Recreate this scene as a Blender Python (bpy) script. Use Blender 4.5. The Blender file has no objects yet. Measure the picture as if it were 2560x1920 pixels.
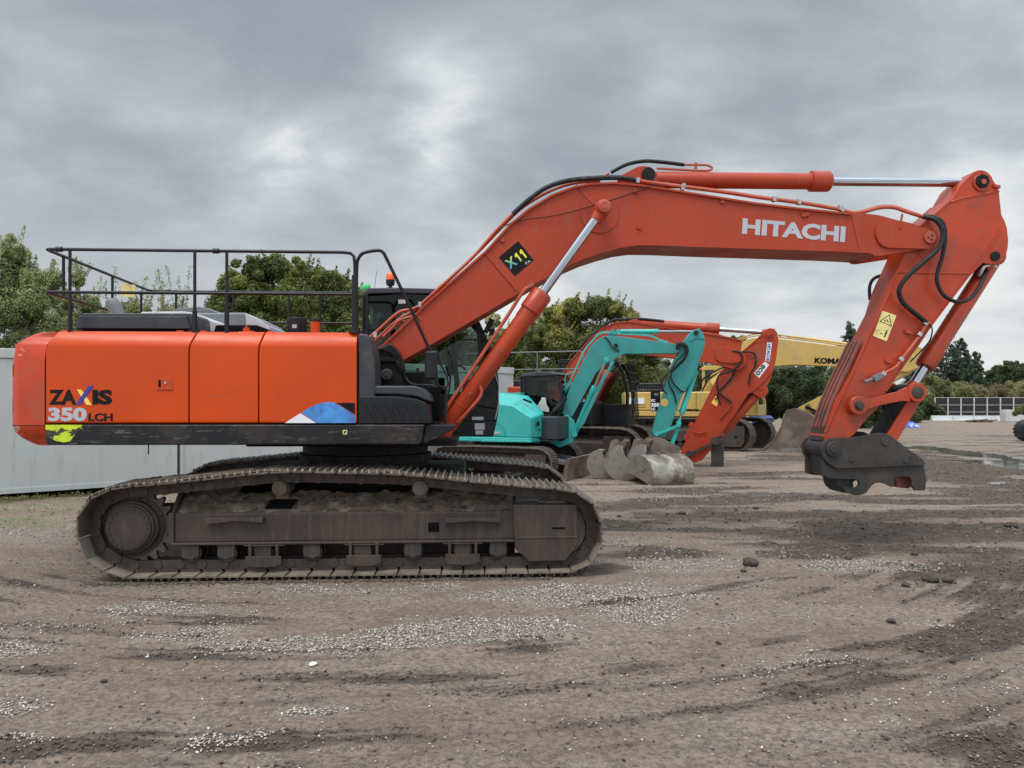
import bpy, bmesh, math, random
import numpy as np
from mathutils import Vector, Matrix

# ------------------------------------------------------------------ camera, sky, sun, exposure
F_PX, HY, CAM_H = 1920.0, 1004.0, 1.658      # focal length and horizon row of a 2560x1920 frame
scn = bpy.context.scene
cd = bpy.data.cameras.new('camera')
cam = bpy.data.objects.new('camera', cd)
scn.collection.objects.link(cam)
cam.location = (0, 0, CAM_H)
cam.rotation_euler = (math.radians(90), 0, 0)
cd.sensor_width = 36.0
cd.lens = 36.0 * F_PX / 2560.0
cd.shift_y = (HY - 960.0) / 2560.0
cd.clip_start, cd.clip_end = 0.1, 3000.0
scn.camera = cam

SUN_EL, SUN_AZ = math.radians(62), math.radians(215)   # azimuth clockwise from +Y
world = bpy.data.worlds.new('World'); scn.world = world
world.use_nodes = True
def build_sky():
    nt = world.node_tree; N = nt.nodes; L = nt.links; N.clear()
    def nd(t, **k):
        n = N.new(t)
        for a, b in k.items(): setattr(n, a, b)
        return n
    def math_(op, a, b=None, c=None, clamp=False):
        n = nd('ShaderNodeMath', operation=op, use_clamp=clamp)
        for i, v in enumerate((a, b, c)):
            if v is None: continue
            if isinstance(v, (int, float)): n.inputs[i].default_value = v
            else: L.new(v, n.inputs[i])
        return n.outputs[0]
    def mixc(f, a, b):
        n = nd('ShaderNodeMix', data_type='RGBA')
        for s, v in ((n.inputs[0], f), (n.inputs[6], a), (n.inputs[7], b)):
            if isinstance(v, tuple): s.default_value = v + (1,)
            elif isinstance(v, (int, float)): s.default_value = v
            else: L.new(v, s)
        return n.outputs[2]
    tc = nd('ShaderNodeTexCoord')
    sky = nd('ShaderNodeTexSky', sky_type='NISHITA', sun_disc=False, sun_elevation=SUN_EL, sun_rotation=SUN_AZ,
             air_density=1.0, dust_density=3.0)
    sep = nd('ShaderNodeSeparateXYZ'); L.new(tc.outputs['Generated'], sep.inputs[0])
    x, y, z = sep.outputs
    zc = math_('MAXIMUM', z, 0.0)
    inv = math_('DIVIDE', 1.0, math_('ADD', zc, 0.30))
    cmb = nd('ShaderNodeCombineXYZ')
    L.new(math_('MULTIPLY', x, inv), cmb.inputs[0]); L.new(math_('MULTIPLY', y, inv), cmb.inputs[1])
    def noise(scale, detail, rough, off, dist=0.0):
        mp = nd('ShaderNodeMapping'); mp.inputs['Location'].default_value = off
        mp.inputs['Scale'].default_value = (1.0, 1.15, 1)
        L.new(cmb.outputs[0], mp.inputs[0])
        n = nd('ShaderNodeTexNoise'); L.new(mp.outputs[0], n.inputs['Vector'])
        n.inputs['Scale'].default_value = scale; n.inputs['Detail'].default_value = detail
        n.inputs['Roughness'].default_value = rough; n.inputs['Distortion'].default_value = dist
        return n.outputs[0]
    big = noise(1.0, 3, 0.5, (3.1, 7.7, 0), 0.2)
    mid = noise(3.1, 6, 0.54, (1.3, 2.2, 4), 0.35)
    fine = noise(9.0, 6, 0.55, (8.0, 1.0, 2), 0.1)
    v = math_('ADD', math_('MULTIPLY', big, 0.50), math_('MULTIPLY', mid, 0.46))
    v = math_('ADD', math_('SUBTRACT', math_('ADD', v, math_('MULTIPLY', fine, 0.12)), math_('MULTIPLY', zc, 0.20)), 0.045)         # about 0.6 in the middle
    def spot(px, py, width, amt):
        d = Vector(((px - 1280) / F_PX, 1.0, (HY - py) / F_PX)).normalized()
        dn = nd('ShaderNodeVectorMath', operation='DOT_PRODUCT'); L.new(tc.outputs['Generated'], dn.inputs[0])
        dn.inputs[1].default_value = d
        c = 1 - math.cos(math.radians(width))
        t = math_('SUBTRACT', 1.0, math_('DIVIDE', math_('SUBTRACT', 1.0, dn.outputs['Value']), c), clamp=True)
        t = math_('MULTIPLY', math_('MULTIPLY', t, t), math_('ADD', .30, math_('MULTIPLY', mid, 1.4)))
        return math_('MULTIPLY', t, amt)
    for s in ((1120, 290, 7, .11), (800, 400, 6, .17), (1080, 340, 9, .16), (640, 410, 5, .13), (400, 400, 6, .08), (500, 260, 7, .05), (300, 480, 4, .06), (60, 370, 5, .05), (1100, 420, 4, .10), (1300, 730, 8, .10), (1900, 540, 9, .09),
              (2480, 560, 9, .10), (2420, 830, 9, .26), (2050, 880, 9, .12), (1650, 640, 8, .08), (1300, 700, 6, .08), (1750, 100, 8, .03), (2480, 230, 9, .04),
              (700, 130, 17, -.07), (150, 700, 14, -.03), (1350, 200, 9, -.03), (1500, 330, 8, -.02), (1800, 700, 9, -.02)):
        v = math_('ADD', v, spot(*s))
    ramp = nd('ShaderNodeValToRGB'); L.new(v, ramp.inputs[0])
    cr = ramp.color_ramp; cr.interpolation = 'B_SPLINE'
    cols = [(0.34, (.290, .338, .390)), (0.45, (.355, .405, .458)), (0.55, (.445, .495, .54)), (0.65, (.59, .635, .665)),
            (0.74, (.82, .85, .86)), (0.86, (.99, 1.0, .98))]
    cr.elements[0].position = cols[0][0]; cr.elements[0].color = cols[0][1] + (1,)
    cr.elements[1].position = cols[-1][0]; cr.elements[1].color = cols[-1][1] + (1,)
    for p, c in cols[1:-1]:
        e = cr.elements.new(p); e.color = c + (1,)
    col = ramp.outputs[0]
    # brighter veil close to the horizon
    hz = math_('SUBTRACT', 1.0, math_('DIVIDE', zc, 0.30), clamp=True)
    col = mixc(math_('MULTIPLY', hz, 0.62), col, (.70, .73, .74))
    # an overcast sky is brightest overhead and on the side of the hidden sun (behind the camera)
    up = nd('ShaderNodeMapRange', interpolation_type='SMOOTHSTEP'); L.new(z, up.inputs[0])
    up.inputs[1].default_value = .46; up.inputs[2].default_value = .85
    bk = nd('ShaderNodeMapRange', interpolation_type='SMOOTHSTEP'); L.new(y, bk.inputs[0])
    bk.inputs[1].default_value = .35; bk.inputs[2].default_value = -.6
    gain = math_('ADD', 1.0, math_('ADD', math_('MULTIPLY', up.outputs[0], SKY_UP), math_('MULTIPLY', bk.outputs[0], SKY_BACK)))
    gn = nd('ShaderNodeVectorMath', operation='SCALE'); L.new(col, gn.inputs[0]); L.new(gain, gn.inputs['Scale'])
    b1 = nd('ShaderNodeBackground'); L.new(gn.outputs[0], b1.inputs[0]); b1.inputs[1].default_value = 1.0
    b2 = nd('ShaderNodeBackground'); L.new(sky.outputs[0], b2.inputs[0]); b2.inputs[1].default_value = 0.1
    mx = nd('ShaderNodeMixShader'); mx.inputs[0].default_value = 0.94
    L.new(b2.outputs[0], mx.inputs[1]); L.new(b1.outputs[0], mx.inputs[2])
    out = nd('ShaderNodeOutputWorld'); L.new(mx.outputs[0], out.inputs[0])
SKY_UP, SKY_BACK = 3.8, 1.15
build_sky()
sl = bpy.data.lights.new('sun', 'SUN'); sl.energy = 1.9; sl.angle = math.radians(22); sl.color = (1, .935, .85)
sun = bpy.data.objects.new('sun', sl); scn.collection.objects.link(sun)
sdir = Vector((math.sin(SUN_AZ) * math.cos(SUN_EL), math.cos(SUN_AZ) * math.cos(SUN_EL), math.sin(SUN_EL)))
sun.rotation_euler = sdir.to_track_quat('Z', 'Y').to_euler()
sun.location = (0, 0, 30)
vs = scn.view_settings
vs.view_transform = 'Standard'; vs.look = 'None'; vs.gamma = 1.0; vs.exposure = 0.0; vs.use_curve_mapping = False
scn.render.film_transparent = False
try:
    scn.cycles.use_denoising = True
    scn.cycles.max_bounces = 8; scn.cycles.transparent_max_bounces = 24
    scn.cycles.sample_clamp_indirect = 6.0
except Exception: pass
rnd = random.Random(7)

# ------------------------------------------------------------------ small helpers
COL = scn.collection
def link(o, parent=None):
    COL.objects.link(o)
    if parent is not None: o.parent = parent
    return o
def props(o, label=None, category=None, group=None, kind=None):
    for k, v in (('label', label), ('category', category), ('group', group), ('kind', kind)):
        if v: o[k] = v
    return o
def thing(name, label, category, loc=(0, 0, 0), rz=0.0, group=None):
    o = bpy.data.objects.new(name, None); o.empty_display_size = 0.3
    link(o); o.location = loc; o.rotation_euler = (0, 0, rz)
    return props(o, label, category, group)

class MB:
    """collects shapes in a vertex/face list and links them as one mesh object"""
    def __init__(s): s.v = []; s.f = []; s.m = []; s.cur = 0
    def add(s, vs, fs):
        b = len(s.v); s.v.extend([tuple(p) for p in vs])
        for f in fs: s.f.append([b + i for i in f]); s.m.append(s.cur)
        return s
    def box(s, x0, x1, y0, y1, z0, z1):
        v = [(x, y, z) for x in (x0, x1) for y in (y0, y1) for z in (z0, z1)]
        return s.add(v, [(0, 1, 3, 2), (4, 6, 7, 5), (0, 4, 5, 1), (2, 3, 7, 6), (0, 2, 6, 4), (1, 5, 7, 3)])
    def obox(s, c, ax, ay, az, hx, hy, hz):
        c = Vector(c); ax = Vector(ax).normalized(); ay = Vector(ay).normalized(); az = Vector(az).normalized()
        v = [c + ax * i * hx + ay * j * hy + az * k * hz for i in (-1, 1) for j in (-1, 1) for k in (-1, 1)]
        return s.add(v, [(0, 1, 3, 2), (4, 6, 7, 5), (0, 4, 5, 1), (2, 3, 7, 6), (0, 2, 6, 4), (1, 5, 7, 3)])
    def prism(s, poly, y0, y1):
        """poly: (x,z) outline; extruded from y0 to y1"""
        a = sum(poly[i][0] * poly[(i + 1) % len(poly)][1] - poly[(i + 1) % len(poly)][0] * poly[i][1] for i in range(len(poly)))
        if a < 0: poly = poly[::-1]
        n = len(poly)
        v = [(p[0], y0, p[1]) for p in poly] + [(p[0], y1, p[1]) for p in poly]
        f = [tuple(range(n)), tuple(range(2 * n - 1, n - 1, -1))]
        f += [(i, i + n, (i + 1) % n + n, (i + 1) % n) for i in range(n)]
        return s.add(v, f)
    def sheet(s, poly, y):
        return s.add([(p[0], y, p[1]) for p in poly], [tuple(range(len(poly)))])
    def prismx(s, poly, x0, x1):
        """poly: (y,z) outline; extruded along x"""
        n = len(poly)
        v = [(x0, p[0], p[1]) for p in poly] + [(x1, p[0], p[1]) for p in poly]
        f = [tuple(range(n - 1, -1, -1)), tuple(range(n, 2 * n))]
        f += [(i, (i + 1) % n, (i + 1) % n + n, i + n) for i in range(n)]
        return s.add(v, f)
    def prismz(s, poly, z0, z1):
        n = len(poly)
        v = [(p[0], p[1], z0) for p in poly] + [(p[0], p[1], z1) for p in poly]
        f = [tuple(range(n - 1, -1, -1)), tuple(range(n, 2 * n))]
        f += [(i, (i + 1) % n, (i + 1) % n + n, i + n) for i in range(n)]
        return s.add(v, f)
    def turn(s, p0, axis, prof, seg=24):
        """surface of revolution: prof = [(t along axis, radius)...]"""
        p0 = Vector(p0); ax = Vector(axis).normalized()
        u = ax.orthogonal().normalized(); w = ax.cross(u)
        vs_, fs = [], []
        for t, r in prof:
            for k in range(seg):
                a = 2 * math.pi * k / seg
                vs_.append(p0 + ax * t + (u * math.cos(a) + w * math.sin(a)) * max(r, 1e-4))
        for j in range(len(prof) - 1):
            for k in range(seg):
                a = j * seg + k; b = j * seg + (k + 1) % seg
                fs.append((a, b, b + seg, a + seg))
        if prof[0][1] > 1e-3: fs.append(tuple(range(seg - 1, -1, -1)))
        if prof[-1][1] > 1e-3: fs.append(tuple(range((len(prof) - 1) * seg, len(prof) * seg)))
        return s.add(vs_, fs)
    def cyl(s, p0, p1, r0, r1=None, seg=24):
        p0 = Vector(p0); p1 = Vector(p1); r1 = r0 if r1 is None else r1
        return s.turn(p0, p1 - p0, [(0, r0), ((p1 - p0).length, r1)], seg)
    def tube(s, pts, r, seg=8, smooth=0, closed=False):
        pts = [Vector(p) for p in pts]
        if smooth: pts = catmull(pts, smooth)
        n = len(pts); rr = r if isinstance(r, (list, tuple)) else [r] * n
        if len(rr) != n: rr = [rr[0] + (rr[-1] - rr[0]) * i / (n - 1) for i in range(n)]
        u = None; vs_ = []
        for i, p in enumerate(pts):
            t = (pts[min(i + 1, n - 1)] - pts[max(i - 1, 0)]).normalized()
            u = t.orthogonal().normalized() if u is None else (u - t * u.dot(t)).normalized()
            w = t.cross(u)
            for k in range(seg):
                a = 2 * math.pi * k / seg
                vs_.append(p + (u * math.cos(a) + w * math.sin(a)) * rr[i])
        fs = [(i * seg + k, i * seg + (k + 1) % seg, (i + 1) * seg + (k + 1) % seg, (i + 1) * seg + k)
              for i in range(n - 1) for k in range(seg)]
        fs += [tuple(range(seg - 1, -1, -1)), tuple(range((n - 1) * seg, n * seg))]
        return s.add(vs_, fs)
    def loft(s, rings, cap=True):
        """rings: equal-length closed vertex loops"""
        n = len(rings[0]); vs_ = [p for r in rings for p in r]
        fs = [(j * n + k, j * n + (k + 1) % n, (j + 1) * n + (k + 1) % n, (j + 1) * n + k)
              for j in range(len(rings) - 1) for k in range(n)]
        if cap: fs += [tuple(range(n - 1, -1, -1)), tuple(range((len(rings) - 1) * n, len(rings) * n))]
        return s.add(vs_, fs)
    def build(s, name, mats, parent=None, bevel=0.0, seg=2, smooth=35, loc=None, label=None):
        me = bpy.data.meshes.new(name)
        me.from_pydata([tuple(p) for p in s.v], [], s.f)
        mats = mats if isinstance(mats, (list, tuple)) else [mats]
        for m in mats: me.materials.append(m)
        if len(mats) > 1: me.polygons.foreach_set('material_index', s.m)
        bm = bmesh.new(); bm.from_mesh(me); bmesh.ops.recalc_face_normals(bm, faces=bm.faces); bm.to_mesh(me); bm.free()
        if smooth:
            me.polygons.foreach_set('use_smooth', [True] * len(me.polygons))
            me.set_sharp_from_angle(angle=math.radians(smooth))
        me.update()
        o = link(bpy.data.objects.new(name, me), parent)
        if bevel:
            b = o.modifiers.new('bevel', 'BEVEL'); b.width = bevel; b.segments = seg
            b.limit_method = 'ANGLE'; b.angle_limit = math.radians(40); b.harden_normals = True
        if loc: o.location = loc
        if label: o['label'] = label
        return o

def split_loose(o):
    """every separate piece of a mesh becomes an object of its own, same name"""
    bm = bmesh.new(); bm.from_mesh(o.data); bm.verts.ensure_lookup_table(); seen = set(); comps = []
    for v in bm.verts:
        if v.index in seen: continue
        st = [v]; c = set([v.index])
        while st:
            a = st.pop()
            for e in a.link_edges:
                w = e.other_vert(a)
                if w.index not in c: c.add(w.index); st.append(w)
        seen |= c; comps.append(c)
    bm.free()
    if len(comps) < 2: return [o]
    me = o.data; out = []
    for c in comps:
        ids = sorted(c); mp = {k: i for i, k in enumerate(ids)}
        fs = [p for p in me.polygons if p.vertices[0] in c]
        m = bpy.data.meshes.new(o.name); m.from_pydata([tuple(me.vertices[k].co) for k in ids], [], [[mp[k] for k in p.vertices] for p in fs])
        for mt in me.materials: m.materials.append(mt)
        for a, b_ in zip(m.polygons, fs): a.use_smooth = b_.use_smooth; a.material_index = b_.material_index
        m.set_sharp_from_angle(angle=math.radians(35))
        n = o.copy(); n.data = m; COL.objects.link(n); out.append(n)
    bpy.data.objects.remove(o)
    return out

def catmull(pts, k):
    out = []; n = len(pts)
    for i in range(n - 1):
        p0 = pts[max(i - 1, 0)]; p1 = pts[i]; p2 = pts[i + 1]; p3 = pts[min(i + 2, n - 1)]
        for j in range(k):
            t = j / k
            out.append(0.5 * ((2 * p1) + (p2 - p0) * t + (2 * p0 - 5 * p1 + 4 * p2 - p3) * t * t + (3 * p1 - p0 - 3 * p2 + p3) * t ** 3))
    out.append(pts[-1]); return out
def smooth2(pts, k=4):
    return [(p.x, p.y) for p in catmull([Vector((a, b, 0)) for a, b in pts], k)]

class Frame:
    """the own axes of a machine: x forward, y away from the camera side, z up"""
    def __init__(s, ox, oy, deg):
        s.ox, s.oy, s.a = ox, oy, math.radians(deg); s.c, s.s = math.cos(s.a), math.sin(s.a)
    def P(s, px, py, yl):
        dx, dz = (px - 1280) / F_PX, (HY - py) / F_PX
        # point t*(dx,1) with local y == yl
        t = (yl + (-s.s * s.ox + s.c * s.oy)) / (-s.s * dx + s.c)
        X, Y = t * dx - s.ox, t - s.oy
        return Vector((s.c * X + s.s * Y, yl, CAM_H + t * dz))
    def xz(s, pts, yl): 
        r = [s.P(a, b, yl) for a, b in pts]; return [(p.x, p.z) for p in r]
    def G(s, px, py):
        """a point of the ground, in world axes"""
        t = CAM_H * F_PX / (py - HY); return ((px - 1280) / F_PX * t, t)

def text_on(body, mat, parent, p0, ux, uz, w, h, n, t=0.002, bold=0.0, name='lettering', fit=True, label=None, shear=0.0, spacing=1.0):
    """flat lettering standing on a surface: p0 lower left corner, ux reading direction, uz up, n out of the surface"""
    cu = bpy.data.curves.new('txt', 'FONT'); cu.body = body; cu.offset = bold; cu.extrude = 0.5; cu.shear = shear
    cu.space_character = spacing; cu.resolution_u = 3
    ob = bpy.data.objects.new('txt', cu); COL.objects.link(ob)
    dg = bpy.context.evaluated_depsgraph_get()
    me = bpy.data.meshes.new_from_object(ob.evaluated_get(dg))
    bpy.data.objects.remove(ob); bpy.data.curves.remove(cu)
    co = np.array([v.co[:] for v in me.vertices]); mn, mxx = co.min(0), co.max(0)
    p0 = Vector(p0); ux = Vector(ux).normalized(); uz = Vector(uz).normalized(); n = Vector(n).normalized()
    for v in me.vertices:
        q = v.co
        v.co = p0 + ux * ((q.x - mn[0]) / (mxx[0] - mn[0]) * w) + uz * ((q.y - mn[1]) / (mxx[1] - mn[1]) * h) + n * (t if q.z > 0 else 0.0005)
    me.materials.clear(); me.materials.append(mat)
    for p in me.polygons: p.material_index = 0; p.use_smooth = False
    o = link(bpy.data.objects.new(name, me), parent)
    if label: o['label'] = label
    return o

# ------------------------------------------------------------------ materials
def mk(name, col, rough=0.5, metal=0.0, var=0.12, vscale=3.0, dirt=None, damt=0.0, dscale=2.5, bump=0.0, bscale=40.0,
       coat=0.0, pos=False, streak=False, spec=0.5, chips=None, camt=0.0, cst=(1, 1, 1.8), cscale=14.0, rvar=0.1, sheen=None):
    m = bpy.data.materials.new(name); m.use_nodes = True
    nt = m.node_tree; N, L = nt.nodes, nt.links
    bs = N['Principled BSDF']
    if pos: vec = N.new('ShaderNodeNewGeometry').outputs['Position']
    else: vec = N.new('ShaderNodeTexCoord').outputs['Object']
    def noise(sc, det=5, ro=0.6, stretch=None):
        n = N.new('ShaderNodeTexNoise'); n.inputs['Scale'].default_value = sc
        n.inputs['Detail'].default_value = det; n.inputs['Roughness'].default_value = ro
        if stretch:
            mp = N.new('ShaderNodeMapping'); mp.inputs['Scale'].default_value = stretch; L.new(vec, mp.inputs[0]); L.new(mp.outputs[0], n.inputs['Vector'])
        else: L.new(vec, n.inputs['Vector'])
        return n.outputs[0]
    def ramp(src, a, b, va=0.0, vb=1.0):
        r = N.new('ShaderNodeMapRange'); r.interpolation_type = 'SMOOTHSTEP'
        L.new(src, r.inputs[0]); r.inputs[1].default_value = a; r.inputs[2].default_value = b
        r.inputs[3].default_value = va; r.inputs[4].default_value = vb; return r.outputs[0]
    def mix(f, a, b):
        n = N.new('ShaderNodeMix'); n.data_type = 'RGBA'; L.new(f, n.inputs[0])
        for s, v in ((n.inputs[6], a), (n.inputs[7], b)):
            if isinstance(v, tuple): s.default_value = v[:3] + (1,)
            else: L.new(v, s)
        return n.outputs[2]
    lo = tuple(c * (1 - var) for c in col); hi = tuple(min(1, c * (1 + var)) for c in col)
    c = mix(ramp(noise(vscale), .3, .7), lo, hi)
    if dirt:
        st = (7.0, 7.0, 0.9) if streak else None
        c = mix(ramp(noise(dscale, 8, .68, st), .60 - damt * .40, .76 - damt * .40, 0, min(1, .55 + damt)), c, dirt)
    if chips:
        c = mix(ramp(noise(cscale, 10, .74, cst), .645 - camt * .5, .665 - camt * .5), c, chips)
    L.new(c, bs.inputs['Base Color'])
    L.new(ramp(noise(vscale * 2.3), .3, .7, max(.02, rough - rvar), min(1, rough + rvar)), bs.inputs['Roughness'])
    bs.inputs['Metallic'].default_value = metal
    bs.inputs['Coat Weight'].default_value = coat
    bs.inputs['Coat Roughness'].default_value = 0.15
    bs.inputs['Specular IOR Level'].default_value = spec
    if bump:
        b = N.new('ShaderNodeBump'); b.inputs['Strength'].default_value = bump; b.inputs['Distance'].default_value = 0.02
        L.new(noise(bscale, 6, .65), b.inputs['Height']); L.new(b.outputs[0], bs.inputs['Normal'])
    return m
MUD = (.085, .068, .052); DUST = (.20, .17, .14)
M = {}
M['body'] = mk('orange_paint', (.53, .056, .004), .32, spec=.25, var=.06, vscale=1.2, coat=.03, bump=.02, bscale=1.2, dirt=(.43, .058, .018), damt=.14, dscale=1.4, rvar=.06)
M['body_worn'] = mk('worn_orange_paint', (.46, .042, .009), .38, spec=.35, var=.12, vscale=2, chips=(.42, .30, .24), camt=.06, cscale=5, dirt=(.34, .07, .03), damt=.3, dscale=3)
M['boom'] = mk('faded_orange_paint', (.345, .040, .013), .45, spec=.3, var=.08, vscale=.8, dirt=(.29, .062, .032), damt=.24, chips=(.16,.07,.04), camt=.01, dscale=2.2, streak=True, bump=.02, bscale=3)
M['arm'] = mk('arm_orange_paint', (.38, .040, .010), .40, spec=.35, var=.13, vscale=1.5, coat=.05, dirt=(.22, .05, .028), damt=.22, dscale=2.5, chips=(.16, .07, .045), camt=.05)
M['pipe'] = mk('orange_pipe', (.38, .060, .024), .38, var=.15, vscale=6, dirt=(.22, .10, .07), damt=.2, dscale=9)
M['black'] = mk('black_plastic', (.009, .010, .012), .42, spec=.3, var=.15, vscale=4, dirt=(.03, .028, .026), damt=.15, bump=.06, bscale=150)
M['deckblack'] = mk('scuffed_black_paint', (.010, .011, .013), .38, spec=.3, var=.2, vscale=3, chips=(.11, .10, .095), camt=.12, cscale=2.2, cst=(1.4, 1.4, 16), dirt=(.04, .028, .022), damt=.25, dscale=3, bump=.05, bscale=25)
M['slate'] = mk('slate_plastic', (.024, .029, .036), .45, var=.1, vscale=3, dirt=(.10, .095, .09), damt=.12, bump=.04, bscale=160)
M['hood'] = mk('grey_hood_paint', (.14, .15, .165), .45, var=.08, vscale=2, dirt=(.13, .12, .11), damt=.15)
M['hoodlight'] = mk('light_grey_paint', (.42, .43, .44), .5, var=.08, vscale=3, dirt=(.2, .19, .18), damt=.15)
M['rail'] = mk('black_rail_paint', (.010, .009, .011), .36, spec=.3, var=.2, vscale=8)
M['rubber'] = mk('hose_rubber', (.011, .011, .012), .55, spec=.3, var=.25, vscale=10, dirt=(.06, .055, .05), damt=.15, dscale=8)
M['chrome'] = mk('chromed_rod', (.36, .37, .40), .14, metal=1.0, var=.04, rvar=.03)
M['steel'] = mk('bare_steel', (.42, .41, .40), .35, metal=.9, var=.15, vscale=9)
M['frame'] = mk('muddy_track_frame', (.054, .041, .035), .62, spec=.25, var=.16, vscale=2.5, dirt=(.078, .061, .045), damt=.30, dscale=3.2, streak=True, bump=.12, bscale=30)
M['shoe'] = mk('track_shoe_steel', (.082, .058, .042), .62, var=.25, vscale=5, pos=True, dirt=(.15, .122, .093), damt=.34, dscale=4, bump=.35, bscale=45)
M['grouser'] = mk('worn_grouser', (.17, .145, .12), .5, metal=.1, var=.2, vscale=9, pos=True, dirt=MUD, damt=.35, dscale=9)
M['chain'] = mk('track_chain_steel', (.042, .029, .022), .6, var=.3, vscale=8, dirt=(.085, .066, .05), damt=.18, bump=.3, bscale=40)
M['mud'] = mk('caked_mud', (.085, .060, .042), .85, var=.35, vscale=7, dirt=(.17, .14, .11), damt=.28, dscale=6, bump=1.0, bscale=30)
M['coupler'] = mk('dark_cast_steel', (.046, .037, .032), .55, spec=.3, var=.25, vscale=4, dirt=(.022, .027, .026), damt=.3, dscale=3, chips=(.075, .062, .052), camt=.04, bump=.2, bscale=50)
M['wear'] = mk('wear_plate_steel', (.20, .062, .044), .5, var=.2, vscale=4, dirt=(.06, .04, .035), damt=.3)
M['glass'] = None
M['dark'] = mk('dark_interior', (.004, .004, .0045), .8, var=.3, spec=.1)
M['blacksteel'] = mk('greasy_black_steel', (.009, .008, .007), .6, spec=.2, var=.4, vscale=6, dirt=(.04, .032, .028), damt=.2, bump=.2, bscale=30)  # near-black greasy steel with brown dirt
M['white'] = mk('white_vinyl', (.70, .71, .74), .4, var=.04)
M['silver'] = mk('silver_vinyl', (.40, .41, .45), .4, var=.04)
M['ink'] = mk('black_vinyl', (.005, .004, .005), .45, spec=.2, var=.1)
M['blue'] = mk('blue_vinyl', (.06, .26, .62), .35, var=.3, vscale=3, dirt=(.055, .07, .30), damt=.3, dscale=4)
M['navy'] = mk('dark_blue_vinyl', (.028, .028, .28), .35, var=.05)
M['yellowv'] = mk('yellow_vinyl', (.85, .58, .10), .4, var=.05)
M['hivis'] = mk('scuffed_hivis_vinyl', (.50, .60, .01), .45, var=.1, vscale=8, chips=(.02, .022, .015), camt=.22, cscale=3.5)
M['sticker'] = mk('warning_sticker', (.72, .60, .22), .45, var=.1, vscale=9, chips=(.5, .5, .35), camt=.1, cscale=20)
M['amber'] = mk('amber_lens', (.75, .10, .02), .2, var=.1, coat=.5)
M['green'] = mk('green_lens', (.05, .55, .16), .25, var=.1, coat=.5)
M['teal'] = mk('teal_paint', (.030, .37, .33), .36, spec=.35, var=.08, vscale=1.5, coat=.1, dirt=(.035, .26, .24), damt=.2, dscale=2.5, chips=(.10, .14, .12), camt=.02)
M['dusty'] = mk('dusty_shoe_steel', (.17, .142, .108), .75, var=.25, vscale=6, pos=True, dirt=(.085, .065, .048), damt=.30, dscale=5, bump=.35, bscale=45)
M['tealdull'] = mk('dull_teal_paint', (.020, .235, .222), .42, var=.12, vscale=2, dirt=(.10, .17, .15), damt=.25, dscale=2.5, streak=True, chips=(.12, .12, .10), camt=.05)
M['orange2'] = mk('orange_paint_second', (.37, .040, .012), .42, spec=.35, var=.1, vscale=1.3, dirt=(.27, .06, .03), damt=.22, dscale=2, chips=(.13, .07, .045), camt=.03)
M['yellow'] = mk('yellow_paint', (.50, .33, .085), .42, var=.08, vscale=1, coat=.15, dirt=(.38, .28, .14), damt=.2, dscale=1.5)
M['bucket'] = mk('worn_bucket_steel', (.20, .18, .155), .55, metal=.1, chips=(.36, .34, .30), camt=.04, cscale=8, var=.12, vscale=5, dirt=(.13, .075, .045), damt=.35, dscale=2.2, bump=.2, bscale=25)
M['bucketpale'] = mk('polished_bucket_steel', (.34, .31, .26), .45, metal=.2, var=.4, vscale=2.5, dirt=(.11, .08, .055), damt=.42, dscale=1.6, bump=.15, bscale=25)
M['bucketbrown'] = mk('brown_bucket_steel', (.125, .090, .066), .6, var=.3, vscale=2, dirt=(.17, .15, .12), damt=.35, dscale=2, bump=.2, bscale=20)
M['cabinwall'] = mk('grey_cabin_panel', (.46, .475, .46), .6, var=.035, vscale=.9, dirt=(.38, .39, .375), damt=.2, dscale=1.2, streak=True)
M['concrete'] = mk('pale_concrete', (.46, .47, .46), .8, var=.12, vscale=2, bump=.2)
M['mesh'] = mk('dark_screen_mesh', (.026, .020, .022), .9, var=.25, vscale=2)
M['galv'] = mk('galvanised_post', (.52, .53, .50), .5, metal=.2, var=.15, vscale=3)
M['tyre'] = mk('tyre_rubber', (.016, .016, .018), .7, var=.3, vscale=9, dirt=(.09, .08, .07), damt=.25)
M['deepblue'] = mk('deep_blue_paint', (.012, .02, .09), .4, var=.1)
M['binblue'] = mk('blue_bin_plastic', (.025, .05, .14), .5, var=.15)
M['tarp'] = mk('blue_tarpaulin', (.03, .09, .50), .4, var=.2, vscale=3, chips=(.55, .62, .75), camt=.18, cscale=2.5)
M['wood'] = mk('weathered_wood', (.16, .12, .09), .8, var=.3, vscale=6)
M['bark'] = mk('tree_bark', (.09, .07, .05), .9, var=.3, vscale=6)
def mk_glass():
    m = bpy.data.materials.new('cab_glass'); m.use_nodes = True
    nt = m.node_tree; N, L = nt.nodes, nt.links; N.clear()
    o = N.new('ShaderNodeOutputMaterial'); mx = N.new('ShaderNodeMixShader')
    t = N.new('ShaderNodeBsdfTransparent'); t.inputs[0].default_value = (.44, .53, .49, 1)
    g = N.new('ShaderNodeBsdfGlossy'); g.inputs['Color'].default_value = (.85, .95, .92, 1); g.inputs['Roughness'].default_value = .03
    fr = N.new('ShaderNodeFresnel'); fr.inputs[0].default_value = 1.5
    ad = N.new('ShaderNodeMath'); ad.operation = 'ADD'; ad.inputs[1].default_value = -.02; L.new(fr.outputs[0], ad.inputs[0])
    L.new(ad.outputs[0], mx.inputs[0]); L.new(t.outputs[0], mx.inputs[1]); L.new(g.outputs[0], mx.inputs[2]); L.new(mx.outputs[0], o.inputs[0])
    return m
M['glass'] = mk_glass()
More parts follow.
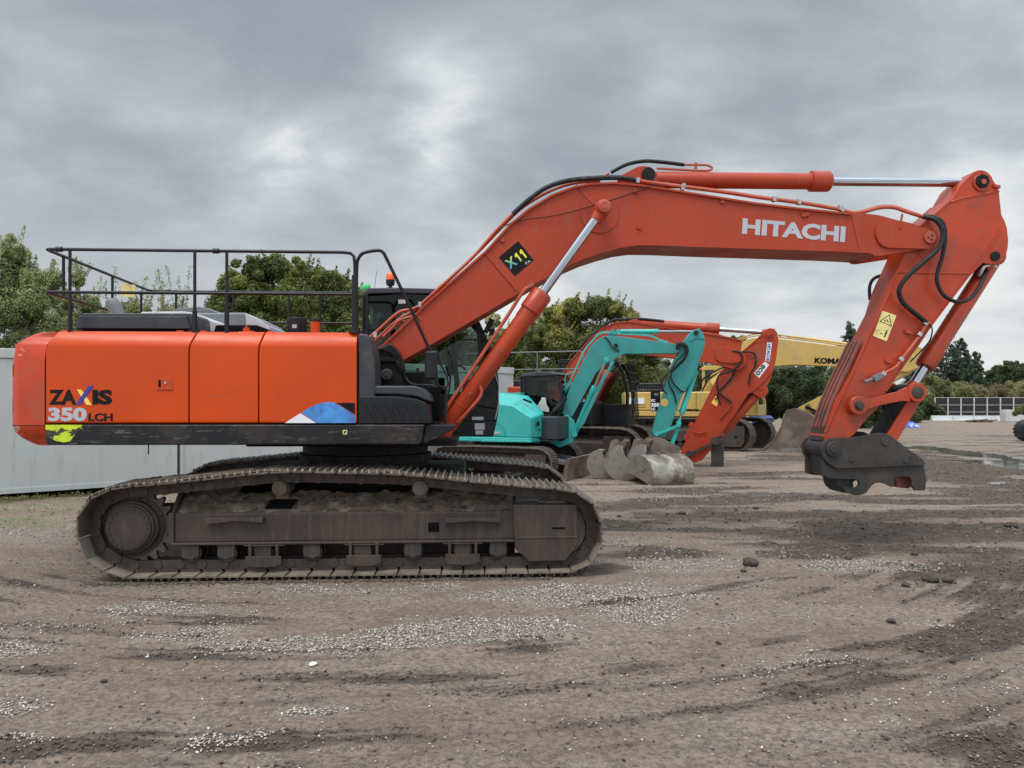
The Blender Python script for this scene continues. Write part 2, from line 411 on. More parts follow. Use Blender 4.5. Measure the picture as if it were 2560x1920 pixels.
def mk_leaf(name, cols, rough=.55, trans=.35):
    m = bpy.data.materials.new(name); m.use_nodes = True
    nt = m.node_tree; N, L = nt.nodes, nt.links; bs = N['Principled BSDF']
    at = N.new('ShaderNodeAttribute'); at.attribute_name = 'tint'
    r = N.new('ShaderNodeValToRGB'); L.new(at.outputs['Fac'], r.inputs[0]); cr = r.color_ramp
    cr.elements[0].color = cols[0] + (1,); cr.elements[1].color = cols[-1] + (1,)
    for i, c in enumerate(cols[1:-1]):
        e = cr.elements.new((i + 1) / (len(cols) - 1)); e.color = c + (1,)
    L.new(r.outputs[0], bs.inputs['Base Color']); bs.inputs['Roughness'].default_value = rough
    bs.inputs['Specular IOR Level'].default_value = .3
    tr = N.new('ShaderNodeBsdfTranslucent'); L.new(r.outputs[0], tr.inputs[0])
    mx = N.new('ShaderNodeMixShader'); mx.inputs[0].default_value = trans
    out = N['Material Output']; L.new(bs.outputs[0], mx.inputs[1]); L.new(tr.outputs[0], mx.inputs[2]); L.new(mx.outputs[0], out.inputs[0])
    return m
# ------------------------------------------------------------------ ground
def _hash(ix, iy, seed):
    h = (ix.astype(np.int64) * 374761393 + iy.astype(np.int64) * 668265263 + seed * 1442695041) & 0x7fffffff
    h = ((h ^ (h >> 13)) * 1274126177) & 0x7fffffff
    return ((h ^ (h >> 16)) & 0xffff) / 65535.0
def vnoise(x, y, seed=0):
    ix, iy = np.floor(x), np.floor(y); fx, fy = x - ix, y - iy
    fx = fx * fx * (3 - 2 * fx); fy = fy * fy * (3 - 2 * fy)
    a = _hash(ix, iy, seed); b = _hash(ix + 1, iy, seed); c = _hash(ix, iy + 1, seed); d = _hash(ix + 1, iy + 1, seed)
    return (a * (1 - fx) + b * fx) * (1 - fy) + (c * (1 - fx) + d * fx) * fy
def fbm(x, y, octv=5, seed=0, gain=.5):
    s = 0; a = 1; t = 0
    for o in range(octv):
        s = s + a * vnoise(x * 2 ** o + o * 17.3, y * 2 ** o - o * 9.1, seed + o); t += a; a *= gain
    return s / t
def sstep(x, a, b):
    t = np.clip((x - a) / (b - a), 0, 1); return t * t * (3 - 2 * t)
# patches seen from above, given as (photo column, photo row, half width, half height, tilt, weight)
GRAVEL = [(820, 1610, 400, 34, -.03, 1.15), (1130, 1572, 260, 42, -.05, 1.2), (1010, 1610, 300, 30, -.05, 1.0), (1500, 1490, 230, 32, -.02, 1.0), (1600, 1525, 110, 40, .05, .95), (1330, 1565, 160, 40, .02, .8),
          (70, 1765, 190, 36, -.05, 1.1), (60, 1850, 160, 40, .0, .6), (520, 1862, 190, 28, -.12, 1.0), (420, 1520, 150, 18, -.06, .9), (2200, 1412, 190, 22, .02, 1.05), (1700, 1395, 330, 34, -.02, .75),
          (1530, 1360, 120, 40, 0, .8), (760, 1780, 160, 14, -.05, .7), (1950, 1665, 230, 36, -.18, .6), (2360, 1560, 110, 16, .1, 1.1), (1900, 1540, 200, 25, 0, .5), (60, 1625, 160, 16, -.05, .7),
          (700, 1480, 420, 22, 0, .42), (2230, 1800, 90, 14, 0, .5), (1750, 1240, 260, 20, 0, .5), (60, 1330, 160, 60, 0, .55), (2300, 1100, 300, 30, 0, .35), (950, 1850, 90, 16, 0, .7), (2450, 1370, 60, 16, 0, .7)]
MUDP = [(2000, 1330, 560, 14, .02, .8), (2250, 1370, 420, 12, .03, .9), (2050, 1275, 420, 8, .02, .7), (2300, 1255, 300, 8, .03, .8), (1750, 1260, 300, 6, .01, .7), (2420, 1340, 200, 26, .02, .9), (2200, 1610, 300, 8, -.10, .7), (1150, 1725, 420, 9, -.06, .45), (700, 1720, 300, 7, -.03, .4), (2100, 1720, 330, 8, -.14, .45), (1900, 1760, 420, 7, -.12, .4), (350, 1560, 300, 9, .0, .4), (1480, 1420, 140, 16, 0, .8), (860, 1440, 500, 7, 0, .5), (2480, 1230, 160, 14, .04, .9), (2500, 1690, 160, 20, -.1, .5), (120, 1870, 200, 24, -.1, .8),
        (2180, 1330, 420, 40, .02, 1.0), (2440, 1440, 240, 90, 0, .85), (1930, 1290, 330, 28, .03, .7), (1900, 1250, 330, 16, .02, .6), (2350, 1165, 330, 14, .04, 1.5), (2420, 1200, 300, 16, .08, 1.4), (2250, 1140, 260, 5, .04, 1.3),
        (2480, 1580, 180, 50, 0, .9), (1640, 1385, 200, 18, 0, .8), (2040, 1390, 200, 16, 0, .8), (130, 1455, 200, 26, 0, .5), (1350, 1620, 120, 20, -.05, .6), (1750, 1640, 420, 14, -.17, .5), (1560, 1690, 260, 12, -.16, .5),
        (2480, 1880, 170, 60, 0, .7), (1960, 1240, 240, 12, .02, .7), (1720, 1230, 160, 8, .02, .7), (600, 1870, 240, 26, -.1, .5), (250, 1790, 300, 20, 0, .4), (1080, 1700, 250, 16, -.03, .5), (1600, 1240, 100, 10, 0, .6), (400, 1640, 260, 16, -.1, .4)]
WETP = [(2440, 1134, 130, 9, .10, 1.4), (2520, 1160, 110, 9, .12, 1.4), (2330, 1120, 80, 7, .08, 1.3), (2540, 1148, 70, 7, .1, 1.3), (1900, 1236, 60, 5, 0, .7), (2500, 1205, 70, 5, 0, 1.1), (2260, 1117, 80, 5, .05, 1.2), (2400, 1150, 120, 4, .08, 1.1), (330, 1672, 80, 10, 0, .6), (2100, 1325, 50, 5, 0, .7)]
def patch(U, V, lst):
    s = np.zeros_like(U)
    for (a, b, ra, rb, tl, w) in lst:
        du = (U - a) / ra; dv = (V - b - tl * (U - a)) / rb
        s = np.maximum(s, w * np.exp(-np.power(du * du + dv * dv, 1.0)))
    return s
def ground_fields(X, Y):
    Yc = np.maximum(Y, .5)
    U = 1280 + F_PX * X / Yc; V = HY + F_PX * CAM_H / Yc
    front = sstep(Y, 2.0, 3.5)
    w1 = fbm(X * .9 + 3, Y * 1.6, 5, 11); w2 = fbm(X * 3.1, Y * 5.2, 4, 23); w3 = fbm(X * 9, Y * 13, 3, 41)
    g = patch(U, V, GRAVEL) * front + (fbm(X * .45, Y * .9, 4, 77) - .62) * 1.1
    g = sstep(g + (w1 - .5) * 1.0 + (w2 - .5) * 1.1, .20, .72)
    st = fbm(X * .35 + 2 * fbm(X * .3, Y * .3, 2, 5), Y * 2.4 - X * .10, 5, 61)
    far = sstep(Y, 8, 13) * (1 - sstep(Y, 34, 48)) * sstep(X, -4, 1)
    rc = np.hypot(X + 1.6, Y - 12.2); an = np.arctan2(X + 1.6, 12.2 - Y)
    ring = fbm(an * 1.6, rc * 5.5, 4, 33); rw = sstep(rc, 4.6, 6.2) * (1 - sstep(Y, 6.6, 8.5)) * front
    m = rw * (ring - .5) * 1.15 + rw * (fbm(an * 1.1, rc * 19, 3, 35) - .5) * .9 + patch(U, V, MUDP) * front * .9 + (st - .5) * 1.5 * (.45 + 1.0 * far) + far * .16 + (w2 - .5) * .5
    m = sstep(m + (w1 - .5) * .6, .24, .60)
    w = sstep(patch(U, V, WETP) * front + (w2 - .5) * .7 + (st - .5) * .5, .52, .66)
    return g, m, w, w1, w2, w3, st
def gheight(X, Y):
    g, m, w, w1, w2, w3, st = ground_fields(X, Y)
    rut = (fbm(X * .12 + 1.7, (Y - X * .06) * 1.6, 4, 91) - .5)
    near = 1 - .75 * np.exp(-(((X + 1.65) / 3.2) ** 4 + ((Y - 8.7) / 2.3) ** 4))
    rc = np.hypot(X + 1.6, Y - 12.2); an = np.arctan2(X + 1.6, 12.2 - Y)
    rut = rut * sstep(Y, 5, 9) + .8 * (fbm(an * 1.6, rc * 5.5, 4, 33) - .5) * (1 - sstep(Y, 5, 9))
    h = (.030 * (w1 - .5) + .05 * rut * (.5 + m) + .020 * (w2 - .5) * (1 + 1.3 * m) + .020 * (w3 - .5) * (.5 + 1.7 * m + .5 * g))
    h = h * near * sstep(Y, -2, 1)
    h = h * (1 - w) - .018 * w - .004
    return h, g, m, w
def build_ground():
    rows = [-400, -120, -50, -20, -8, -3, 0, 1.0, 1.8]; y = 2.4
    while y < 9.5: rows.append(y); y += .03
    while y < 60: rows.append(y); y += max(.03, y * .0042)
    while y < 1500: rows.append(y); y *= 1.03
    rows = np.array(rows); NC = 520
    t = np.linspace(-1, 1, NC); t = .8 * t + .2 * t ** 3
    half = np.where(rows > 0, 5.0 + np.abs(rows) * .85, 6 + np.abs(rows) * 1.2)
    X = t[None, :] * half[:, None]; Y = np.repeat(rows[:, None], NC, 1)
    H, g, m, w = gheight(X, Y)
    H = H * (1 - sstep(Y, 60, 90)) - .004
    co = np.stack([X, Y, H], -1).reshape(-1, 3).astype(np.float32)
    nr = len(rows)
    i = np.arange(nr - 1)[:, None] * NC + np.arange(NC - 1)[None, :]
    q = np.stack([i, i + 1, i + NC + 1, i + NC], -1).reshape(-1, 4)
    me = bpy.data.meshes.new('ground')
    me.vertices.add(len(co)); me.vertices.foreach_set('co', co.ravel())
    me.loops.add(q.size); me.loops.foreach_set('vertex_index', q.ravel().astype(np.int32))
    me.polygons.add(len(q)); me.polygons.foreach_set('loop_start', np.arange(0, q.size, 4, dtype=np.int32))
    me.polygons.foreach_set('use_smooth', np.ones(len(q), dtype=bool))
    for nm, a in (('gravel', g), ('mud', m), ('wet', w)):
        at = me.attributes.new(nm, 'FLOAT', 'POINT'); at.data.foreach_set('value', a.ravel().astype(np.float32))
    me.update(calc_edges=True); me.validate()
    mt = bpy.data.materials.new('gravel_yard'); mt.use_nodes = True
    nt = mt.node_tree; N, L = nt.nodes, nt.links; bs = N['Principled BSDF']
    geo = N.new('ShaderNodeNewGeometry').outputs['Position']
    def noise(sc, det=5, ro=.6, st=None):
        n = N.new('ShaderNodeTexNoise'); n.inputs['Scale'].default_value = sc; n.inputs['Detail'].default_value = det; n.inputs['Roughness'].default_value = ro
        if st:
            mp = N.new('ShaderNodeMapping'); mp.inputs['Scale'].default_value = st; L.new(geo, mp.inputs[0]); L.new(mp.outputs[0], n.inputs[0])
        else: L.new(geo, n.inputs[0])
        return n.outputs[0]
    def rng(s, a, b, c=0.0, d=1.0):
        r = N.new('ShaderNodeMapRange'); r.interpolation_type = 'SMOOTHSTEP'; L.new(s, r.inputs[0])
        for k, v in enumerate((a, b, c, d)): r.inputs[k + 1].default_value = v
        return r.outputs[0]
    def mix(f, a, b):
        n = N.new('ShaderNodeMix'); n.data_type = 'RGBA'
        if isinstance(f, float): n.inputs[0].default_value = f
        else: L.new(f, n.inputs[0])
        for s, v in ((n.inputs[6], a), (n.inputs[7], b)):
            if isinstance(v, tuple): s.default_value = v + (1,)
            else: L.new(v, s)
        return n.outputs[2]
    def mth(op, a, b):
        n = N.new('ShaderNodeMath'); n.operation = op
        for s, v in zip(n.inputs, (a, b)):
            if isinstance(v, (int, float)): s.default_value = v
            else: L.new(v, s)
        return n.outputs[0]
    def attr(n_):
        a = N.new('ShaderNodeAttribute'); a.attribute_name = n_; return a.outputs['Fac']
    A, B, W = attr('gravel'), attr('mud'), attr('wet')
    soil = mix(rng(noise(.9, 6, .6, (.7, 1.6, 1)), .32, .68), (.285, .200, .146), (.385, .295, .228))
    soil = mix(rng(noise(3.3, 7, .7, (.8, 1.5, 1)), .45, .75, 0, .7), soil, (.155, .104, .070))
    soil = mix(rng(noise(2.2, 5, .6, (.5, 2, 1)), .56, .74, 0, .5), soil, (.42, .345, .265))
    soil = mix(rng(noise(26, 7, .8), .34, .62, 0, .9), (0.115, .084, .061), soil)
    # grit bedded in the soil
    def stones(sc, thr):
        vo = N.new('ShaderNodeTexVoronoi'); vo.inputs['Scale'].default_value = sc; L.new(geo, vo.inputs[0])
        sp = N.new('ShaderNodeSeparateColor'); L.new(vo.outputs['Color'], sp.inputs[0])
        on = mth('MULTIPLY', rng(sp.outputs[0], thr, thr + .02), rng(vo.outputs['Distance'], .20, .42, 1, 0))
        return on, sp.outputs[1], vo.outputs['Distance']
    o1, c1, d1 = stones(62, .66)
    o2, c2, d2 = stones(30, .93)
    grit = mix(c1, (.15, .118, .092), (.36, .315, .265))
    soil = mix(o1, soil, grit)
    soil = mix(o2, soil, mix(c2, (.18, .15, .125), (.44, .40, .355)))
    vg = N.new('ShaderNodeTexVoronoi'); vg.inputs['Scale'].default_value = 58; L.new(geo, vg.inputs[0])
    sg = N.new('ShaderNodeSeparateColor'); L.new(vg.outputs['Color'], sg.inputs[0])
    gcol = mix(sg.outputs[0], (.30, .245, .19), (.66, .59, .50))
    gcol = mix(rng(vg.outputs['Distance'], .30, .62), gcol, (.16, .13, .10))
    gfac = mth('MULTIPLY', A, rng(noise(14, 4, .7), .28, .55, .25, 1.0))
    col = mix(gfac, soil, gcol)
    mudc = mix(rng(noise(5, 6, .7, (.6, 2.0, 1)), .3, .7), (.062, .043, .031), (.125, .090, .066))
    mfac = mth('MULTIPLY', B, rng(noise(9, 6, .72, (.5, 1.8, 1)),   .32, .58, .45, .97))
    col = mix(mfac, col, mudc)
    # moss near the cabins
    sx = N.new('ShaderNodeSeparateXYZ'); L.new(geo, sx.inputs[0])
    mossa = mth('MULTIPLY', rng(sx.outputs[0], -3.0, -5.5), rng(sx.outputs[1], 9.0, 10.5))
    moss = mth('MULTIPLY', mossa, rng(noise(1.8, 6, .7), .45, .62, 0, .8))
    col = mix(moss, col, (.15, .165, .075))
    col = mix(W, col, (.085, .075, .065))
    L.new(col, bs.inputs['Base Color'])
    ro = rng(noise(3, 5, .6), .35, .65, .72, .92)
    mr = N.new('ShaderNodeMix'); L.new(W, mr.inputs[0]); L.new(ro, mr.inputs[2]); mr.inputs[3].default_value = .06
    mr2 = N.new('ShaderNodeMix'); L.new(mth('MULTIPLY', mfac, rng(noise(4, 3, .6), .4, .6)), mr2.inputs[0]); L.new(mr.outputs[0], mr2.inputs[2]); mr2.inputs[3].default_value = .68; bs.inputs['Specular IOR Level'].default_value = .28
    mr3 = N.new('ShaderNodeMix'); L.new(W, mr3.inputs[0]); L.new(mr2.outputs[0], mr3.inputs[2]); mr3.inputs[3].default_value = .06
    L.new(mr3.outputs[0], bs.inputs['Roughness'])
    hh = mth('ADD', mth('MULTIPLY', noise(22, 8, .75), .9), mth('MULTIPLY', mth('SUBTRACT', 1.0, vg.outputs['Distance']), mth('MULTIPLY', A, .8)))
    hh = mth('ADD', hh, mth('MULTIPLY', o2, .5)); hh = mth('ADD', hh, mth('MULTIPLY', o1, .25))
    hh = mth('ADD', hh, mth('MULTIPLY', noise(8, 5, .7, (.7, 2, 1)), mth('ADD', .8, mth('MULTIPLY', B, 2.2))))
    hh = mth('MULTIPLY', hh, mth('SUBTRACT', 1.0, W))
    bp = N.new('ShaderNodeBump'); bp.inputs['Strength'].default_value = 1.0; bp.inputs['Distance'].default_value = .034
    L.new(hh, bp.inputs['Height']); L.new(bp.outputs[0], bs.inputs['Normal'])
    me.materials.append(mt)
    o = link(bpy.data.objects.new('ground', me)); o['kind'] = 'structure'
build_ground()

ICO_V = None
def ico():
    bm = bmesh.new(); bmesh.ops.create_icosphere(bm, subdivisions=1, radius=1.0)
    v = np.array([x.co[:] for x in bm.verts]); f = np.array([[y.index for y in x.verts] for x in bm.faces]); bm.free(); return v, f
ICO_V, ICO_F = ico()
def scatter(name, mat, P, S, flat, seed, label, category, sink=.3):
    """many small stones in one mesh: P positions, S sizes"""
    r = np.random.RandomState(seed); n = len(P)
    V = ICO_V[None] * (1 + r.uniform(-.28, .28, (n, 12, 1)))
    V = V * np.stack([r.uniform(.7, 1.3, n), r.uniform(.6, 1.0, n), r.uniform(flat * .8, flat * 1.2, n)], -1)[:, None, :]
    a = r.uniform(0, 6.283, n); c, s = np.cos(a)[:, None], np.sin(a)[:, None]
    b = r.normal(0, .25, n); cb, sb = np.cos(b)[:, None], np.sin(b)[:, None]
    x, y, z = V[..., 0], V[..., 1], V[..., 2]
    x, z = x * cb + z * sb, -x * sb + z * cb
    x, y = x * c - y * s, x * s + y * c
    V = np.stack([x, y, z], -1) * S[:, None, None] + P[:, None, :]
    V[..., 2] += (S * flat * (1 - sink) * .6)[:, None]
    F = ICO_F[None] + (np.arange(n) * 12)[:, None, None]
    co = V.reshape(-1, 3).astype(np.float32); q = F.reshape(-1, 3)
    me = bpy.data.meshes.new(name)
    me.vertices.add(len(co)); me.vertices.foreach_set('co', co.ravel())
    me.loops.add(q.size); me.loops.foreach_set('vertex_index', q.ravel().astype(np.int32))
    me.polygons.add(len(q)); me.polygons.foreach_set('loop_start', np.arange(0, q.size, 3, dtype=np.int32))
    at = me.attributes.new('tint', 'FLOAT', 'POINT'); at.data.foreach_set('value', np.repeat(r.uniform(0, 1, n), 12).astype(np.float32))
    me.update(calc_edges=True); me.materials.append(mat)
    o = link(bpy.data.objects.new(name, me)); props(o, label, category, kind='stuff'); return o
def stone_mat(name, cols):
    m = mk_leaf(name, cols, rough=.8, trans=0.0); return m
M['pebble'] = stone_mat('pebbles', [(.17, .13, .10), (.30, .245, .195), (.42, .36, .295), (.52, .46, .385), (.64, .58, .50)])
M['clod'] = stone_mat('soil_clods', [(.055, .042, .033), (.085, .066, .052), (.13, .105, .085), (.16, .13, .105)])
def stones():
    r = np.random.RandomState(3)
    n = 420000
    Y = 2.9 * np.power(17.0 / 2.9, r.uniform(0, 1, n)); X = r.uniform(-1, 1, n) * (Y * .70 + .3)
    h, g, m, w = gheight(X, Y)
    keep = (r.uniform(0, 1, n) < g ** 1.3 * .30 + .004) & (w < .3) & ((Y < 7.05) | (Y > 10.5) | (X > 1.2) | (X < -4.6))
    X, Y, h = X[keep], Y[keep], h[keep]; k = len(X)
    S = (.0040 + .0062 * r.beta(1.3, 4, k)) * (1 + .05 * Y)
    scatter('gravel', M['pebble'], np.stack([X, Y, h], -1), S, .62, 5, 'loose pale pebbles lying in patches over the yard', 'gravel')
    n = 260000
    Y = 2.9 * np.power(26.0 / 2.9, r.uniform(0, 1, n)); X = r.uniform(-1, 1, n) * (Y * .70 + .3)
    h, g, m, w = gheight(X, Y)
    keep = (r.uniform(0, 1, n) < m * .22 + .008) & (w < .3) & ((Y < 7.05) | (Y > 10.5) | (X > 1.2) | (X < -4.6))
    X, Y, h = X[keep], Y[keep], h[keep]; k = len(X)
    S = (.004 + .014 * r.beta(1, 5, k)) * (1 + .06 * Y)
    # soil squeezed out along the track edges, added to strengthen the contact shadow
    n = 2600; lx = r.uniform(-2.35, 1.95, n); ly = np.where(r.uniform(0, 1, n) < .8, -1.60 - np.abs(r.normal(0, .05, n)), -1.0 + np.abs(r.normal(0, .05, n)))
    a = math.radians(3.2); ex, ey = -1.66 + lx * math.cos(a) - ly * math.sin(a), 8.75 + lx * math.sin(a) + ly * math.cos(a)
    X = np.concatenate([X, ex]); Y = np.concatenate([Y, ey]); h = np.concatenate([h, gheight(ex, ey)[0]]); S = np.concatenate([S, .006 + .016 * r.beta(1, 4, n)])
    scatter('soil_crumbs', M['clod'], np.stack([X, Y, h], -1), S, .5, 8, 'crumbs of dark soil strewn over the muddy parts of the yard', 'soil')
stones()
def lump(r, seed, flat=.6):
    rr = random.Random(seed); bm = bmesh.new(); bmesh.ops.create_icosphere(bm, subdivisions=3, radius=r)
    offs = [Vector((rr.gauss(0, 1), rr.gauss(0, 1), rr.gauss(0, 1))).normalized() for _ in range(9)]
    for v in bm.verts:
        d = v.co.normalized(); k = 1.0
        for j, o in enumerate(offs):
            k += (.16 if j % 2 else -.14) * max(0, d.dot(o) - .45) / .55
        k += rr.uniform(-.05, .05); v.co *= k; v.co.z *= flat; v.co.x *= 1.2
    me = bpy.data.meshes.new('mud_clod'); bm.to_mesh(me); bm.free(); me.materials.append(M['clod2']); return me
M['clod2'] = mk('dark_mud_clod', (.062, .048, .038), .8, var=.4, vscale=20, bump=1.0, bscale=60)
M['palestone'] = mk('pale_stone', (.62, .58, .50), .7, var=.1, vscale=20, bump=.2)
W0 = Frame(0, 0, 0)
def clods():
    row = [(1705, 1282, 17), (1548, 1288, 12), (1625, 1282, 6), (1669, 1283, 7), (1782, 1283, 8), (1815, 1308, 10), (1849, 1303, 9), (1561, 1318, 9), (1601, 1315, 6), (1890, 1272, 12), (1838, 1274, 9)]
    oth = [(2157, 1323, 9), (2264, 1462, 20), (2368, 1456, 26), (2229, 1554, 22), (2301, 1630, 13), (2287, 1386, 16), (2252, 1401, 10), (1581, 1644, 6), (1349, 1598, 16), (260, 1702, 14), (668, 1598, 9), (1858, 1426, 12), (2530, 1318, 26), (2120, 1395, 14), (1795, 1605, 12), (2380, 1655, 16)]
    def put(name, px, py, w, label, cat, group, seed, mat=None, flat=.6):
        x, y = W0.G(px, py); r = w * y / F_PX / 2.0
        o = link(bpy.data.objects.new(name, lump(r, seed, flat)))
        if mat: o.data.materials.clear(); o.data.materials.append(mat)
        o.location = (x, y, float(gheight(np.array([x]), np.array([y]))[0][0]) + r * flat * .55); o.rotation_euler.z = seed
        props(o, label, cat, group)
    for i, a in enumerate(row): put('mud_clod', *a, 'small dark clod in the scattered row right of the idler end of the crawler', 'clod', 'clods in the row right of the big tracks', i)
    for i, a in enumerate(oth): put('mud_clod', *a, 'loose dark lump of mud lying apart on the yard surface', 'clod', 'lumps of mud strewn about the yard', 20 + i)
    put('mud_clod', 1876, 1412, 34, 'largest dark pointed clod standing between the two grey gravel streaks', 'clod', None, 50, flat=.75)
    put('rock', 2325, 1452, 38, 'brown rounded rock in the wheel mud below the quick coupler', 'rock', None, 51)
    put('pebble', 784, 1662, 20, 'single pale flat stone below the big gravel patch', 'stone', None, 52, M['palestone'], .4)
clods()
# ------------------------------------------------------------------ shared machine builders
def resample(path, n):
    P = [Vector((a, 0, b)) for a, b in path]; P.append(P[0])
    L = [0]
    for i in range(len(P) - 1): L.append(L[-1] + (P[i + 1] - P[i]).length)
    out = []; k = 0
    for j in range(n):
        t = L[-1] * j / n
        while L[k + 1] < t: k += 1
        out.append(P[k].lerp(P[k + 1], (t - L[k]) / (L[k + 1] - L[k])))
    return out, L[-1]
def shoe_mesh(pitch, w, name='track_shoe'):
    b = MB(); h = pitch / 2 * .965
    b.prism([(-h, 0), (-h * .95, -.016), (h * .80, -.016), (h * .98, -.004), (h, .006), (h * .85, 0)], -w / 2, w / 2)
    b.cur = 1
    for gx, gh in ((-.74, .030), (-.05, .026), (.66, .030)):
        x = gx * h
        b.loft([[(x - .013, y, 0), (x + .013, y, 0), (x + .006, y + (e * .012), gh), (x - .006, y + (e * .012), gh)] for y, e in ((-w / 2 + .004, 1), (w / 2 - .004, -1))])
    me = b.build(name, [M['shoe'], M['grouser']], smooth=0)
    d = me.data; bpy.data.objects.remove(me); return d
def crawler(root, path, yc, w, pitch, individual=True, shoe=None, chain=True, label=None):
    n = int(round(resample(path, 10)[1] / pitch)); pts, total = resample(path, n)
    cen = sum((p for p in pts), Vector()) / n
    nodes = []
    for i in range(n):
        a, b_ = pts[i], pts[(i + 1) % n]; c = (a + b_) / 2; t = (b_ - a).normalized(); nrm = Vector((-t.z, 0, t.x))
        if nrm.dot(c - cen) < 0: nrm = -nrm
        nodes.append((c, t, nrm, (b_ - a).length))
    ch = MB()
    for c, t, nrm, ln in nodes:
        for s in (-1, 1):
            y = Vector((0, yc + s * .085, 0))
            ch.obox(Vector((c.x, 0, c.z)) + y - nrm * .075, t, (0, 1, 0), nrm, ln * .36, .016, .048)
            ch.cyl(Vector((c.x, yc + s * .112, c.z)) - nrm * .085 + t * ln * .5, Vector((c.x, yc + s * .06, c.z)) - nrm * .085 + t * ln * .5, .046, seg=14)
        ch.obox(Vector((c.x, yc, c.z)) - nrm * .030, t, (0, 1, 0), nrm, ln * .44, .12, .012)
    tr = ch.build('crawler_track', M['chain'], root, smooth=0, label=label)
    shoe = shoe or shoe_mesh(pitch, w)
    low = shoe.copy(); low.materials[0] = M['dusty']
    objs = []
    if individual:
        for c, t, nrm, ln in nodes:
            o = link(bpy.data.objects.new('track_shoe', low if nrm.z < -.35 else shoe), tr); o.location = (c.x, yc, c.z)
            o.rotation_euler = (0, -math.atan2(t.z, t.x), 0); objs.append(o)
    else:
        b = MB()
        for c, t, nrm, ln in nodes:
            base = len(b.v)
            for v in shoe.vertices: b.v.append(tuple(Vector((c.x, yc + v.co.y, c.z)) + t * v.co.x + nrm * v.co.z))
            for p in shoe.polygons: b.f.append([base + k for k in p.vertices]); b.m.append(p.material_index)
        b.build('track_shoes', [M['shoe'], M['grouser']], tr, smooth=0)
    return tr, nodes
def ribbon(pts, th):
    """closed outline of a strip of thickness th lying to the right of a polyline of (x,z)"""
    P = [Vector(p) for p in pts]; off = []
    for i, p in enumerate(P):
        a = (P[i] - P[i - 1]).normalized() if i else (P[1] - P[0]).normalized()
        b = (P[i + 1] - P[i]).normalized() if i < len(P) - 1 else a
        t = (a + b).normalized(); off.append(p + Vector((t.y, -t.x)) * th / max(.5, t.dot(a)))
    return [tuple(p) for p in P] + [tuple(p) for p in reversed(off)]
def ribbon_solid(b, pts, th, y0, y1):
    r = ribbon(pts, th); n = len(pts); off = list(reversed(r[n:]))
    b.loft([[(a[0], y0, a[1]), (c[0], y0, c[1]), (c[0], y1, c[1]), (a[0], y1, a[1])] for a, c in zip(pts, off)])
def disc(F, b, px, py, y0, y1, r, seg=28, chamfer=.0):
    p = F.P(px, py, y0)
    if chamfer: b.turn(p, (0, 1, 0), [(0, r - chamfer), (chamfer, r), (y1 - y0, r)], seg)
    else: b.cyl(p, (p.x, y1, p.z), r, seg=seg)
def dec(F, name, poly, yl, mat, parent, t=.003):
    return MB().prism(F.xz(poly, yl), yl - t, yl - .0004).build(name, mat, parent, smooth=0)
def ptube(F, b, pts, r, smooth=5, seg=8):
    b.tube([F.P(*p) for p in pts], r, seg, smooth)
def cylinder_ram(F, root, a, c, ybar, rb, rr, frac, mat, gland=1.25, name='hydraulic_cylinder', rodmat=None, label=None, eye=.08):
    """a: barrel end pin, c: rod end pin (local points)"""
    a, c = Vector(a), Vector(c); d = (c - a); Ln = d.length; ax = d / Ln
    b = MB(); b.turn(a, ax, [(.05, rb * .9), (.07, rb), (Ln * frac - rb * 2.6, rb), (Ln * frac - rb * 2.5, rb * gland), (Ln * frac - rb * .25, rb * gland), (Ln * frac, rb * 1.05), (Ln * frac + .001, rr * 1.02)], 28)
    for k in range(8):
        an = math.pi * k / 4; u = ax.orthogonal().normalized(); w = ax.cross(u)
        q = a + ax * (Ln * frac - rb * .25) + (u * math.cos(an) + w * math.sin(an)) * rb * .93
        b.cyl(q, q + ax * .03, .012, seg=6)
    b.cyl(a + Vector((0, -eye, 0)), a + Vector((0, eye, 0)), rb * .95)
    o = b.build(name, mat, root, smooth=40, label=label)
    r = MB(); r.cyl(a + ax * (Ln * frac), c - ax * rb * .5, rr)
    ro = r.build('rod', rodmat or M['chrome'], o, smooth=40)
    e = MB(); e.turn(c + Vector((0, -eye, 0)), (0, 1, 0), [(0, rb * .8), (.01, rb * .9), (eye * 2 - .01, rb * .9), (eye * 2, rb * .8)])
    e.cyl(c - ax * rb * 1.6, c, rb * .6, rb * .75)
    e.build('rod_eye', mat, o, smooth=40)
    return o

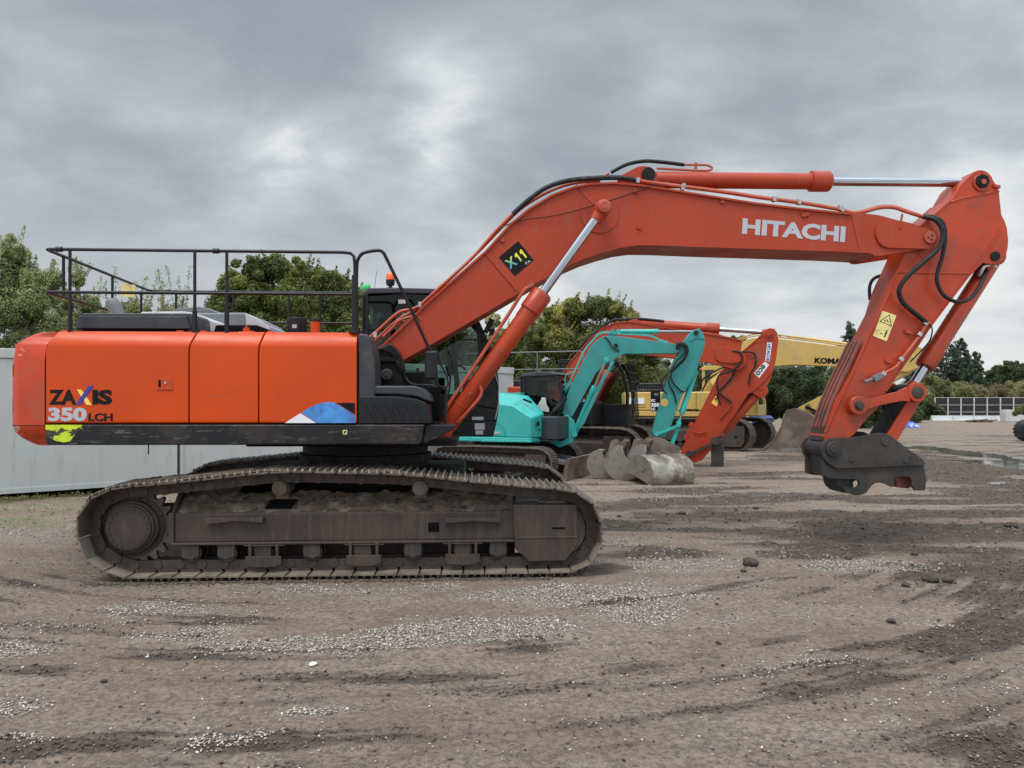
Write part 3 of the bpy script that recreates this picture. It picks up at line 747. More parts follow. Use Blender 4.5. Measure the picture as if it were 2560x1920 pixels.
# ------------------------------------------------------------------ the large orange excavator
F1 = Frame(-1.66, 8.75, 3.2)
EX = thing('excavator', 'large orange excavator in the foreground with handrails on deck and empty quick coupler', 'excavator',
           (F1.ox, F1.oy, 0), F1.a)
P = F1.P
def build_undercarriage():
    px = [(227, 1246), (281, 1219), (362, 1212), (449, 1203), (536, 1194), (652, 1181), (740, 1178), (881, 1181), (1000, 1184), (1127, 1197), (1278, 1212), (1395, 1222), (1440, 1232),
          (1470, 1252), (1491, 1287), (1499, 1333), (1494, 1370), (1474, 1405), (1442, 1428), (1405, 1438)]
    left = [(305, 1440), (250, 1423), (216, 1398), (202, 1365), (194, 1322), (199, 1290)]
    px = [(x + (9 if x > 1300 else (-4 if x < 250 else 0)) * (1 if x < 250 else min(1, (x - 1300) / 120)), y) for x, y in px]; left = [(x - (7 if x < 300 else 0), y) for x, y in left]
    top = F1.xz(px, -1.595); lf = F1.xz(left, -1.595)
    top[-1] = (top[-1][0], .032); lf[0] = (lf[0][0], .032)
    path = top[:1] + smooth2(top, 2)[1:] + smooth2(lf, 2)
    sh = shoe_mesh(.205, .60)
    # mud lying on the upper run, towards the sprocket
    tr, nodes = crawler(EX, path, -1.295, .60, .205, shoe=sh)
    b = MB(); rr = random.Random(5)
    pts, tot = resample(path, 200)
    for (i0, i1, amp, y0, y1) in ((-4, 38, .028, -1.59, -1.0), (44, 58, .022, -1.56, -1.02)):
        rings = []; ny = 26
        for i in range(i0, i1 + 1):
            p, q = pts[i % 200], pts[(i + 1) % 200]; t = (q - p).normalized(); nrm = Vector((-t.z, 0, t.x))
            if nrm.dot(p - Vector((0, 0, .5))) < 0: nrm = -nrm
            e = min(1, (i - i0) / 4, (i1 - i) / 7)
            row = []
            for j in range(ny + 1):
                y = y0 + (y1 - y0) * j / ny; v = float(vnoise(np.array([i * .9]), np.array([j * .9]), 3)[0]); v2 = float(vnoise(np.array([i * .35]), np.array([j * .3]), 9)[0])
                ed = min(1, j / 2, (ny - j) / 2)
                row.append(tuple(Vector((p.x, y + .01 * (v - .5), p.z)) + nrm * ((.004 + amp * (.35 * v + 1.2 * v2)) * e * (.3 + .7 * ed) - (1 - e) * .02)))
            rings.append(row)
        base = len(b.v)
        for r_ in rings: b.v.extend(r_)
        for i in range(len(rings) - 1):
            for j in range(ny):
                k = base + i * (ny + 1) + j; b.f.append([k, k + 1, k + ny + 2, k + ny + 1]); b.m.append(0)
    b.build('caked_mud', M['mud'], tr, smooth=60)
    far, _ = crawler(EX, path, 1.295, .60, .205, shoe=sh)
    # frames, rollers, drives for both sides
    zt = .595
    xa, xb = P(437, 1320, -1.44).x, P(1292, 1320, -1.44).x
    xs, zs = P(320, 1321, -1.47).x, P(320, 1321, -1.47).z
    xi, zi = P(1388, 1320, -1.3).x, P(1388, 1320, -1.3).z
    for s in (1, -1):
        Y = lambda v: -v * s      # v: distance outward from the centre line
        b = MB()
        b.prismx([(Y(1.44), .335), (Y(1.44), zt), (Y(1.235), .735), (Y(1.03), .735), (Y(1.03), .335)], xa, xb)
        b.box(xa - .02, xb, min(Y(1.475), Y(1.02)), max(Y(1.475), Y(1.02)), .308, .333)
        b.box(xa - .055, xa - .002, min(Y(1.46), Y(1.06)), max(Y(1.46), Y(1.06)), .308, zt + .02)
        b.prismx([(Y(1.43), zt + .02), (Y(1.235), .80), (Y(1.06), .80), (Y(1.06), zt)], xa - .04, xa - .003)
        b.box(xa, xb, min(Y(1.12), Y(1.09)), max(Y(1.12), Y(1.09)), .10, .34)  # inner plate added to shut off light seen through the roller gaps
        # yokes that reach to idler and drive
        b.box(xb - .2, xi, min(Y(1.40), Y(1.36)), max(Y(1.40), Y(1.36)), .36, .60)
        b.box(xs, xa, min(Y(1.16), Y(1.05)), max(Y(1.16), Y(1.05)), .30, .66)
        fr = b.build('track_frame', M['frame'], EX, bevel=.008)
        b = MB(); nx, ny = 150, 14; zsl = lambda y_: zt + (1.44 - y_) / (1.44 - 1.235) * (.735 - zt)
        for i in range(nx + 1):
            for j in range(ny + 1):
                x = xa + .03 + (xb - xa - .06) * i / nx; yv = 1.435 - .235 * j / ny
                v = float(fbm(np.array([i * .33]), np.array([j * .8]), 3, 5)[0]); e_ = min(1, j / 3)
                hole = 1 if (s == 1 and P(664, 1260, -1.36).x < x < P(740, 1260, -1.36).x and 2 < j < 10) else 0
                b.v.append((x, Y(yv), zsl(yv) + (-.02 if hole else (.045 * max(0, v - .36) * 2.0 * e_ - .006 * (1 - e_)))))
        for i in range(nx):
            for j in range(ny): k = i * (ny + 1) + j; b.f.append([k, k + 1, k + ny + 2, k + ny + 1]); b.m.append(0)
        b.build('caked_mud', M['mud'], fr, smooth=60)
        for c0, c1 in ((515, 660), (1112, 1250)):
            st = MB(); q = F1.xz([(c0, 1293), ((c0 + c1) / 2, 1296), (c1, 1293), (c1, 1306), ((c0 + c1) / 2, 1302), (c0, 1311 if c0 < 900 else 1308)], -1.47)
            st.prism(q, min(Y(1.50), Y(1.44)), max(Y(1.50), Y(1.44))); st.build('step', M['frame'], fr, bevel=.004)
        if s == 1:
            ho = MB()
            ho.prism(F1.xz([(1072, 1306), (1096, 1306), (1098, 1311), (1098, 1330), (1072, 1330), (1070, 1325), (1070, 1309)], -1.441), -1.4425, -1.43)
            o = ho.build('painted_opening', M['dark'], fr, smooth=0)  # flat black plate, the shade of a hole given as colour
            ho = MB(); zz = lambda y_: zt + (1.44 - y_) / (1.44 - 1.235) * (.735 - zt)
            x0, x1 = P(668, 1260, -1.36).x, P(735, 1260, -1.36).x
            v = [(x0 - .03, -1.385, zz(1.385) + .003), (x1 - .02, -1.385, zz(1.385) + .003), (x1 + .02, -1.275, zz(1.275) + .003), (x0 + .02, -1.275, zz(1.275) + .003)]
            ho.add(v, [(0, 1, 2, 3)]); ho.build('painted_opening', M['dark'], fr, smooth=0)  # black sheet laid on the slope in place of a hole's shade
        gu = MB(); g = F1.xz([(1283, 1262), (1442, 1262), (1444, 1362), (1415, 1402), (1322, 1404), (1288, 1372)], -1.50)
        gu.prism(g, min(Y(1.50), Y(1.08)), max(Y(1.50), Y(1.08)))
        gl = F1.xz([(1289, 1342), (1443, 1340), (1443, 1346), (1289, 1348)], -1.50); gu.prism(gl, min(Y(1.506), Y(1.49)), max(Y(1.506), Y(1.49)))
        gg = gu.build('front_guard', M['frame'], EX, bevel=.012)
        if s == 1: MB().prism(F1.xz([(1380, 1318), (1412, 1318), (1412, 1323), (1380, 1323)], -1.501), -1.503, -1.49).build('painted_slot', M['dark'], gg, smooth=0)  # thin black plate, its colour imitates the shade inside a cut
        # drive
        b = MB(); b.turn((xs, Y(1.475), zs), (0, s, 0), [(0, .185), (.004, .203), (.035, .208), (.040, .222), (.075, .225), (.080, .245), (.13, .25), (.135, .285), (.30, .29)], 40)
        dr = b.build('final_drive', M['frame'], EX, smooth=30)
        bo = MB()
        for k in range(20):
            an = 2 * math.pi * k / 20; q = Vector((xs + .178 * math.cos(an), Y(1.481), zs + .178 * math.sin(an)))
            bo.cyl(q, q + Vector((0, .02 * s, 0)), .0165, seg=6)
        for k in range(26):
            an = 2 * math.pi * (k + .5) / 26; q = Vector((xs + .265 * math.cos(an), Y(1.352), zs + .265 * math.sin(an)))
            bo.cyl(q, q + Vector((0, .03 * s, 0)), .013, seg=6)
        bo.build('bolts', M['coupler'], dr, smooth=0)
        b = MB(); teeth = 21; pr = []
        for k in range(teeth * 4):
            an = 2 * math.pi * k / (teeth * 4); r_ = (.315, .315, .375, .375)[k % 4] - (.0 if k % 4 < 2 else .0)
            pr.append((xs + r_ * math.cos(an), zs + r_ * math.sin(an)))
        b.prism(pr, -1.295 * s - .03, -1.295 * s + .03); b.build('sprocket', M['shoe'], EX, smooth=0)
        b = MB(); b.turn((xi, -1.295 * s - .09, zi), (0, 1, 0), [(0, .27), (.005, .285), (.045, .285), (.05, .315), (.13, .315), (.135, .285), (.175, .285), (.18, .27)], 48)
        b.cyl((xi, -1.295 * s - .14, zi), (xi, -1.295 * s + .14, zi), .07)
        b.build('idler_wheel', M['shoe'], EX, smooth=30)
        for c in (480, 569, 660, 782, 908, 1033, 1157, 1245):
            q = P(c, 1385, -1.40); x = q.x; b = MB()
            b.turn((x, -1.295 * s - .125, .222), (0, 1, 0), [(0, .075), (.01, .092), (.04, .092), (.045, .075), (.205, .075), (.21, .092), (.24, .092), (.25, .075)], 24)
            r_ = b.build('track_roller', M['chain'], EX, smooth=30)
            b = MB(); yo = min(Y(1.455), Y(1.42)); b.prism([(x - .080, .308), (x + .080, .308), (x + .080, .205), (x + .06, .185), (x + .034, .185), (x + .024, .172), (x - .024, .172), (x - .034, .185), (x - .06, .185), (x - .080, .205)], yo, yo + .035)
            b.box(x - .055, x + .055, min(Y(1.425), Y(1.38)), max(Y(1.425), Y(1.38)), .2, .308)
            b.build('bearing_cap', M['frame'], r_, bevel=.006)
        for c in (660, 910, 1157):
            x = P(c, 1385, -1.47).x; b = MB(); y0 = min(Y(1.50), Y(1.482))
            b.prism([(x - .165, .205), (x + .165, .205), (x + .165, .130), (x + .12, .108), (x, .098), (x - .12, .108), (x - .165, .130)], y0, y0 + .018)
            for e in (-1, 1): b.box(x + e * .125 - .014, x + e * .125 + .014, y0 + .002, y0 + .040, .19, .318)
            b.box(x - .19, x + .19, y0 + .02, y0 + .06, .296, .3065)
            b.build('roller_guard', M['frame'], EX, bevel=.006)
        for c in (698, 1050):
            q = P(c, 1221, -1.43); b = MB(); b.turn((q.x, Y(1.43), q.z), (0, s, 0), [(0, .060), (.004, .070), (.05, .074), (.06, .082), (.30, .082)], 28)
            b.turn((q.x, Y(1.432), q.z), (0, s, 0), [(0, .028), (.01, .030)], 20)
            b.box(q.x - .06, q.x + .06, min(Y(1.30), Y(1.2)), max(Y(1.30), Y(1.2)), .72, q.z)
            b.build('carrier_roller', M['shoe'], EX, smooth=30)
    b = MB(); b.box(-.85, .85, -.72, .72, .50, .93)
    for e in (-1, 1):
        b.prismx([(-1.1, .42), (-1.1, .72), (-.6, .94), (.6, .94), (1.1, .72), (1.1, .42), (.6, .45), (-.6, .45)], e * .85 - .28, e * .85 + .28)
    b.build('carbody', M['blacksteel'], EX, bevel=.02)
    b = MB(); b.turn((0, 0, .92), (0, 0, 1), [(0, .70), (.06, .70), (.07, .74), (.16, .74), (.17, .70), (.27, .70)], 48); b.build('slew_ring', M['blacksteel'], EX, smooth=30)
build_undercarriage()

def build_house():
    y0 = -1.49
    zb, zc, zt = P(500, 1058, y0).z, P(500, 861, y0).z, P(500, 829.5, y0 + .075).z
    zk = P(500, 1113, y0).z
    sec = [(y0 + .012, zb), (y0, zb + .012), (y0, zt - .22), (y0, zt - .16), (y0, zc - .02), (y0 + .004, zc + .004), (y0 + .062, zt - .016), (y0 + .085, zt), (-.55, zt + .03), (-.55, zb)]
    sd = []
    for a, c, nm in ((114.5, 470.5, 'side_door'), (474, 644.5, 'side_panel'), (648, 891.5, 'side_door')):
        sa, sc_ = (.085, .055) if a < 200 else ((.055, .045) if a < 600 else (.045, 0))
        sf = lambda z, amt: amt * max(0, (z - (zt - .22)) / .22) ** 2
        sec2 = sec[:3] + [(y0, zc - .10 + .0), ] + sec[3:] if False else sec
        b = MB(); b.loft([[(P(a, 950, y0).x + sf(z, sa), y, z) for y, z in sec2], [(P(c, 950, y0).x + sf(z, sc_), y, z) for y, z in sec2]]); o = b.build(nm, M['body'], EX, bevel=.006, smooth=30); sd.append(o)
    # dark seam behind the doors
    MB().box(P(114, 950, y0).x, P(893, 950, y0).x, y0 + .03, -.6, zb + .01, zc - .01).build('door_frame', M['dark'], EX, smooth=0)
    # latch
    b = MB(); q = F1.xz([(394, 947), (431, 947), (431, 971), (394, 971)], y0)
    b.prism(q, y0 - .004, y0 + .01); la = b.build('latch', M['body_worn'], sd[0], bevel=.002)
    MB().prism(F1.xz([(396, 950), (402, 950), (402, 968), (396, 968)], y0 - .004), y0 - .006, y0).build('painted_recess', M['dark'], la, smooth=0)  # raised black plate, the hollow's shade put into its colour
    b = MB(); disc(F1, b, 413, 957, y0 - .014, y0, .011, 16); b.build('lock', M['steel'], la)
    b = MB(); b.prism(F1.xz([(392, 971), (433, 971), (433, 974), (392, 974)], y0), y0 - .010, y0); b.build('handle', M['body_worn'], la, bevel=.002)
    # lettering on the rear door
    n = (0, -1, 0); ux = (1, 0, 0); uz = (0, 0, 1); yy = y0 - .0005
    def tx(s, a, c, top, bot, mat, bold, par, **k):
        p = P(a, bot, yy); q = P(c, bot, yy); t = P(a, top, yy); text_on(s, mat, par, p, ux, uz, (q - p).length, (t - p).length, n, bold=bold, **k)
    tx('ZA', 122, 191, 974, 1012, M['ink'], .045, sd[0]); tx('IS', 231, 281, 974, 1012, M['ink'], .055, sd[0])
    dec(F1, 'lettering_stroke', [(192.4, 974), (204, 974), (230, 1012.3), (217, 1012.3)], y0, M['yellowv'], sd[0])
    dec(F1, 'lettering_stroke', [(222.8, 964.2), (233.8, 964.2), (202.5, 1011), (189.5, 1011)], y0, M['navy'], sd[0], t=.006)
    tx('350', 121, 217, 1018.6, 1053.4, M['silver'], .05, sd[0]); tx('LCH', 221, 282, 1033, 1053, M['ink'], .04, sd[0])
    dec(F1, 'decal', [(712.3, 1057.5), (751, 1033), (790.4, 1057.5)], y0, M['white'], sd[2])
    dec(F1, 'decal', [(753, 1031.6), (768.5, 1022), (784.5, 1013.7), (799.4, 1007.8), (819.3, 1005.3), (836.2, 1006.3), (888.5, 1038.6), (888.5, 1057.5), (792.4, 1057.5)], y0, M['blue'], sd[2])
    dec(F1, 'decal', [(841, 1007.3), (887.5, 1007.3), (887.5, 1036)], y0, M['ink'], sd[2])
    b = MB()
    for c in (150, 440, 500, 620, 670, 870): b.box(P(c, 832, y0).x - .03, P(c, 832, y0).x + .03, y0 + .088, y0 + .12, zt - .004, zt + .012)
    split_loose(b.build('hinge', M['body'], EX, bevel=.004))
    # scratches
    for a, c, par in (((528, 990), (632, 966), sd[1]), ((536, 988), (552, 992), sd[1]), ((690, 999), (705, 994), sd[2])):
        dec(F1, 'scratch', [a, c, (c[0], c[1] + 1.1), (a[0], a[1] + 1.6)], y0, M['pipe'], par, t=.0015)
    # counterweight, rounded in plan
    xs = P(111, 950, y0).x; xr = P(37, 950, -1.36).x
    def shift(z, amt=.085): return amt * max(0, (z - (zt - .22)) / .22) ** 2
    def ring(z, d):
        ds = min(d, .085); pts = []; xq = xs + shift(z)
        W = 1.49 - ds; R = .13; x0 = min(xr + d, xq - R - .02)
        pts += [(xq, -W), ((xq + x0 + R) / 2, -W)]
        for k in range(9):
            a = math.pi / 2 * k / 8; pts.append((x0 + R - R * math.sin(a), -W + R - R * math.cos(a)))
        for k in range(1, 12):
            y = (-W + R) + (2 * (W - R)) * k / 12; pts.append((x0 - .40 * (1 - (y / (W - R)) ** 2), y))
        m = [(a, -c) for a, c in pts[:11]][::-1]
        return [(a, c, z) for a, c in pts + m]
    zz = lambda v: P(60, v, -1.40).z
    lev = [(1113.5, .21), (1111, .16), (1105, .105), (1095, .055), (1080, .015), (1062, 0), (1061, 0), (960, 0), (900, .004), (864, .018), (856, .035), (847, .070), (841, .10), (836, .14), (832, .18), (829.5, .22)]
    b = MB(); b.loft([ring(zz(v), d) for v, d in lev]); cw = b.build('counterweight', M['body_worn'], EX, smooth=50)
    b = MB(); b.loft([ring(zz(v), -.003) for v in (1063.5, 1062)], cap=False); b.build('seam', M['ink'], cw, smooth=0)
    for tp, bt, mat, a, c in ((911, 942, M['yellowv'], .02, .13), (999, 1036, M['white'], .0, .05)):
        b = MB(); R = .133; W = 1.493; x0 = xr - .004; pts = []
        for k in range(6):
            an = math.pi / 2 * (.55 + (.45 if mat is M['yellowv'] else .4) * k / 5); pts.append((x0 + R - R * math.sin(an), -W + R - R * math.cos(an)))
        b.add([(x, y, zz(bt)) for x, y in pts] + [(x, y, zz(tp)) for x, y in pts], [(k, k + 1, k + 7, k + 6) for k in range(5)])
        b.build('sticker', mat, cw, smooth=60)
    # skirt and belly
    b = MB(); b.prism(F1.xz([(113.5, 1061), (1062, 1061), (1055, 1103), (1048, 1112), (122, 1113), (113.5, 1110)], y0 + .004), y0 + .004, -1.25)
    sk = b.build('side_skirt', M['deckblack'], EX, bevel=.016, seg=3)
    dec(F1, 'hivis_patch', [(114, 1062), (207, 1062), (206, 1072), (190, 1084), (176, 1103), (160, 1106), (140, 1102), (122, 1094), (114, 1090)], y0 + .004, M['hivis'], sk)
    dec(F1, 'decal', [(857, 1075), (868, 1075), (868, 1086), (857, 1086)], y0 + .004, M['sticker'], sk)
    dec(F1, 'decal', [(862, 1077), (866, 1077), (866, 1080), (859, 1084), (859, 1082)], y0 + .001, M['ink'], sk)
    b = MB(); b.box(-2.85, P(1050, 1100, -1.24).x, -1.24, 1.40, zk + .03, zb + .05); b.box(-1.1, 1.05, -.9, .9, zk - .05, zk + .03)
    b.box(P(1050, 1100, -1.24).x, P(1100, 1100, -.4).x, -.5, .40, zk + .03, zb - .02); b.build('main_deck', M['blacksteel'], EX, bevel=.02)
    b = MB(); q = P(371, 1112, -1.4); b.cyl(q, q - Vector((0, 0, .09)), .006); b.build('drain_hose', M['rubber'], EX)
    b = MB(); b.prism(F1.xz([(1064, 1062), (1139, 1062), (1138, 1069), (1104, 1090), (1062, 1110), (1056, 1105)], -1.40), -1.40, -.9); b.build('step_bracket', M['deckblack'], EX, bevel=.01)
    # far side body and roof
    b = MB(); b.box(-2.45, .05, .30, 1.45, zb, zt - .03); b.box(-2.45, -.2, -.55, .32, zb, zt + .03); b.build('engine_bay', M['body'], EX, bevel=.03)
    # grey hood with sloping front, black vent cover, exhaust, cleaner
    b = MB(); yv = -1.22
    b.prism(F1.xz([(192, 824), (188, 812), (204, 783), (476, 783), (484, 790), (488, 830), (205, 830)], yv), yv, -.75)
    vc = b.build('engine_vent_cover', M['slate'], EX, bevel=.012)
    MB().prism(F1.xz([(198, 790), (466, 791), (478, 822), (190, 821)], yv - .02), yv - .03, yv).build('louvre', M['slate'], vc, bevel=.006)
    MB().prism(F1.xz([(205, 822), (470, 822), (466, 832), (212, 832)], yv), yv - .004, yv + .1).build('vent_gap', M['dark'], vc, smooth=0)
    MB().prism(F1.xz([(350, 779), (456, 778), (476, 780), (546, 806), (560, 832), (350, 832)], -.62), -.62, .2).build('engine_hood', M['hoodlight'], EX, bevel=.02)
    h2 = MB().prism(F1.xz([(420, 781), (610, 781), (652, 800), (672, 818), (683, 836), (420, 836)], -.1), -.1, .75).build('engine_hood', M['hood'], EX, bevel=.025)
    MB().prism(F1.xz([(613, 782), (650, 800), (668, 814), (680, 834), (618, 834)], -.102), -.112, .755).build('hood_end', M['hoodlight'], h2, bevel=.01)
    MB().prism(F1.xz([(426, 779), (444, 770), (498, 766), (520, 770), (545, 781), (430, 781)], .35), .35, .9).build('engine_hood', M['hood'], EX, bevel=.02)
    MB().prism(F1.xz([(538, 812), (645, 812), (645, 834), (532, 834)], -.9), -.9, -.3).build('battery_box', M['dark'], EX, bevel=.02)
    b = MB(); q = P(296, 790, -.3); b.turn(q, (-.42, 0, 1), [(0, .075), (.12, .072), (.17, .065), (.19, .05)], 20); b.build('exhaust_stack', M['hood'], EX, smooth=50)
    b = MB(); q = P(742, 834, -.95); q.z = zt; b.turn(q, (0, 0, 1), [(0, .108), (.03, .112), (.035, .094), (.05, .094), (.052, .101), (.175, .101), (.178, .093), (.19, .088)], 32); pc = b.build('air_precleaner', M['black'], EX, smooth=35)
    MB().prism([(q.x - .022, zt + .075), (q.x + .022, zt + .075), (q.x + .022, zt + .11), (q.x - .022, zt + .11)], q.y - .104, q.y - .098).build('logo', M['silver'], pc, smooth=0)
    b = MB(); q = P(788, 834, -1.2); q.z = zt; b.turn(q, (0, 0, 1), [(0, .048), (.125, .048)], 24); fc = b.build('filler_neck', M['body'], EX, smooth=35)
    b = MB(); b.turn(q + Vector((0, 0, .122)), (0, 0, 1), [(0, .050), (.03, .050), (.036, .042)], 24); b.build('cap', M['black'], fc, smooth=35)
    b = MB(); q = P(616, 832, -1.2); q.z = zt; b.turn(q, (0, 0, 1), [(0, .09), (.02, .07), (.022, .035), (.06, .03)], 20); b.cyl(q + Vector((0, 0, .06)), q + Vector((0, 0, .085)), .010); b.build('tank_cap', M['body'], EX, smooth=35)
    # grey pillar, tool box
    b = MB(); b.prism(F1.xz([(894, 834), (914, 834), (924, 841), (931, 868), (936, 900), (938, 950), (937, 990), (932, 1004), (894, 1008)], -1.46), -1.46, -.95); b.build('corner_cover', M['slate'], EX, bevel=.022, seg=3)
    b = MB(); b.prism(F1.xz([(895, 992), (905, 990.5), (994, 991.5), (1039.5, 997), (1060, 1004), (1070.4, 1012), (1075.3, 1059), (895, 1060)], -1.478), -1.478, -.9); tb = b.build('tool_box', M['black'], EX, bevel=.012, seg=3)
    b = MB()
    for i in range(6):
        x0, x1 = 905 + 26 * i, 938 + 23 * i - i * .5; t0 = 1002 + i * .8
        b.prism(F1.xz([(x0, t0), (x0 + 6, t0), ((x0 + x1) / 2 + 9, 1023), (x1 + 5, 1049), (x1, 1051), ((x0 + x1) / 2 + 3, 1026)], -1.478), -1.492, -1.475)
    b.build('louvre', M['black'], tb, bevel=.003)
    b = MB(); b.prism(F1.xz([(924, 964.4), (1036, 964.4), (1057.4, 971), (1072, 985.6), (1079, 1005), (1063, 1002), (1041, 992), (994, 987), (923, 986.4)], -1.44), -1.44, -.85); b.build('tool_box_lid', M['slate'], tb, bevel=.02, seg=3)
    # front: black block added in place of the shade between boom and cab
    b = MB(); b.box(P(1083, 1040, -.8).x - .25, P(1100, 1040, -.8).x, -.80, -.5, zb - .0, zb + .36); b.build('dark_infill', M['dark'], EX, bevel=.02)
    # handrails
    zr, zm = P(500, 627, -1.40).z, P(500, 733, -1.40).z
    r = .0155
    xl = P(114, 627, -1.40).x; xe = P(887, 627, -1.40).x; xfar = P(376, 725, 1.35).x
    def T(pts, sm=0, rad=r): b.tube(pts, rad, 10, sm)
    def corner(a, c, d, k=.09):
        a, c, d = Vector(a), Vector(c), Vector(d); u = (a - c).normalized() * k; w = (d - c).normalized() * k
        return [c + u, c + u * .35 + w * .0 + (w * .08), c + w * .35 + u * .08, c + w]
    b = MB()
    T([(xe, -1.40, zt)] + corner((xe, -1.4, zt), (xe, -1.40, zr), (xl, -1.4, zr), .11) + corner((xe, -1.4, zr), (xl, -1.40, zr), (xfar, 1.35, zr), .07) + corner((xl, -1.4, zr), (xfar, 1.35, zr), (1.0, 1.35, zr), .15) + [(P(1140, 725, 1.35).x - 1.3, 1.35, zr)])
    T([(xe, -1.40, zm), (xl + .1, -1.4, zm)] + corner((xe, -1.4, zm), (xl, -1.40, zm), (xfar, 1.35, zm), .06) + corner((xl, -1.4, zm), (xfar, 1.35, zm), (1.0, 1.35, zm), .15) + [(P(880, 780, 1.35).x, 1.35, zm)])
    hr = b.build('handrail', M['rail'], EX, smooth=60)
    for c, yy_ in ((175, -1.40), (487, -1.40), (567, -1.40)):
        b = MB(); x = P(c, 700, yy_).x; b.cyl((x, yy_, zt - .02), (x, yy_, zr), r * .95, seg=10); b.cyl((x, yy_, zt - .02), (x, yy_, zt + .20), r * 1.45, seg=10); b.build('post', M['rail'], hr, smooth=60)
    b = MB(); b.cyl((xe, -1.4, zt), (xe, -1.4, zt + .55), r * 1.9, seg=12); b.turn((xe, -1.4, zt - .005), (0, 0, 1), [(0, .06), (.03, .055), (.035, .035)], 16); b.build('post', M['rail'], hr, smooth=60)
    for c in (353, 440, 584, 722, 800):
        b = MB(); x = P(c, 790, 1.35).x; b.cyl((x, 1.35, zt - .1), (x, 1.35, zr), r, seg=8); b.build('post', M['rail'], hr, smooth=60)
    for f in (.13, .56):
        b = MB(); x = xl + (xfar - xl) * f; y = -1.4 + 2.75 * f; b.cyl((x, y, zm if f < .3 else zt - .1), (x, y, zr), r, seg=8); b.build('post', M['rail'], hr, smooth=60)
    for (c, v, yy_) in ((148, 626, -1.4), (540, 622, -1.4), (420, 733, 1.35)):
        b = MB(); q = P(c, v, yy_); q.z = zr; b.cyl(q - Vector((.028, 0, 0)), q + Vector((.028, 0, 0)), .026, seg=10); b.build('clamp', M['rail'], hr, smooth=60)
    f = .74; x = xl + (xfar - xl) * f; y = -1.4 + 2.75 * f
    MB().obox((x, y - .02, zr - .10), (1, .4, 0), (-.4, 1, 0), (0, 0, 1), .075, .004, .075).build('tag', M['sticker'], hr, smooth=0)
    # lower far rail by the cab
    b = MB(); q0, q1 = P(675, 835, 1.3), P(880, 838, 1.3); b.cyl(q0, q1, .012, seg=8); b.build('rail', M['rail'], hr, smooth=60)
    # access loop in front and its mirror
    b = MB(); T2 = [P(*p) for p in ((894, 835, -1.36), (892, 760, -1.36), (892, 668, -1.36), (897, 645, -1.36), (910, 632, -1.36), (945, 626, -1.36), (958, 632, -1.36), (968, 650, -1.35), (1020, 757, -1.32), (1074, 874, -1.28))]
    b.tube(catmull(T2, 4), .0165, 10); gl = b.build('grab_rail', M['rail'], EX, smooth=60)
    b = MB(); c = P(1078, 913, -1.28); b.obox(c, (1, 0, 0), (0, 1, 0), (.03, 0, 1), .062, .035, .142); mi = b.build('mirror', M['black'], EX, bevel=.028, seg=3)
    b = MB(); ptube(F1, b, [(1092, 922, -1.22), (1093, 940, -1.2), (1094, 962, -1.2), (1118, 967, -1.2), (1117, 940, -1.2), (1096, 903, -1.2)], .009, 3); ptube(F1, b, [(1115, 967, -1.2), (1114, 1010, -1.2), (1113, 1060, -1.2)], .013, 2)
    b.build('mirror_bracket', M['rail'], mi, smooth=60)
    b = MB(); ptube(F1, b, [(1116, 975, -1.15), (1115, 1030, -1.15), (1112, 1060, -1.15), (1102, 1082, -1.18), (1086, 1097, -1.22), (1062, 1099, -1.3)], .014, 4); b.build('hose', M['rubber'], EX, smooth=60)
build_house()

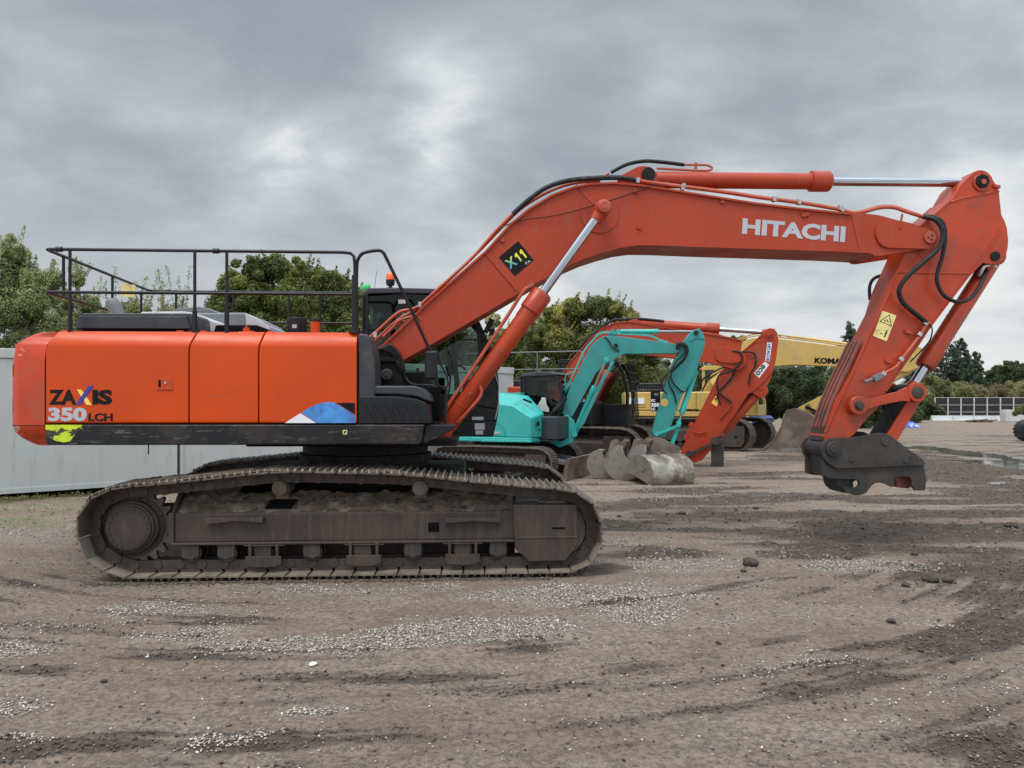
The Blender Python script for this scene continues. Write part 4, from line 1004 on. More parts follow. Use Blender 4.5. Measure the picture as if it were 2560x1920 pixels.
def build_boom():
    yb = .27
    up = [(925, 890), (938, 873), (950, 867), (1037, 786), (1059, 762), (1160, 674), (1212, 628), (1276, 558), (1322, 521), (1380, 486), (1435, 466), (1478, 458), (1536, 456), (1594, 461), (1681, 474), (1800, 493), (1889, 507), (1990, 519), (2092, 530), (2125, 533)]
    dn = [(989, 911), (1076, 863), (1189, 797), (1297, 734), (1330, 714), (1362, 697), (1412, 669), (1464, 646), (1507, 632), (1551, 620), (1594, 614), (1652, 614.5), (1760, 619), (1889, 623), (2100, 630), (2176, 634)]
    U = F1.xz(up, -yb); D = F1.xz(dn, -yb)
    end = F1.xz([(2160, 533), (2200, 538), (2243, 550), (2285, 559)], -yb)
    foot = F1.xz([(984, 895), (972, 874)], -yb)
    pc = P(2319, 595, -yb); nose = [(pc.x + .122 * math.sin(math.radians(a)), pc.z + .122 * math.cos(math.radians(a))) for a in range(-25, 181, 20)]
    low = F1.xz([(2200, 640), (2186, 640)], -yb)
    b = MB(); U2 = ribbon(U, .014)[len(U):][::-1]; D2 = ribbon(D, -.014)[len(D):][::-1]
    # web: two side plates closing a box, cut at the fork
    webend = F1.xz([(2150, 534), (2196, 548), (2204, 600), (2200, 637), (2178, 634)], -yb)
    b.prism(U2 + webend + D2[::-1], -yb + .008, yb - .008)
    boom = b.build('boom', M['boom'], EX, smooth=0)
    b = MB()
    for e in (-1, 1):
        y0, y1 = sorted((e * yb, e * (yb - .05)))
        b.prism(F1.xz([(2128, 533)], -yb) + end + nose + low + F1.xz([(2182, 636), (2150, 632), (2138, 580)], -yb), y0, y1)
    split_loose(b.build('fork_plate', M['boom'], boom, bevel=.004))
    b = MB(); ribbon_solid(b, U, .022, -yb - .022, yb + .022); b.build('top_flange', M['boom'], boom, smooth=40)
    b = MB(); ribbon_solid(b, [(x, z) for x, z in D], -.022, -yb - .022, yb + .022); b.build('bottom_flange', M['boom'], boom, smooth=40)
    b = MB(); q = F1.xz([(2187, 588), (2188, 572), (2196, 560), (2210, 555), (2235, 554), (2300, 569), (2330, 580), (2343, 597), (2336, 616), (2320, 624), (2218, 621), (2203, 616), (2192, 604)], -yb)
    for e in (-1, 1):
        y0, y1 = sorted((e * yb, e * (yb + .03))); b.prism(q, y0, y1)
    split_loose(b.build('fork_doubler', M['boom'], boom, bevel=.004))
    b = MB(); b.cyl((pc.x, -yb - .055, pc.z), (pc.x, yb + .055, pc.z), .070); pin = b.build('pin', M['pipe'], boom, smooth=40)
    b = MB()
    for dx, dz in ((.018, .022), (-.022, -.004), (.012, -.028)): b.cyl((pc.x + dx, -yb - .064, pc.z + dz), (pc.x + dx, -yb - .05, pc.z + dz), .011, seg=6)
    b.build('bolts', M['coupler'], pin, smooth=0)
    # boss of the lift cylinders
    c = P(1500, 536, -yb); q = P(1507, 522, -.47)
    b = MB(); b.turn((c.x, -yb - .004, c.z), (0, 1, 0), [(0, .208), (.006, .214), (2 * yb - .0, .214), (2 * yb + .008, .208)], 48); b.build('boss_plate', M['boom'], boom, smooth=30)
    b = MB(); b.cyl((q.x, -.56, q.z), (q.x, .56, q.z), .058, seg=30); b.turn((q.x, -.585, q.z), (0, 1, 0), [(0, .058), (.006, .066), (.035, .066)], 30); b.turn((q.x, -.592, q.z), (0, 1, 0), [(0, .034), (.008, .036)], 20); b.build('lift_pin', M['pipe'], boom, smooth=30)
    # weld beads across the web, bolts and brackets
    b = MB()
    for pts in (((1211, 631), (1298, 735)),):
        b.tube([P(*p, -yb + .008) for p in pts], .013, 6)
    ptube(F1, b, [(983, 858, -yb + .008), (1013, 893, -yb + .008)], .008, 1)
    b.build('weld_seam', M['boom'], boom)
    b = MB()
    for x, y in ((1257, 600), (1590, 480), (1806, 504), (2018, 536), (2010, 538), (1598, 568)):
        b.prism(F1.xz([(x - 5, y - 6), (x + 5, y - 4), (x + 4, y + 6), (x - 6, y + 4)], -yb), -yb - .012, -yb + .01)
    split_loose(b.build('bracket', M['boom'], boom, bevel=.003))
    b = MB(); ptube(F1, b, [(2256, 535, -yb - .02), (2252, 556, -yb - .03), (2250, 572, -yb - .03)], .013, 1); b.build('hose_bracket', M['boom'], boom, smooth=40)
    # lettering
    a, c, t = P(1856, 584, -yb - .012), P(2114, 605, -yb - .012), P(1857.5, 544, -yb - .012)
    ux = (c - a).normalized(); uz = Vector((-ux.z, 0, ux.x))
    a.y = -yb + .0075
    text_on('HITACHI', M['silver'], boom, a, ux, uz, (c - a).length * 1.0, (t - Vector((a.x, t.y, a.z))).length, (0, -1, 0), bold=.045, t=.003, spacing=1.0)
    st = dec(F1, 'sticker', [(1295.4, 602.8), (1334.5, 650.5), (1287.3, 690.5), (1246.8, 643.3)], -yb + .0078, M['ink'], boom)
    mx = mk('gradient_vinyl', (.7, .7, .05), .4, var=.02); nt = mx.node_tree; N, L = nt.nodes, nt.links
    ge = N.new('ShaderNodeTexCoord'); sp = N.new('ShaderNodeSeparateXYZ'); L.new(ge.outputs['Object'], sp.inputs[0])
    g0, g1 = P(1290, 672, -yb).z, P(1290, 640, -yb).z
    mr = N.new('ShaderNodeMapRange'); L.new(sp.outputs[2], mr.inputs[0]); mr.inputs[1].default_value = g0; mr.inputs[2].default_value = g1
    cr = N.new('ShaderNodeValToRGB'); L.new(mr.outputs[0], cr.inputs[0]); cr.color_ramp.elements[0].color = (.05, .25, .75, 1); cr.color_ramp.elements[1].color = (.80, .70, .03, 1)
    e = cr.color_ramp.elements.new(.5); e.color = (.10, .45, .25, 1)
    L.new(cr.outputs[0], N['Principled BSDF'].inputs['Base Color'])
    a, c = P(1275, 674, -yb + .004), P(1322, 640, -yb + .004); ux = (c - a).normalized(); uz = Vector((-ux.z, 0, ux.x))
    L_ = (c - a).length; h_ = .112
    text_on('X', mx, st, a, ux, uz, L_ * .42, h_, (0, -1, 0), bold=.02, t=.0022)
    for k in (.50, .76):
        b = MB(); g = [(.30, 0), (.62, 0), (.62, 1), (.36, 1), (.0, .80), (.0, .58), (.30, .72)]
        q = [a + ux * (L_ * (k + .24 * u)) + uz * (h_ * v) for u, v in g]
        b.prism([(v.x, v.z) for v in q], a.y - .0022, a.y - .0004); b.build('lettering', mx, st, smooth=0)
    a, c = P(1316, 662, -yb + .004), P(1328, 654, -yb + .004); text_on('FA', M['silver'], st, a, (c - a), Vector((-(c - a).z, 0, (c - a).x)), (c - a).length, .03, (0, -1, 0), bold=.02, t=.0022)
    # lugs of the arm cylinder
    b = MB(); q = F1.xz([(1540, 460), (1548, 441), (1594, 417), (1610, 415), (1626, 418), (1638, 430), (1643, 448), (1665, 473)], -.15)
    for e in (-1, 1):
        y0, y1 = sorted((e * .16, e * .115)); b.prism(q, y0, y1)
    lug = split_loose(b.build('cylinder_lug', M['boom'], boom, bevel=.005))
    b = MB(); c = P(1621, 436, -.17); b.turn((c.x, -.185, c.z), (0, 1, 0), [(0, .045), (.0, .078), (.02, .078), (.36, .078)], 28); b.build('pin', M['blacksteel'], boom, smooth=30)
    pa = P(1621, 437, 0); pcx = P(2452, 457, 0)
    ac = cylinder_ram(F1, EX, (pa.x, 0, P(1640, 450, 0).z), (pcx.x, 0, pcx.z), 0, .094, .052, .540, M['boom'], gland=1.28, name='arm_cylinder', eye=.1)
    # lift cylinders, near and far
    for e in (-1, 1):
        a = P(1110, 1078, -.47); c = P(1507, 522, -.47); a.y = c.y = .45 * e if e > 0 else -.47
        lc = cylinder_ram(F1, EX, a, c, 0, .098, .050, .62, M['arm'], gland=1.22, name='lift_cylinder', eye=.07)
        b = MB(); yy = a.y
        if e < 0:
            ptube(F1, b, [(1328, 716, -.50), (1310, 726, -.52), (1270, 788, -.52), (1180, 925, -.52), (1120, 1015, -.52), (1112, 1045, -.5)], .020, 4)
            ptube(F1, b, [(1200, 965, -.56), (1203, 985, -.57), (1188, 1008, -.57), (1146, 1055, -.56), (1138, 1062, -.5)], .018, 4)
            b.obox(P(1175, 983, -.575), (1, 0, .2), (0, 1, 0), (-.2, 0, 1), .014, .006, .016); b.obox(P(1326, 713, -.5), (1, 0, .5), (0, 1, 0), (-.5, 0, 1), .03, .03, .02)
            b.build('oil_pipe', M['pipe'], lc, smooth=50)
            b = MB(); d = (c - a).normalized()
            for t in (.33, 1.05, 1.62): b.turn(a + d * t, d, [(0, .0985), (.0, .1025), (.018, .1025), (.018, .0985)], 28)
            b.build('band', M['arm'], lc, smooth=30)
    # pipes and hoses along the boom
    b = MB()
    ptube(F1, b, [(922, 846, -.2), (954, 818, -.2), (985, 790, -.2), (1004, 778, -.2), (1030, 773, -.2), (1052, 761, -.2), (1102, 716, -.2), (1180, 645, -.2), (1240, 577, -.2), (1284, 532, -.2)], .018, 5)
    ptube(F1, b, [(934, 856, -.13), (972, 820, -.13), (1000, 796, -.13), (1022, 784, -.13), (1052, 764, -.13), (1102, 719, -.13), (1200, 625, -.13), (1262, 560, -.13), (1310, 515, -.13), (1370, 480, -.13), (1430, 459, -.13), (1500, 452, -.13)], .018, 5)
    ptube(F1, b, [(958, 842, -.22), (990, 812, -.22), (1003, 802, -.22), (1012, 808, -.22), (1000, 822, -.22)], .017, 4)
    ptube(F1, b, [(968, 832, -.26), (985, 815, -.26), (1000, 800, -.26), (1040, 790, -.26), (1052, 800, -.26)], .014, 4)
    ptube(F1, b, [(1200, 622, -.05), (1262, 557, -.05), (1322, 508, -.05), (1400, 468, -.05), (1500, 443, -.05), (1522, 433, -.05)], .016, 5)
    ptube(F1, b, [(1594, 451, -.2), (1650, 460, -.2), (1800, 479, -.2), (1900, 494, -.2), (2000, 507, -.2), (2090, 522, -.2), (2130, 532, -.2), (2160, 529, -.2), (2200, 519, -.2), (2235, 519, -.2), (2262, 528, -.2), (2312, 544, -.2)], .022, 4)
    ptube(F1, b, [(1594, 450, -.13), (1650, 459, -.13), (1800, 478, -.13), (1900, 493, -.13), (2000, 506, -.13), (2090, 521, -.13), (2130, 531, -.13), (2160, 528, -.13), (2200, 517, -.13), (2235, 517, -.13), (2262, 526, -.13), (2312, 543, -.13)], .022, 4)
    ptube(F1, b, [(1708, 412, .0), (1738, 412, 0), (1767, 413, 0), (1780, 420, 0), (1772, 426, 0), (1738, 426, 0), (1642, 421, 0)], .014, 4)
    ptube(F1, b, [(1740, 407, 0), (1738, 440, 0)], .016, 1)
    pp = b.build('oil_pipes', M['pipe'], boom, smooth=50)
    b = MB()
    for x, y in ((1594, 452), (1708, 466), (1706, 470), (1935, 498), (1997, 505), (2100, 520), (2105, 524), (1050, 762), (938, 838)): b.obox(P(x, y, -.2), (1, 0, -.1), (0, 1, 0), (.1, 0, 1), .02, .03, .03)
    split_loose(b.build('pipe_clamp', M['steel'], pp, bevel=.004))
    hz = []
    for pts, r in (([(1282, 535, -.2), (1322, 499, -.2), (1366, 469, -.2), (1420, 452, -.2), (1490, 446, -.2), (1550, 445, -.2), (1596, 451, -.2)], .026),
                   ([(1284, 532, -.13), (1324, 497, -.13), (1368, 467, -.13), (1422, 450, -.13), (1492, 444, -.13), (1550, 443, -.13), (1596, 450, -.13)], .024),
                   ([(1528, 431, -.0), (1565, 412, -.0), (1608, 403, -.0), (1652, 405, -.0), (1710, 412, -.0)], .022),
                   ([(2308, 542, -.25), (2335, 548, -.33), (2352, 565, -.36), (2357, 590, -.37), (2345, 622, -.37), (2308, 656, -.35), (2270, 690, -.32), (2250, 718, -.3), (2249, 738, -.29), (2262, 762, -.28), (2296, 790, -.26), (2316, 807, -.24)], .027),
                   ([(2308, 540, -.2), (2338, 543, -.28), (2358, 560, -.31), (2363, 595, -.31), (2356, 640, -.31), (2343, 685, -.3), (2345, 712, -.3), (2362, 740, -.3), (2394, 755, -.3), (2425, 746, -.28), (2448, 718, -.2), (2466, 680, -.1), (2478, 662, 0)], .022),
                   ([(2205, 688, .26), (2184, 697, .26), (2174, 718, .26), (2175, 750, .26)], .02),
                   ([(2400, 462, 0), (2375, 500, 0), (2352, 528, -.0), (2330, 545, -.1)], .022)):
        b = MB(); ptube(F1, b, pts, r, 6, 10); b.build('hose', M['rubber'], boom, smooth=60)
    b = MB()
    ptube(F1, b, [(1245, 573, -.3), (1299, 551, -.285), (1391, 538, -.30), (1484, 514, -.31), (1507, 507, -.5), (1530, 500, -.31), (1594, 478, -.29), (1629, 464, -.29), (1660, 466, -.28)], .0055, 4)
    ptube(F1, b, [(1412, 460, -.24), (1420, 448, -.26), (1432, 449, -.27), (1446, 470, -.29), (1462, 492, -.31), (1484, 513, -.33)], .004, 4)
    b.build('cable', M['rubber'], boom, smooth=60)
    # boom foot brackets
    b = MB()
    for e in (-1, 1):
        y0, y1 = sorted((e * .38, e * .33)); b.prism(F1.xz([(925, 1062), (930, 930), (938, 895), (952, 876), (975, 876), (990, 892), (1012, 975), (1070, 1062)], -.36), y0, y1)
    b.box(P(925, 900, -.4).x, P(995, 900, -.4).x, -.42, -.36, P(960, 905, -.4).z, P(960, 893, -.4).z)
    fb = split_loose(b.build('boom_bracket', M['blacksteel'], EX, bevel=.01))[0]
    b = MB(); disc(F1, b, 966, 936, -.46, -.37, .062, 24, .01); disc(F1, b, 966, 936, -.475, -.45, .022, 12); disc(F1, b, 932, 938, -.44, -.37, .065, 24, .01); b.build('foot_pin', M['frame'], fb, smooth=30)
    b = MB()
    for k in range(4): ptube(F1, b, [(935 + 7 * k, 880, -.42), (955 + 6 * k, 872 - 3 * k, -.44), (985 + 5 * k, 890, -.42), (1000 + 4 * k, 930, -.38)], .017, 4)
    ptube(F1, b, [(1010, 935, -.3), (1030, 960, -.5), (1085, 965, -.6), (1100, 985, -.6)], .012, 4)
    b.build('hose', M['rubber'], fb, smooth=60)
build_boom()

def build_arm():
    ya = .19
    c = P(2452, 457, -ya); R = .150
    cap = [(c.x + R * math.sin(math.radians(a)), c.z + R * math.cos(math.radians(a))) for a in range(-52, 50, 12)]
    near = cap + F1.xz([(2494, 468), (2498, 482), (2504, 537), (2512, 552), (2518, 570), (2521, 599), (2520, 620), (2515, 638), (2504, 656), (2490, 663), (2458, 657), (2424, 692), (2406, 711), (2391, 735), (2367, 765), (2332, 811), (2299, 863),
                        (2258, 917), (2215, 982), (2193, 1023), (2172, 1042), (2134, 1088), (2110, 1104), (2062, 1104), (2058, 1090), (2063, 1078), (2090, 998), (2134, 925), (2166, 852), (2204, 779), (2220, 727), (2231, 700), (2243, 676), (2262, 634), (2290, 575), (2335, 540), (2377, 503), (2400, 462)], -ya)
    b = MB(); b.prism(near, -ya, ya); arm = b.build('arm', M['arm'], EX, bevel=.006)
    b = MB()
    rim = F1.xz([(2377, 503), (2335, 540), (2300, 568)], -ya); ribbon_solid(b, rim, .02, -ya - .014, ya + .014)
    for pts in ([(2503, 577), (2480, 612), (2424, 690), (2391, 733), (2332, 811), (2258, 917), (2215, 980)],):
        q = F1.xz(pts, -ya); ribbon_solid(b, q, .018, -ya - .010, ya + .010)
    b.tube([P(2376, 506, -ya), P(2400, 497, -ya), P(2497, 478, -ya)], .013, 6); b.tube([P(2243, 681, -ya), P(2424, 684, -ya)], .011, 6)
    b.tube([P(2228, 722, -ya), P(2166, 852, -ya), P(2134, 925, -ya), P(2063, 1080, -ya)], .015, 6)
    b.build('rim', M['arm'], arm, smooth=40)
    b = MB(); b.turn((c.x, -ya - .02, c.z), (0, 1, 0), [(0, .095), (.005, .10), (2 * ya + .035, .10), (2 * ya + .04, .095)], 32); b.build('boss', M['arm'], arm, smooth=30)
    b = MB(); b.turn((c.x + .005, -ya - .035, c.z + .012), (0, 1, 0), [(0, .082), (.018, .086)], 7); b.build('retainer', M['blacksteel'], arm, smooth=0)
    b = MB(); b.turn((c.x + .008, -ya - .05, c.z + .002), (0, 1, 0), [(0, .032), (.018, .036)], 6); b.build('nut', M['pipe'], arm, smooth=0)
    # wear ribs on the under face
    b = MB()
    for y in (-.14, -.05, .04, .13):
        q = F1.xz([(2158, 848), (2150, 862), (2134, 897), (2112, 940), (2084, 1003), (2062, 1068)], -ya); q = [(x - .012, z) for x, z in q]
        ribbon_solid(b, q, -.030, y - .020, y + .020)
    split_loose(b.build('wear_rib', M['wear'], arm, bevel=.004))
    b = MB(); q = F1.xz([(2063, 1072), (2056, 1102)], -ya); ribbon_solid(b, q, -.03, -.17, .17); b.build('wear_plate', M['coupler'], arm, bevel=.003)
    # warning sticker
    st = dec(F1, 'sticker', [(2205.5, 776.8), (2240.7, 789), (2216.3, 853.2), (2182.4, 839.7)], -ya, M['sticker'], arm)
    b = MB()
    def line(p, q, w=1.3, yl=-ya - .003):
        p, q = Vector((*p, 0)), Vector((*q, 0)); d = (q - p).normalized(); nn = Vector((-d.y, d.x, 0)) * w / 2
        b.prism(F1.xz([(p + nn)[:2], (q + nn)[:2], (q - nn)[:2], (p - nn)[:2]], yl), yl - .001, yl)
    T = [(2223, 787.5), (2228.5, 815), (2200, 803)]
    for i in range(3): line(T[i], T[(i + 1) % 3], 1.8)
    line((2216, 797), (2221, 806), 2.2); line((2210, 801), (2216, 804), 2.2)
    line((2192, 824), (2198, 827), 1.2); line((2192, 834), (2196, 836), 1.2); line((2190, 824), (2191, 833), 1.2)
    line((2200, 832), (2208, 836), 1.6); line((2217, 826), (2211, 843), 3.6); line((2221, 824), (2213, 832), 1.6); line((2213, 831), (2219, 834), 1.6)
    b.build('pictogram', M['ink'], st, smooth=0)
    b = MB(); dec_pts = [((2298, 776), (2322, 773))]
    b = MB()
    for x, y in ((2270, 830), (2221, 903), (2490, 466)): b.prism(F1.xz([(x - 9, y - 5), (x + 8, y - 1), (x + 7, y + 7), (x - 10, y + 3)], -ya), -ya - .03, -ya)
    split_loose(b.build('bracket', M['arm'], arm, bevel=.004))
    b = MB(); ptube(F1, b, [(2318, 806, -ya - .05), (2300, 838, -ya - .05), (2253, 900, -ya - .05), (2239, 918, -ya - .05), (2209, 934, -ya - .05)], .018, 4); pi = b.build('oil_pipe', M['pipe'], arm, smooth=50)
    b = MB()
    for x, y in ((2313, 808), (2298, 836), (2252, 898), (2208, 934)): b.obox(P(x, y, -ya - .05), (1, 0, 1.3), (0, 1, 0), (-1.3, 0, 1), .024, .026, .026)
    split_loose(b.build('pipe_clamp', M['steel'], pi, bevel=.005))
    b = MB(); q = P(2193, 943, -ya - .06); b.obox(q, (1, 0, .5), (0, 1, 0), (-.5, 0, 1), .055, .035, .036); b.cyl(q, P(2161, 955, -ya - .06), .020, .018); b.build('shut_off_valve', M['hood'], pi, bevel=.01)
    b = MB(); ptube(F1, b, [(2318, 806, -ya - .02), (2330, 820, -ya - .02), (2325, 850, -.16), (2300, 880, -.12), (2275, 905, -.1)], .008, 5); b.build('hose', M['rubber'], arm, smooth=60)
    # bucket cylinder and its upper lug
    b = MB(); q = F1.xz([(2448, 655), (2470, 630), (2488, 627), (2500, 634), (2500, 650), (2488, 660), (2470, 662), (2455, 680)], 0)
    b.prism(q, -.11, -.07); b.prism(q, .07, .11); split_loose(b.build('lug', M['arm'], arm, bevel=.004))
    b = MB(); disc(F1, b, 2490, 640, -.21, .21, .055, 24); b.build('pin', M['blacksteel'], arm, smooth=30)
    b = MB(); ptube(F1, b, [(2448, 690, -.1), (2458, 668, -.14), (2475, 662, -.12), (2490, 668, -.06)], .025, 4); b.build('hose_end', M['steel'], arm, smooth=50)
    a = P(2484, 645, 0); e = P(2268, 985, 0)
    cylinder_ram(F1, EX, a, e, 0, .100, .055, .80, M['arm'], gland=1.14, name='bucket_cylinder', eye=.08)
    # links
    for s in (-1, 1):
        b = MB(); y = .26 * s; q1, q2 = P(2144, 1014, -.26), P(2290, 981, -.26)
        d = (q2 - q1); d.y = 0; ln = d.length; d.normalize(); nrm = Vector((-d.z, 0, d.x))
        y0, y1 = y - .028, y + .028
        poly = []
        for t, w in ((.10, .065), (.19, .050), (ln - .2, .056), (ln - .1, .085)): poly.append((q1 + d * t + nrm * w))
        for t, w in ((ln - .1, -.085), (ln - .2, -.056), (.19, -.050), (.10, -.065)): poly.append((q1 + d * t + nrm * w))
        b.prism([(p.x, p.z) for p in poly], y0, y1)
        b.turn((q1.x, y0 - .01, q1.z), (0, 1, 0), [(0, .10), (.008, .11), (.068, .11), (.076, .10)], 28); b.turn((q2.x, y0 - .006, q2.z), (0, 1, 0), [(0, .105), (.006, .112), (.06, .112), (.068, .105)], 28)
        lk = b.build('link', M['arm'], EX, bevel=.006)
        b = MB(); b.turn((q1.x, y0 - .045, q1.z), (0, 1, 0), [(0, .038), (.006, .045), (.09, .045)], 8); b.turn((q1.x, y0 - .016, q1.z), (0, 1, 0), [(0, .058), (.01, .058)], 20); b.turn((q2.x, y0 - .014, q2.z), (0, 1, 0), [(0, .066), (.004, .072), (.08, .072)], 24); b.build('pin', M['frame'], lk, smooth=30)
    b = MB(); q1, q2 = P(2291, 981, -.15), P(2214, 1108, -.15); d = (q2 - q1); ln = d.length
    b.obox((q1 + q2) / 2 + Vector((0, .15, 0)), d, (0, 1, 0), Vector((-d.z, 0, d.x)), ln / 2, .17, .075); b.cyl((q1.x, -.2, q1.z), (q1.x, .2, q1.z), .10); hl = b.build('h_link', M['blacksteel'], EX, bevel=.01)
    b = MB(); b.obox((q1 + q2) / 2 + Vector((.012, -.03, 0)), d, (0, 1, 0), Vector((-d.z, 0, d.x)), ln / 2 - .04, .018, .070); b.obox((q1 + q2) / 2 + Vector((.06, .15, .03)), d, (0, 1, 0), Vector((-d.z, 0, d.x)), ln / 2 - .04, .16, .030); b.build('side_plate', M['arm'], hl, bevel=.006)
    # quick coupler
    yc = .27
    plate = F1.xz([(2052, 1123), (2054, 1112), (2061, 1103), (2073, 1096), (2090, 1094), (2131, 1094), (2169, 1088), (2185, 1084), (2202, 1082.5), (2216, 1084), (2227, 1089), (2258, 1113), (2304, 1146), (2311, 1153), (2314, 1160), (2310, 1163), (2200, 1168), (2098, 1171.5), (2085, 1168), (2070, 1158), (2058, 1144)], -yc)
    b = MB()
    b.prism(plate, -yc, -yc + .035); b.prism(plate, yc - .035, yc)
    cp = b.build('quick_coupler', M['coupler'], EX, bevel=.006)
    b = MB(); q = P(2083, 1123, -yc)
    b.cyl((q.x, -yc + .03, q.z), (q.x, yc - .03, q.z), .115, seg=32); b.build('pin_tube', M['coupler'], cp, smooth=30)
    b = MB(); b.turn((q.x, -yc - .03, q.z), (0, 1, 0), [(0, .080), (.006, .088), (.03, .088)], 28); b.turn((q.x, -yc - .045, q.z), (0, 1, 0), [(0, .046), (.004, .05), (.02, .05)], 20)
    for x, y, r in ((2215, 1104, .050), (2130, 1151, .022), (2267, 1153, .028)): disc(F1, b, x, y, -yc - .014, -yc + .01, r, 20, .004)
    b.build('pin', M['coupler'], cp, smooth=30)
    body = F1.xz([(2056, 1150), (2056, 1190), (2073, 1196), (2112, 1198), (2138, 1198), (2146, 1202), (2149, 1209), (2146, 1216), (2140, 1219), (2117, 1219), (2108, 1216), (2110, 1224), (2119, 1232), (2140, 1239), (2152, 1238), (2165, 1233), (2174, 1222), (2181, 1213), (2190, 1208), (2200, 1207), (2217, 1211), (2231, 1218), (2236, 1215),
                   (2237, 1200), (2240, 1194), (2246, 1192), (2273, 1192), (2279, 1200), (2279, 1215), (2289, 1226), (2312, 1226), (2315, 1215), (2316, 1200), (2314, 1182), (2308, 1160), (2200, 1160)], -.235)
    b = MB(); b.prism(body, -.235, -.19); b.prism(body, .19, .235); b.prism(F1.xz([(2060, 1130), (2064, 1190), (2235, 1190), (2300, 1180), (2290, 1140), (2200, 1120)], -.2), -.185, .185)
    b.build('jaw', M['coupler'], cp, bevel=.005)
    b = MB(); b.prism(F1.xz([(2236, 1190), (2276, 1190), (2280, 1212), (2270, 1221), (2240, 1218)], -.1), -.12, .12); b.build('locking_wedge', M['wear'], cp, bevel=.01)
    b = MB(); b.prism(F1.xz([(2072, 1190), (2116, 1190), (2120, 1230), (2092, 1228), (2078, 1212)], .0), -.15, .185); b.build('hook', M['coupler'], cp, bevel=.008)
build_arm()

def build_cab():
    y0, y1 = .42, 1.42
    prof = [(906, 1092), (905, 1000), (905, 860), (906, 742), (910, 729), (920, 722), (1000, 721), (1100, 724), (1130, 735), (1165, 762), (1200, 806), (1226, 862), (1241, 910), (1248, 960), (1248, 1010), (1243, 1050), (1233, 1092)]
    X = F1.xz(prof, y0)
    cab = None
    # lower body
    b = MB(); low = F1.xz([(905, 1092), (905, 930), (1060, 930), (1092, 985), (1150, 985), (1165, 950), (1196, 945), (1242, 930), (1248, 965), (1248, 1010), (1243, 1050), (1233, 1092)], y0)
    b.prism(low, y0, y1); cab = b.build('cab', M['black'], EX, bevel=.012)
    # frame of tubes and pillars
    for y in (y0 + .03, y1 - .03):
        b = MB(); ribbon_solid(b, F1.xz(prof[2:-3], y0), .055, y - .03, y + .03); b.build('cab_frame', M['black'], cab, bevel=.008)
        b = MB(); q = F1.xz([(1108, 724), (1122, 724), (1150, 985), (1136, 985)], y0) if y > 1 else F1.xz([(1190, 806), (1203, 812), (1216, 935), (1200, 950)], y0)
        b.prism(q, y - .02, y + .02); b.build('pillar', M['black'], cab, bevel=.004)
    b = MB(); r = F1.xz([(908, 729), (920, 720), (1000, 719), (1100, 722), (1128, 733), (1126, 741), (1098, 735), (1000, 733), (925, 734), (908, 742)], y0); b.prism(r, y0 - .005, y1 + .005); b.build('roof', M['slate'], cab, bevel=.012)
    b = MB(); b.box(P(915, 800, y0).x, P(1100, 800, y0).x, y0 + .06, y1 - .06, P(1000, 760, y0).z, P(1000, 736, y0).z); b.build('headliner', M['dark'], cab, bevel=.02)
    b = MB(); b.box(F1.xz([(905, 900)], y0)[0][0], F1.xz([(917, 900)], y0)[0][0], y0 + .02, y1 - .02, P(905, 985, y0).z, P(905, 800, y0).z)
    b.box(P(905, 740, y0).x, P(920, 740, y0).x, y0, y0 + .07, P(905, 985, y0).z, P(905, 735, y0).z); b.build('rear_wall', M['black'], cab, bevel=.006)
    g = F1.xz([(919, 740), (1000, 735), (1098, 737), (1125, 747), (1158, 772), (1190, 812), (1216, 868), (1230, 915), (1235, 940), (1160, 955), (1148, 985), (919, 985)], y0)
    b = MB(); b.sheet(g, y0 + .03); b.build('side_glass', M['glass'], cab, smooth=0)
    b = MB(); b.sheet(g, y1 - .03); b.build('side_glass', M['glass'], cab, smooth=0)
    fr = F1.xz([(1125, 737), (1165, 765), (1199, 809), (1225, 864), (1240, 912), (1246, 955)], y0)
    b = MB(); ribbon_solid(b, fr, .006, y0 + .06, y1 - .06); b.build('windscreen', M['glass'], cab, smooth=40)
    # seat and controls
    b = MB(); zf = P(1000, 985, y0).z
    b.obox((P(1010, 900, .9).x, .92, zf + .10), (1, 0, 0), (0, 1, 0), (0, 0, 1), .25, .25, .09); b.obox((P(965, 900, .9).x, .92, zf + .45), (.2, 0, 1), (0, 1, 0), (-1, 0, .2), .38, .24, .07); b.obox((P(955, 830, .9).x, .92, zf + .86), (.2, 0, 1), (0, 1, 0), (-1, 0, .2), .10, .13, .05)
    b.build('seat', M['dark'], cab, bevel=.04, seg=3)
    b = MB()
    ptube(F1, b, [(1122, 985, .7), (1126, 940, .7), (1120, 905, .7), (1118, 860, .7)], .012, 4); b.obox(P(1126, 925, .7), (1, 0, .3), (0, 1, 0), (-.3, 0, 1), .05, .05, .07)
    ptube(F1, b, [(1140, 985, 1.1), (1138, 925, 1.1), (1150, 915, 1.1), (1165, 925, 1.1)], .014, 4)
    b.obox(P(1060, 965, .6), (1, 0, 0), (0, 1, 0), (0, 0, 1), .25, .08, .10); b.cyl(P(1040, 950, .6), P(1045, 920, .6), .022)
    b.build('controls', M['dark'], cab, bevel=.006)
    b = MB(); b.prism(F1.xz([(996, 749), (1014, 749), (1014, 759), (996, 759)], y0 + .026), y0 + .022, y0 + .026); b.build('sticker', M['silver'], cab, smooth=0)
    for q in ([(1180, 1042), (1209, 1042), (1209, 1050), (1180, 1050)], [(1187, 1058), (1212, 1058), (1212, 1074), (1187, 1074)], [(1189, 1076), (1208, 1076), (1208, 1086), (1189, 1086)]): dec(F1, 'sticker', q, y0, M['hoodlight'], cab)
    b = MB(); b.tube([P(1238, 935, y0 - .01), P(1247, 965, y0 - .01), P(1246, 1010, y0 - .01), P(1238, 1048, y0 - .01)], .006, 6); b.build('trim', M['hoodlight'], cab, smooth=50)
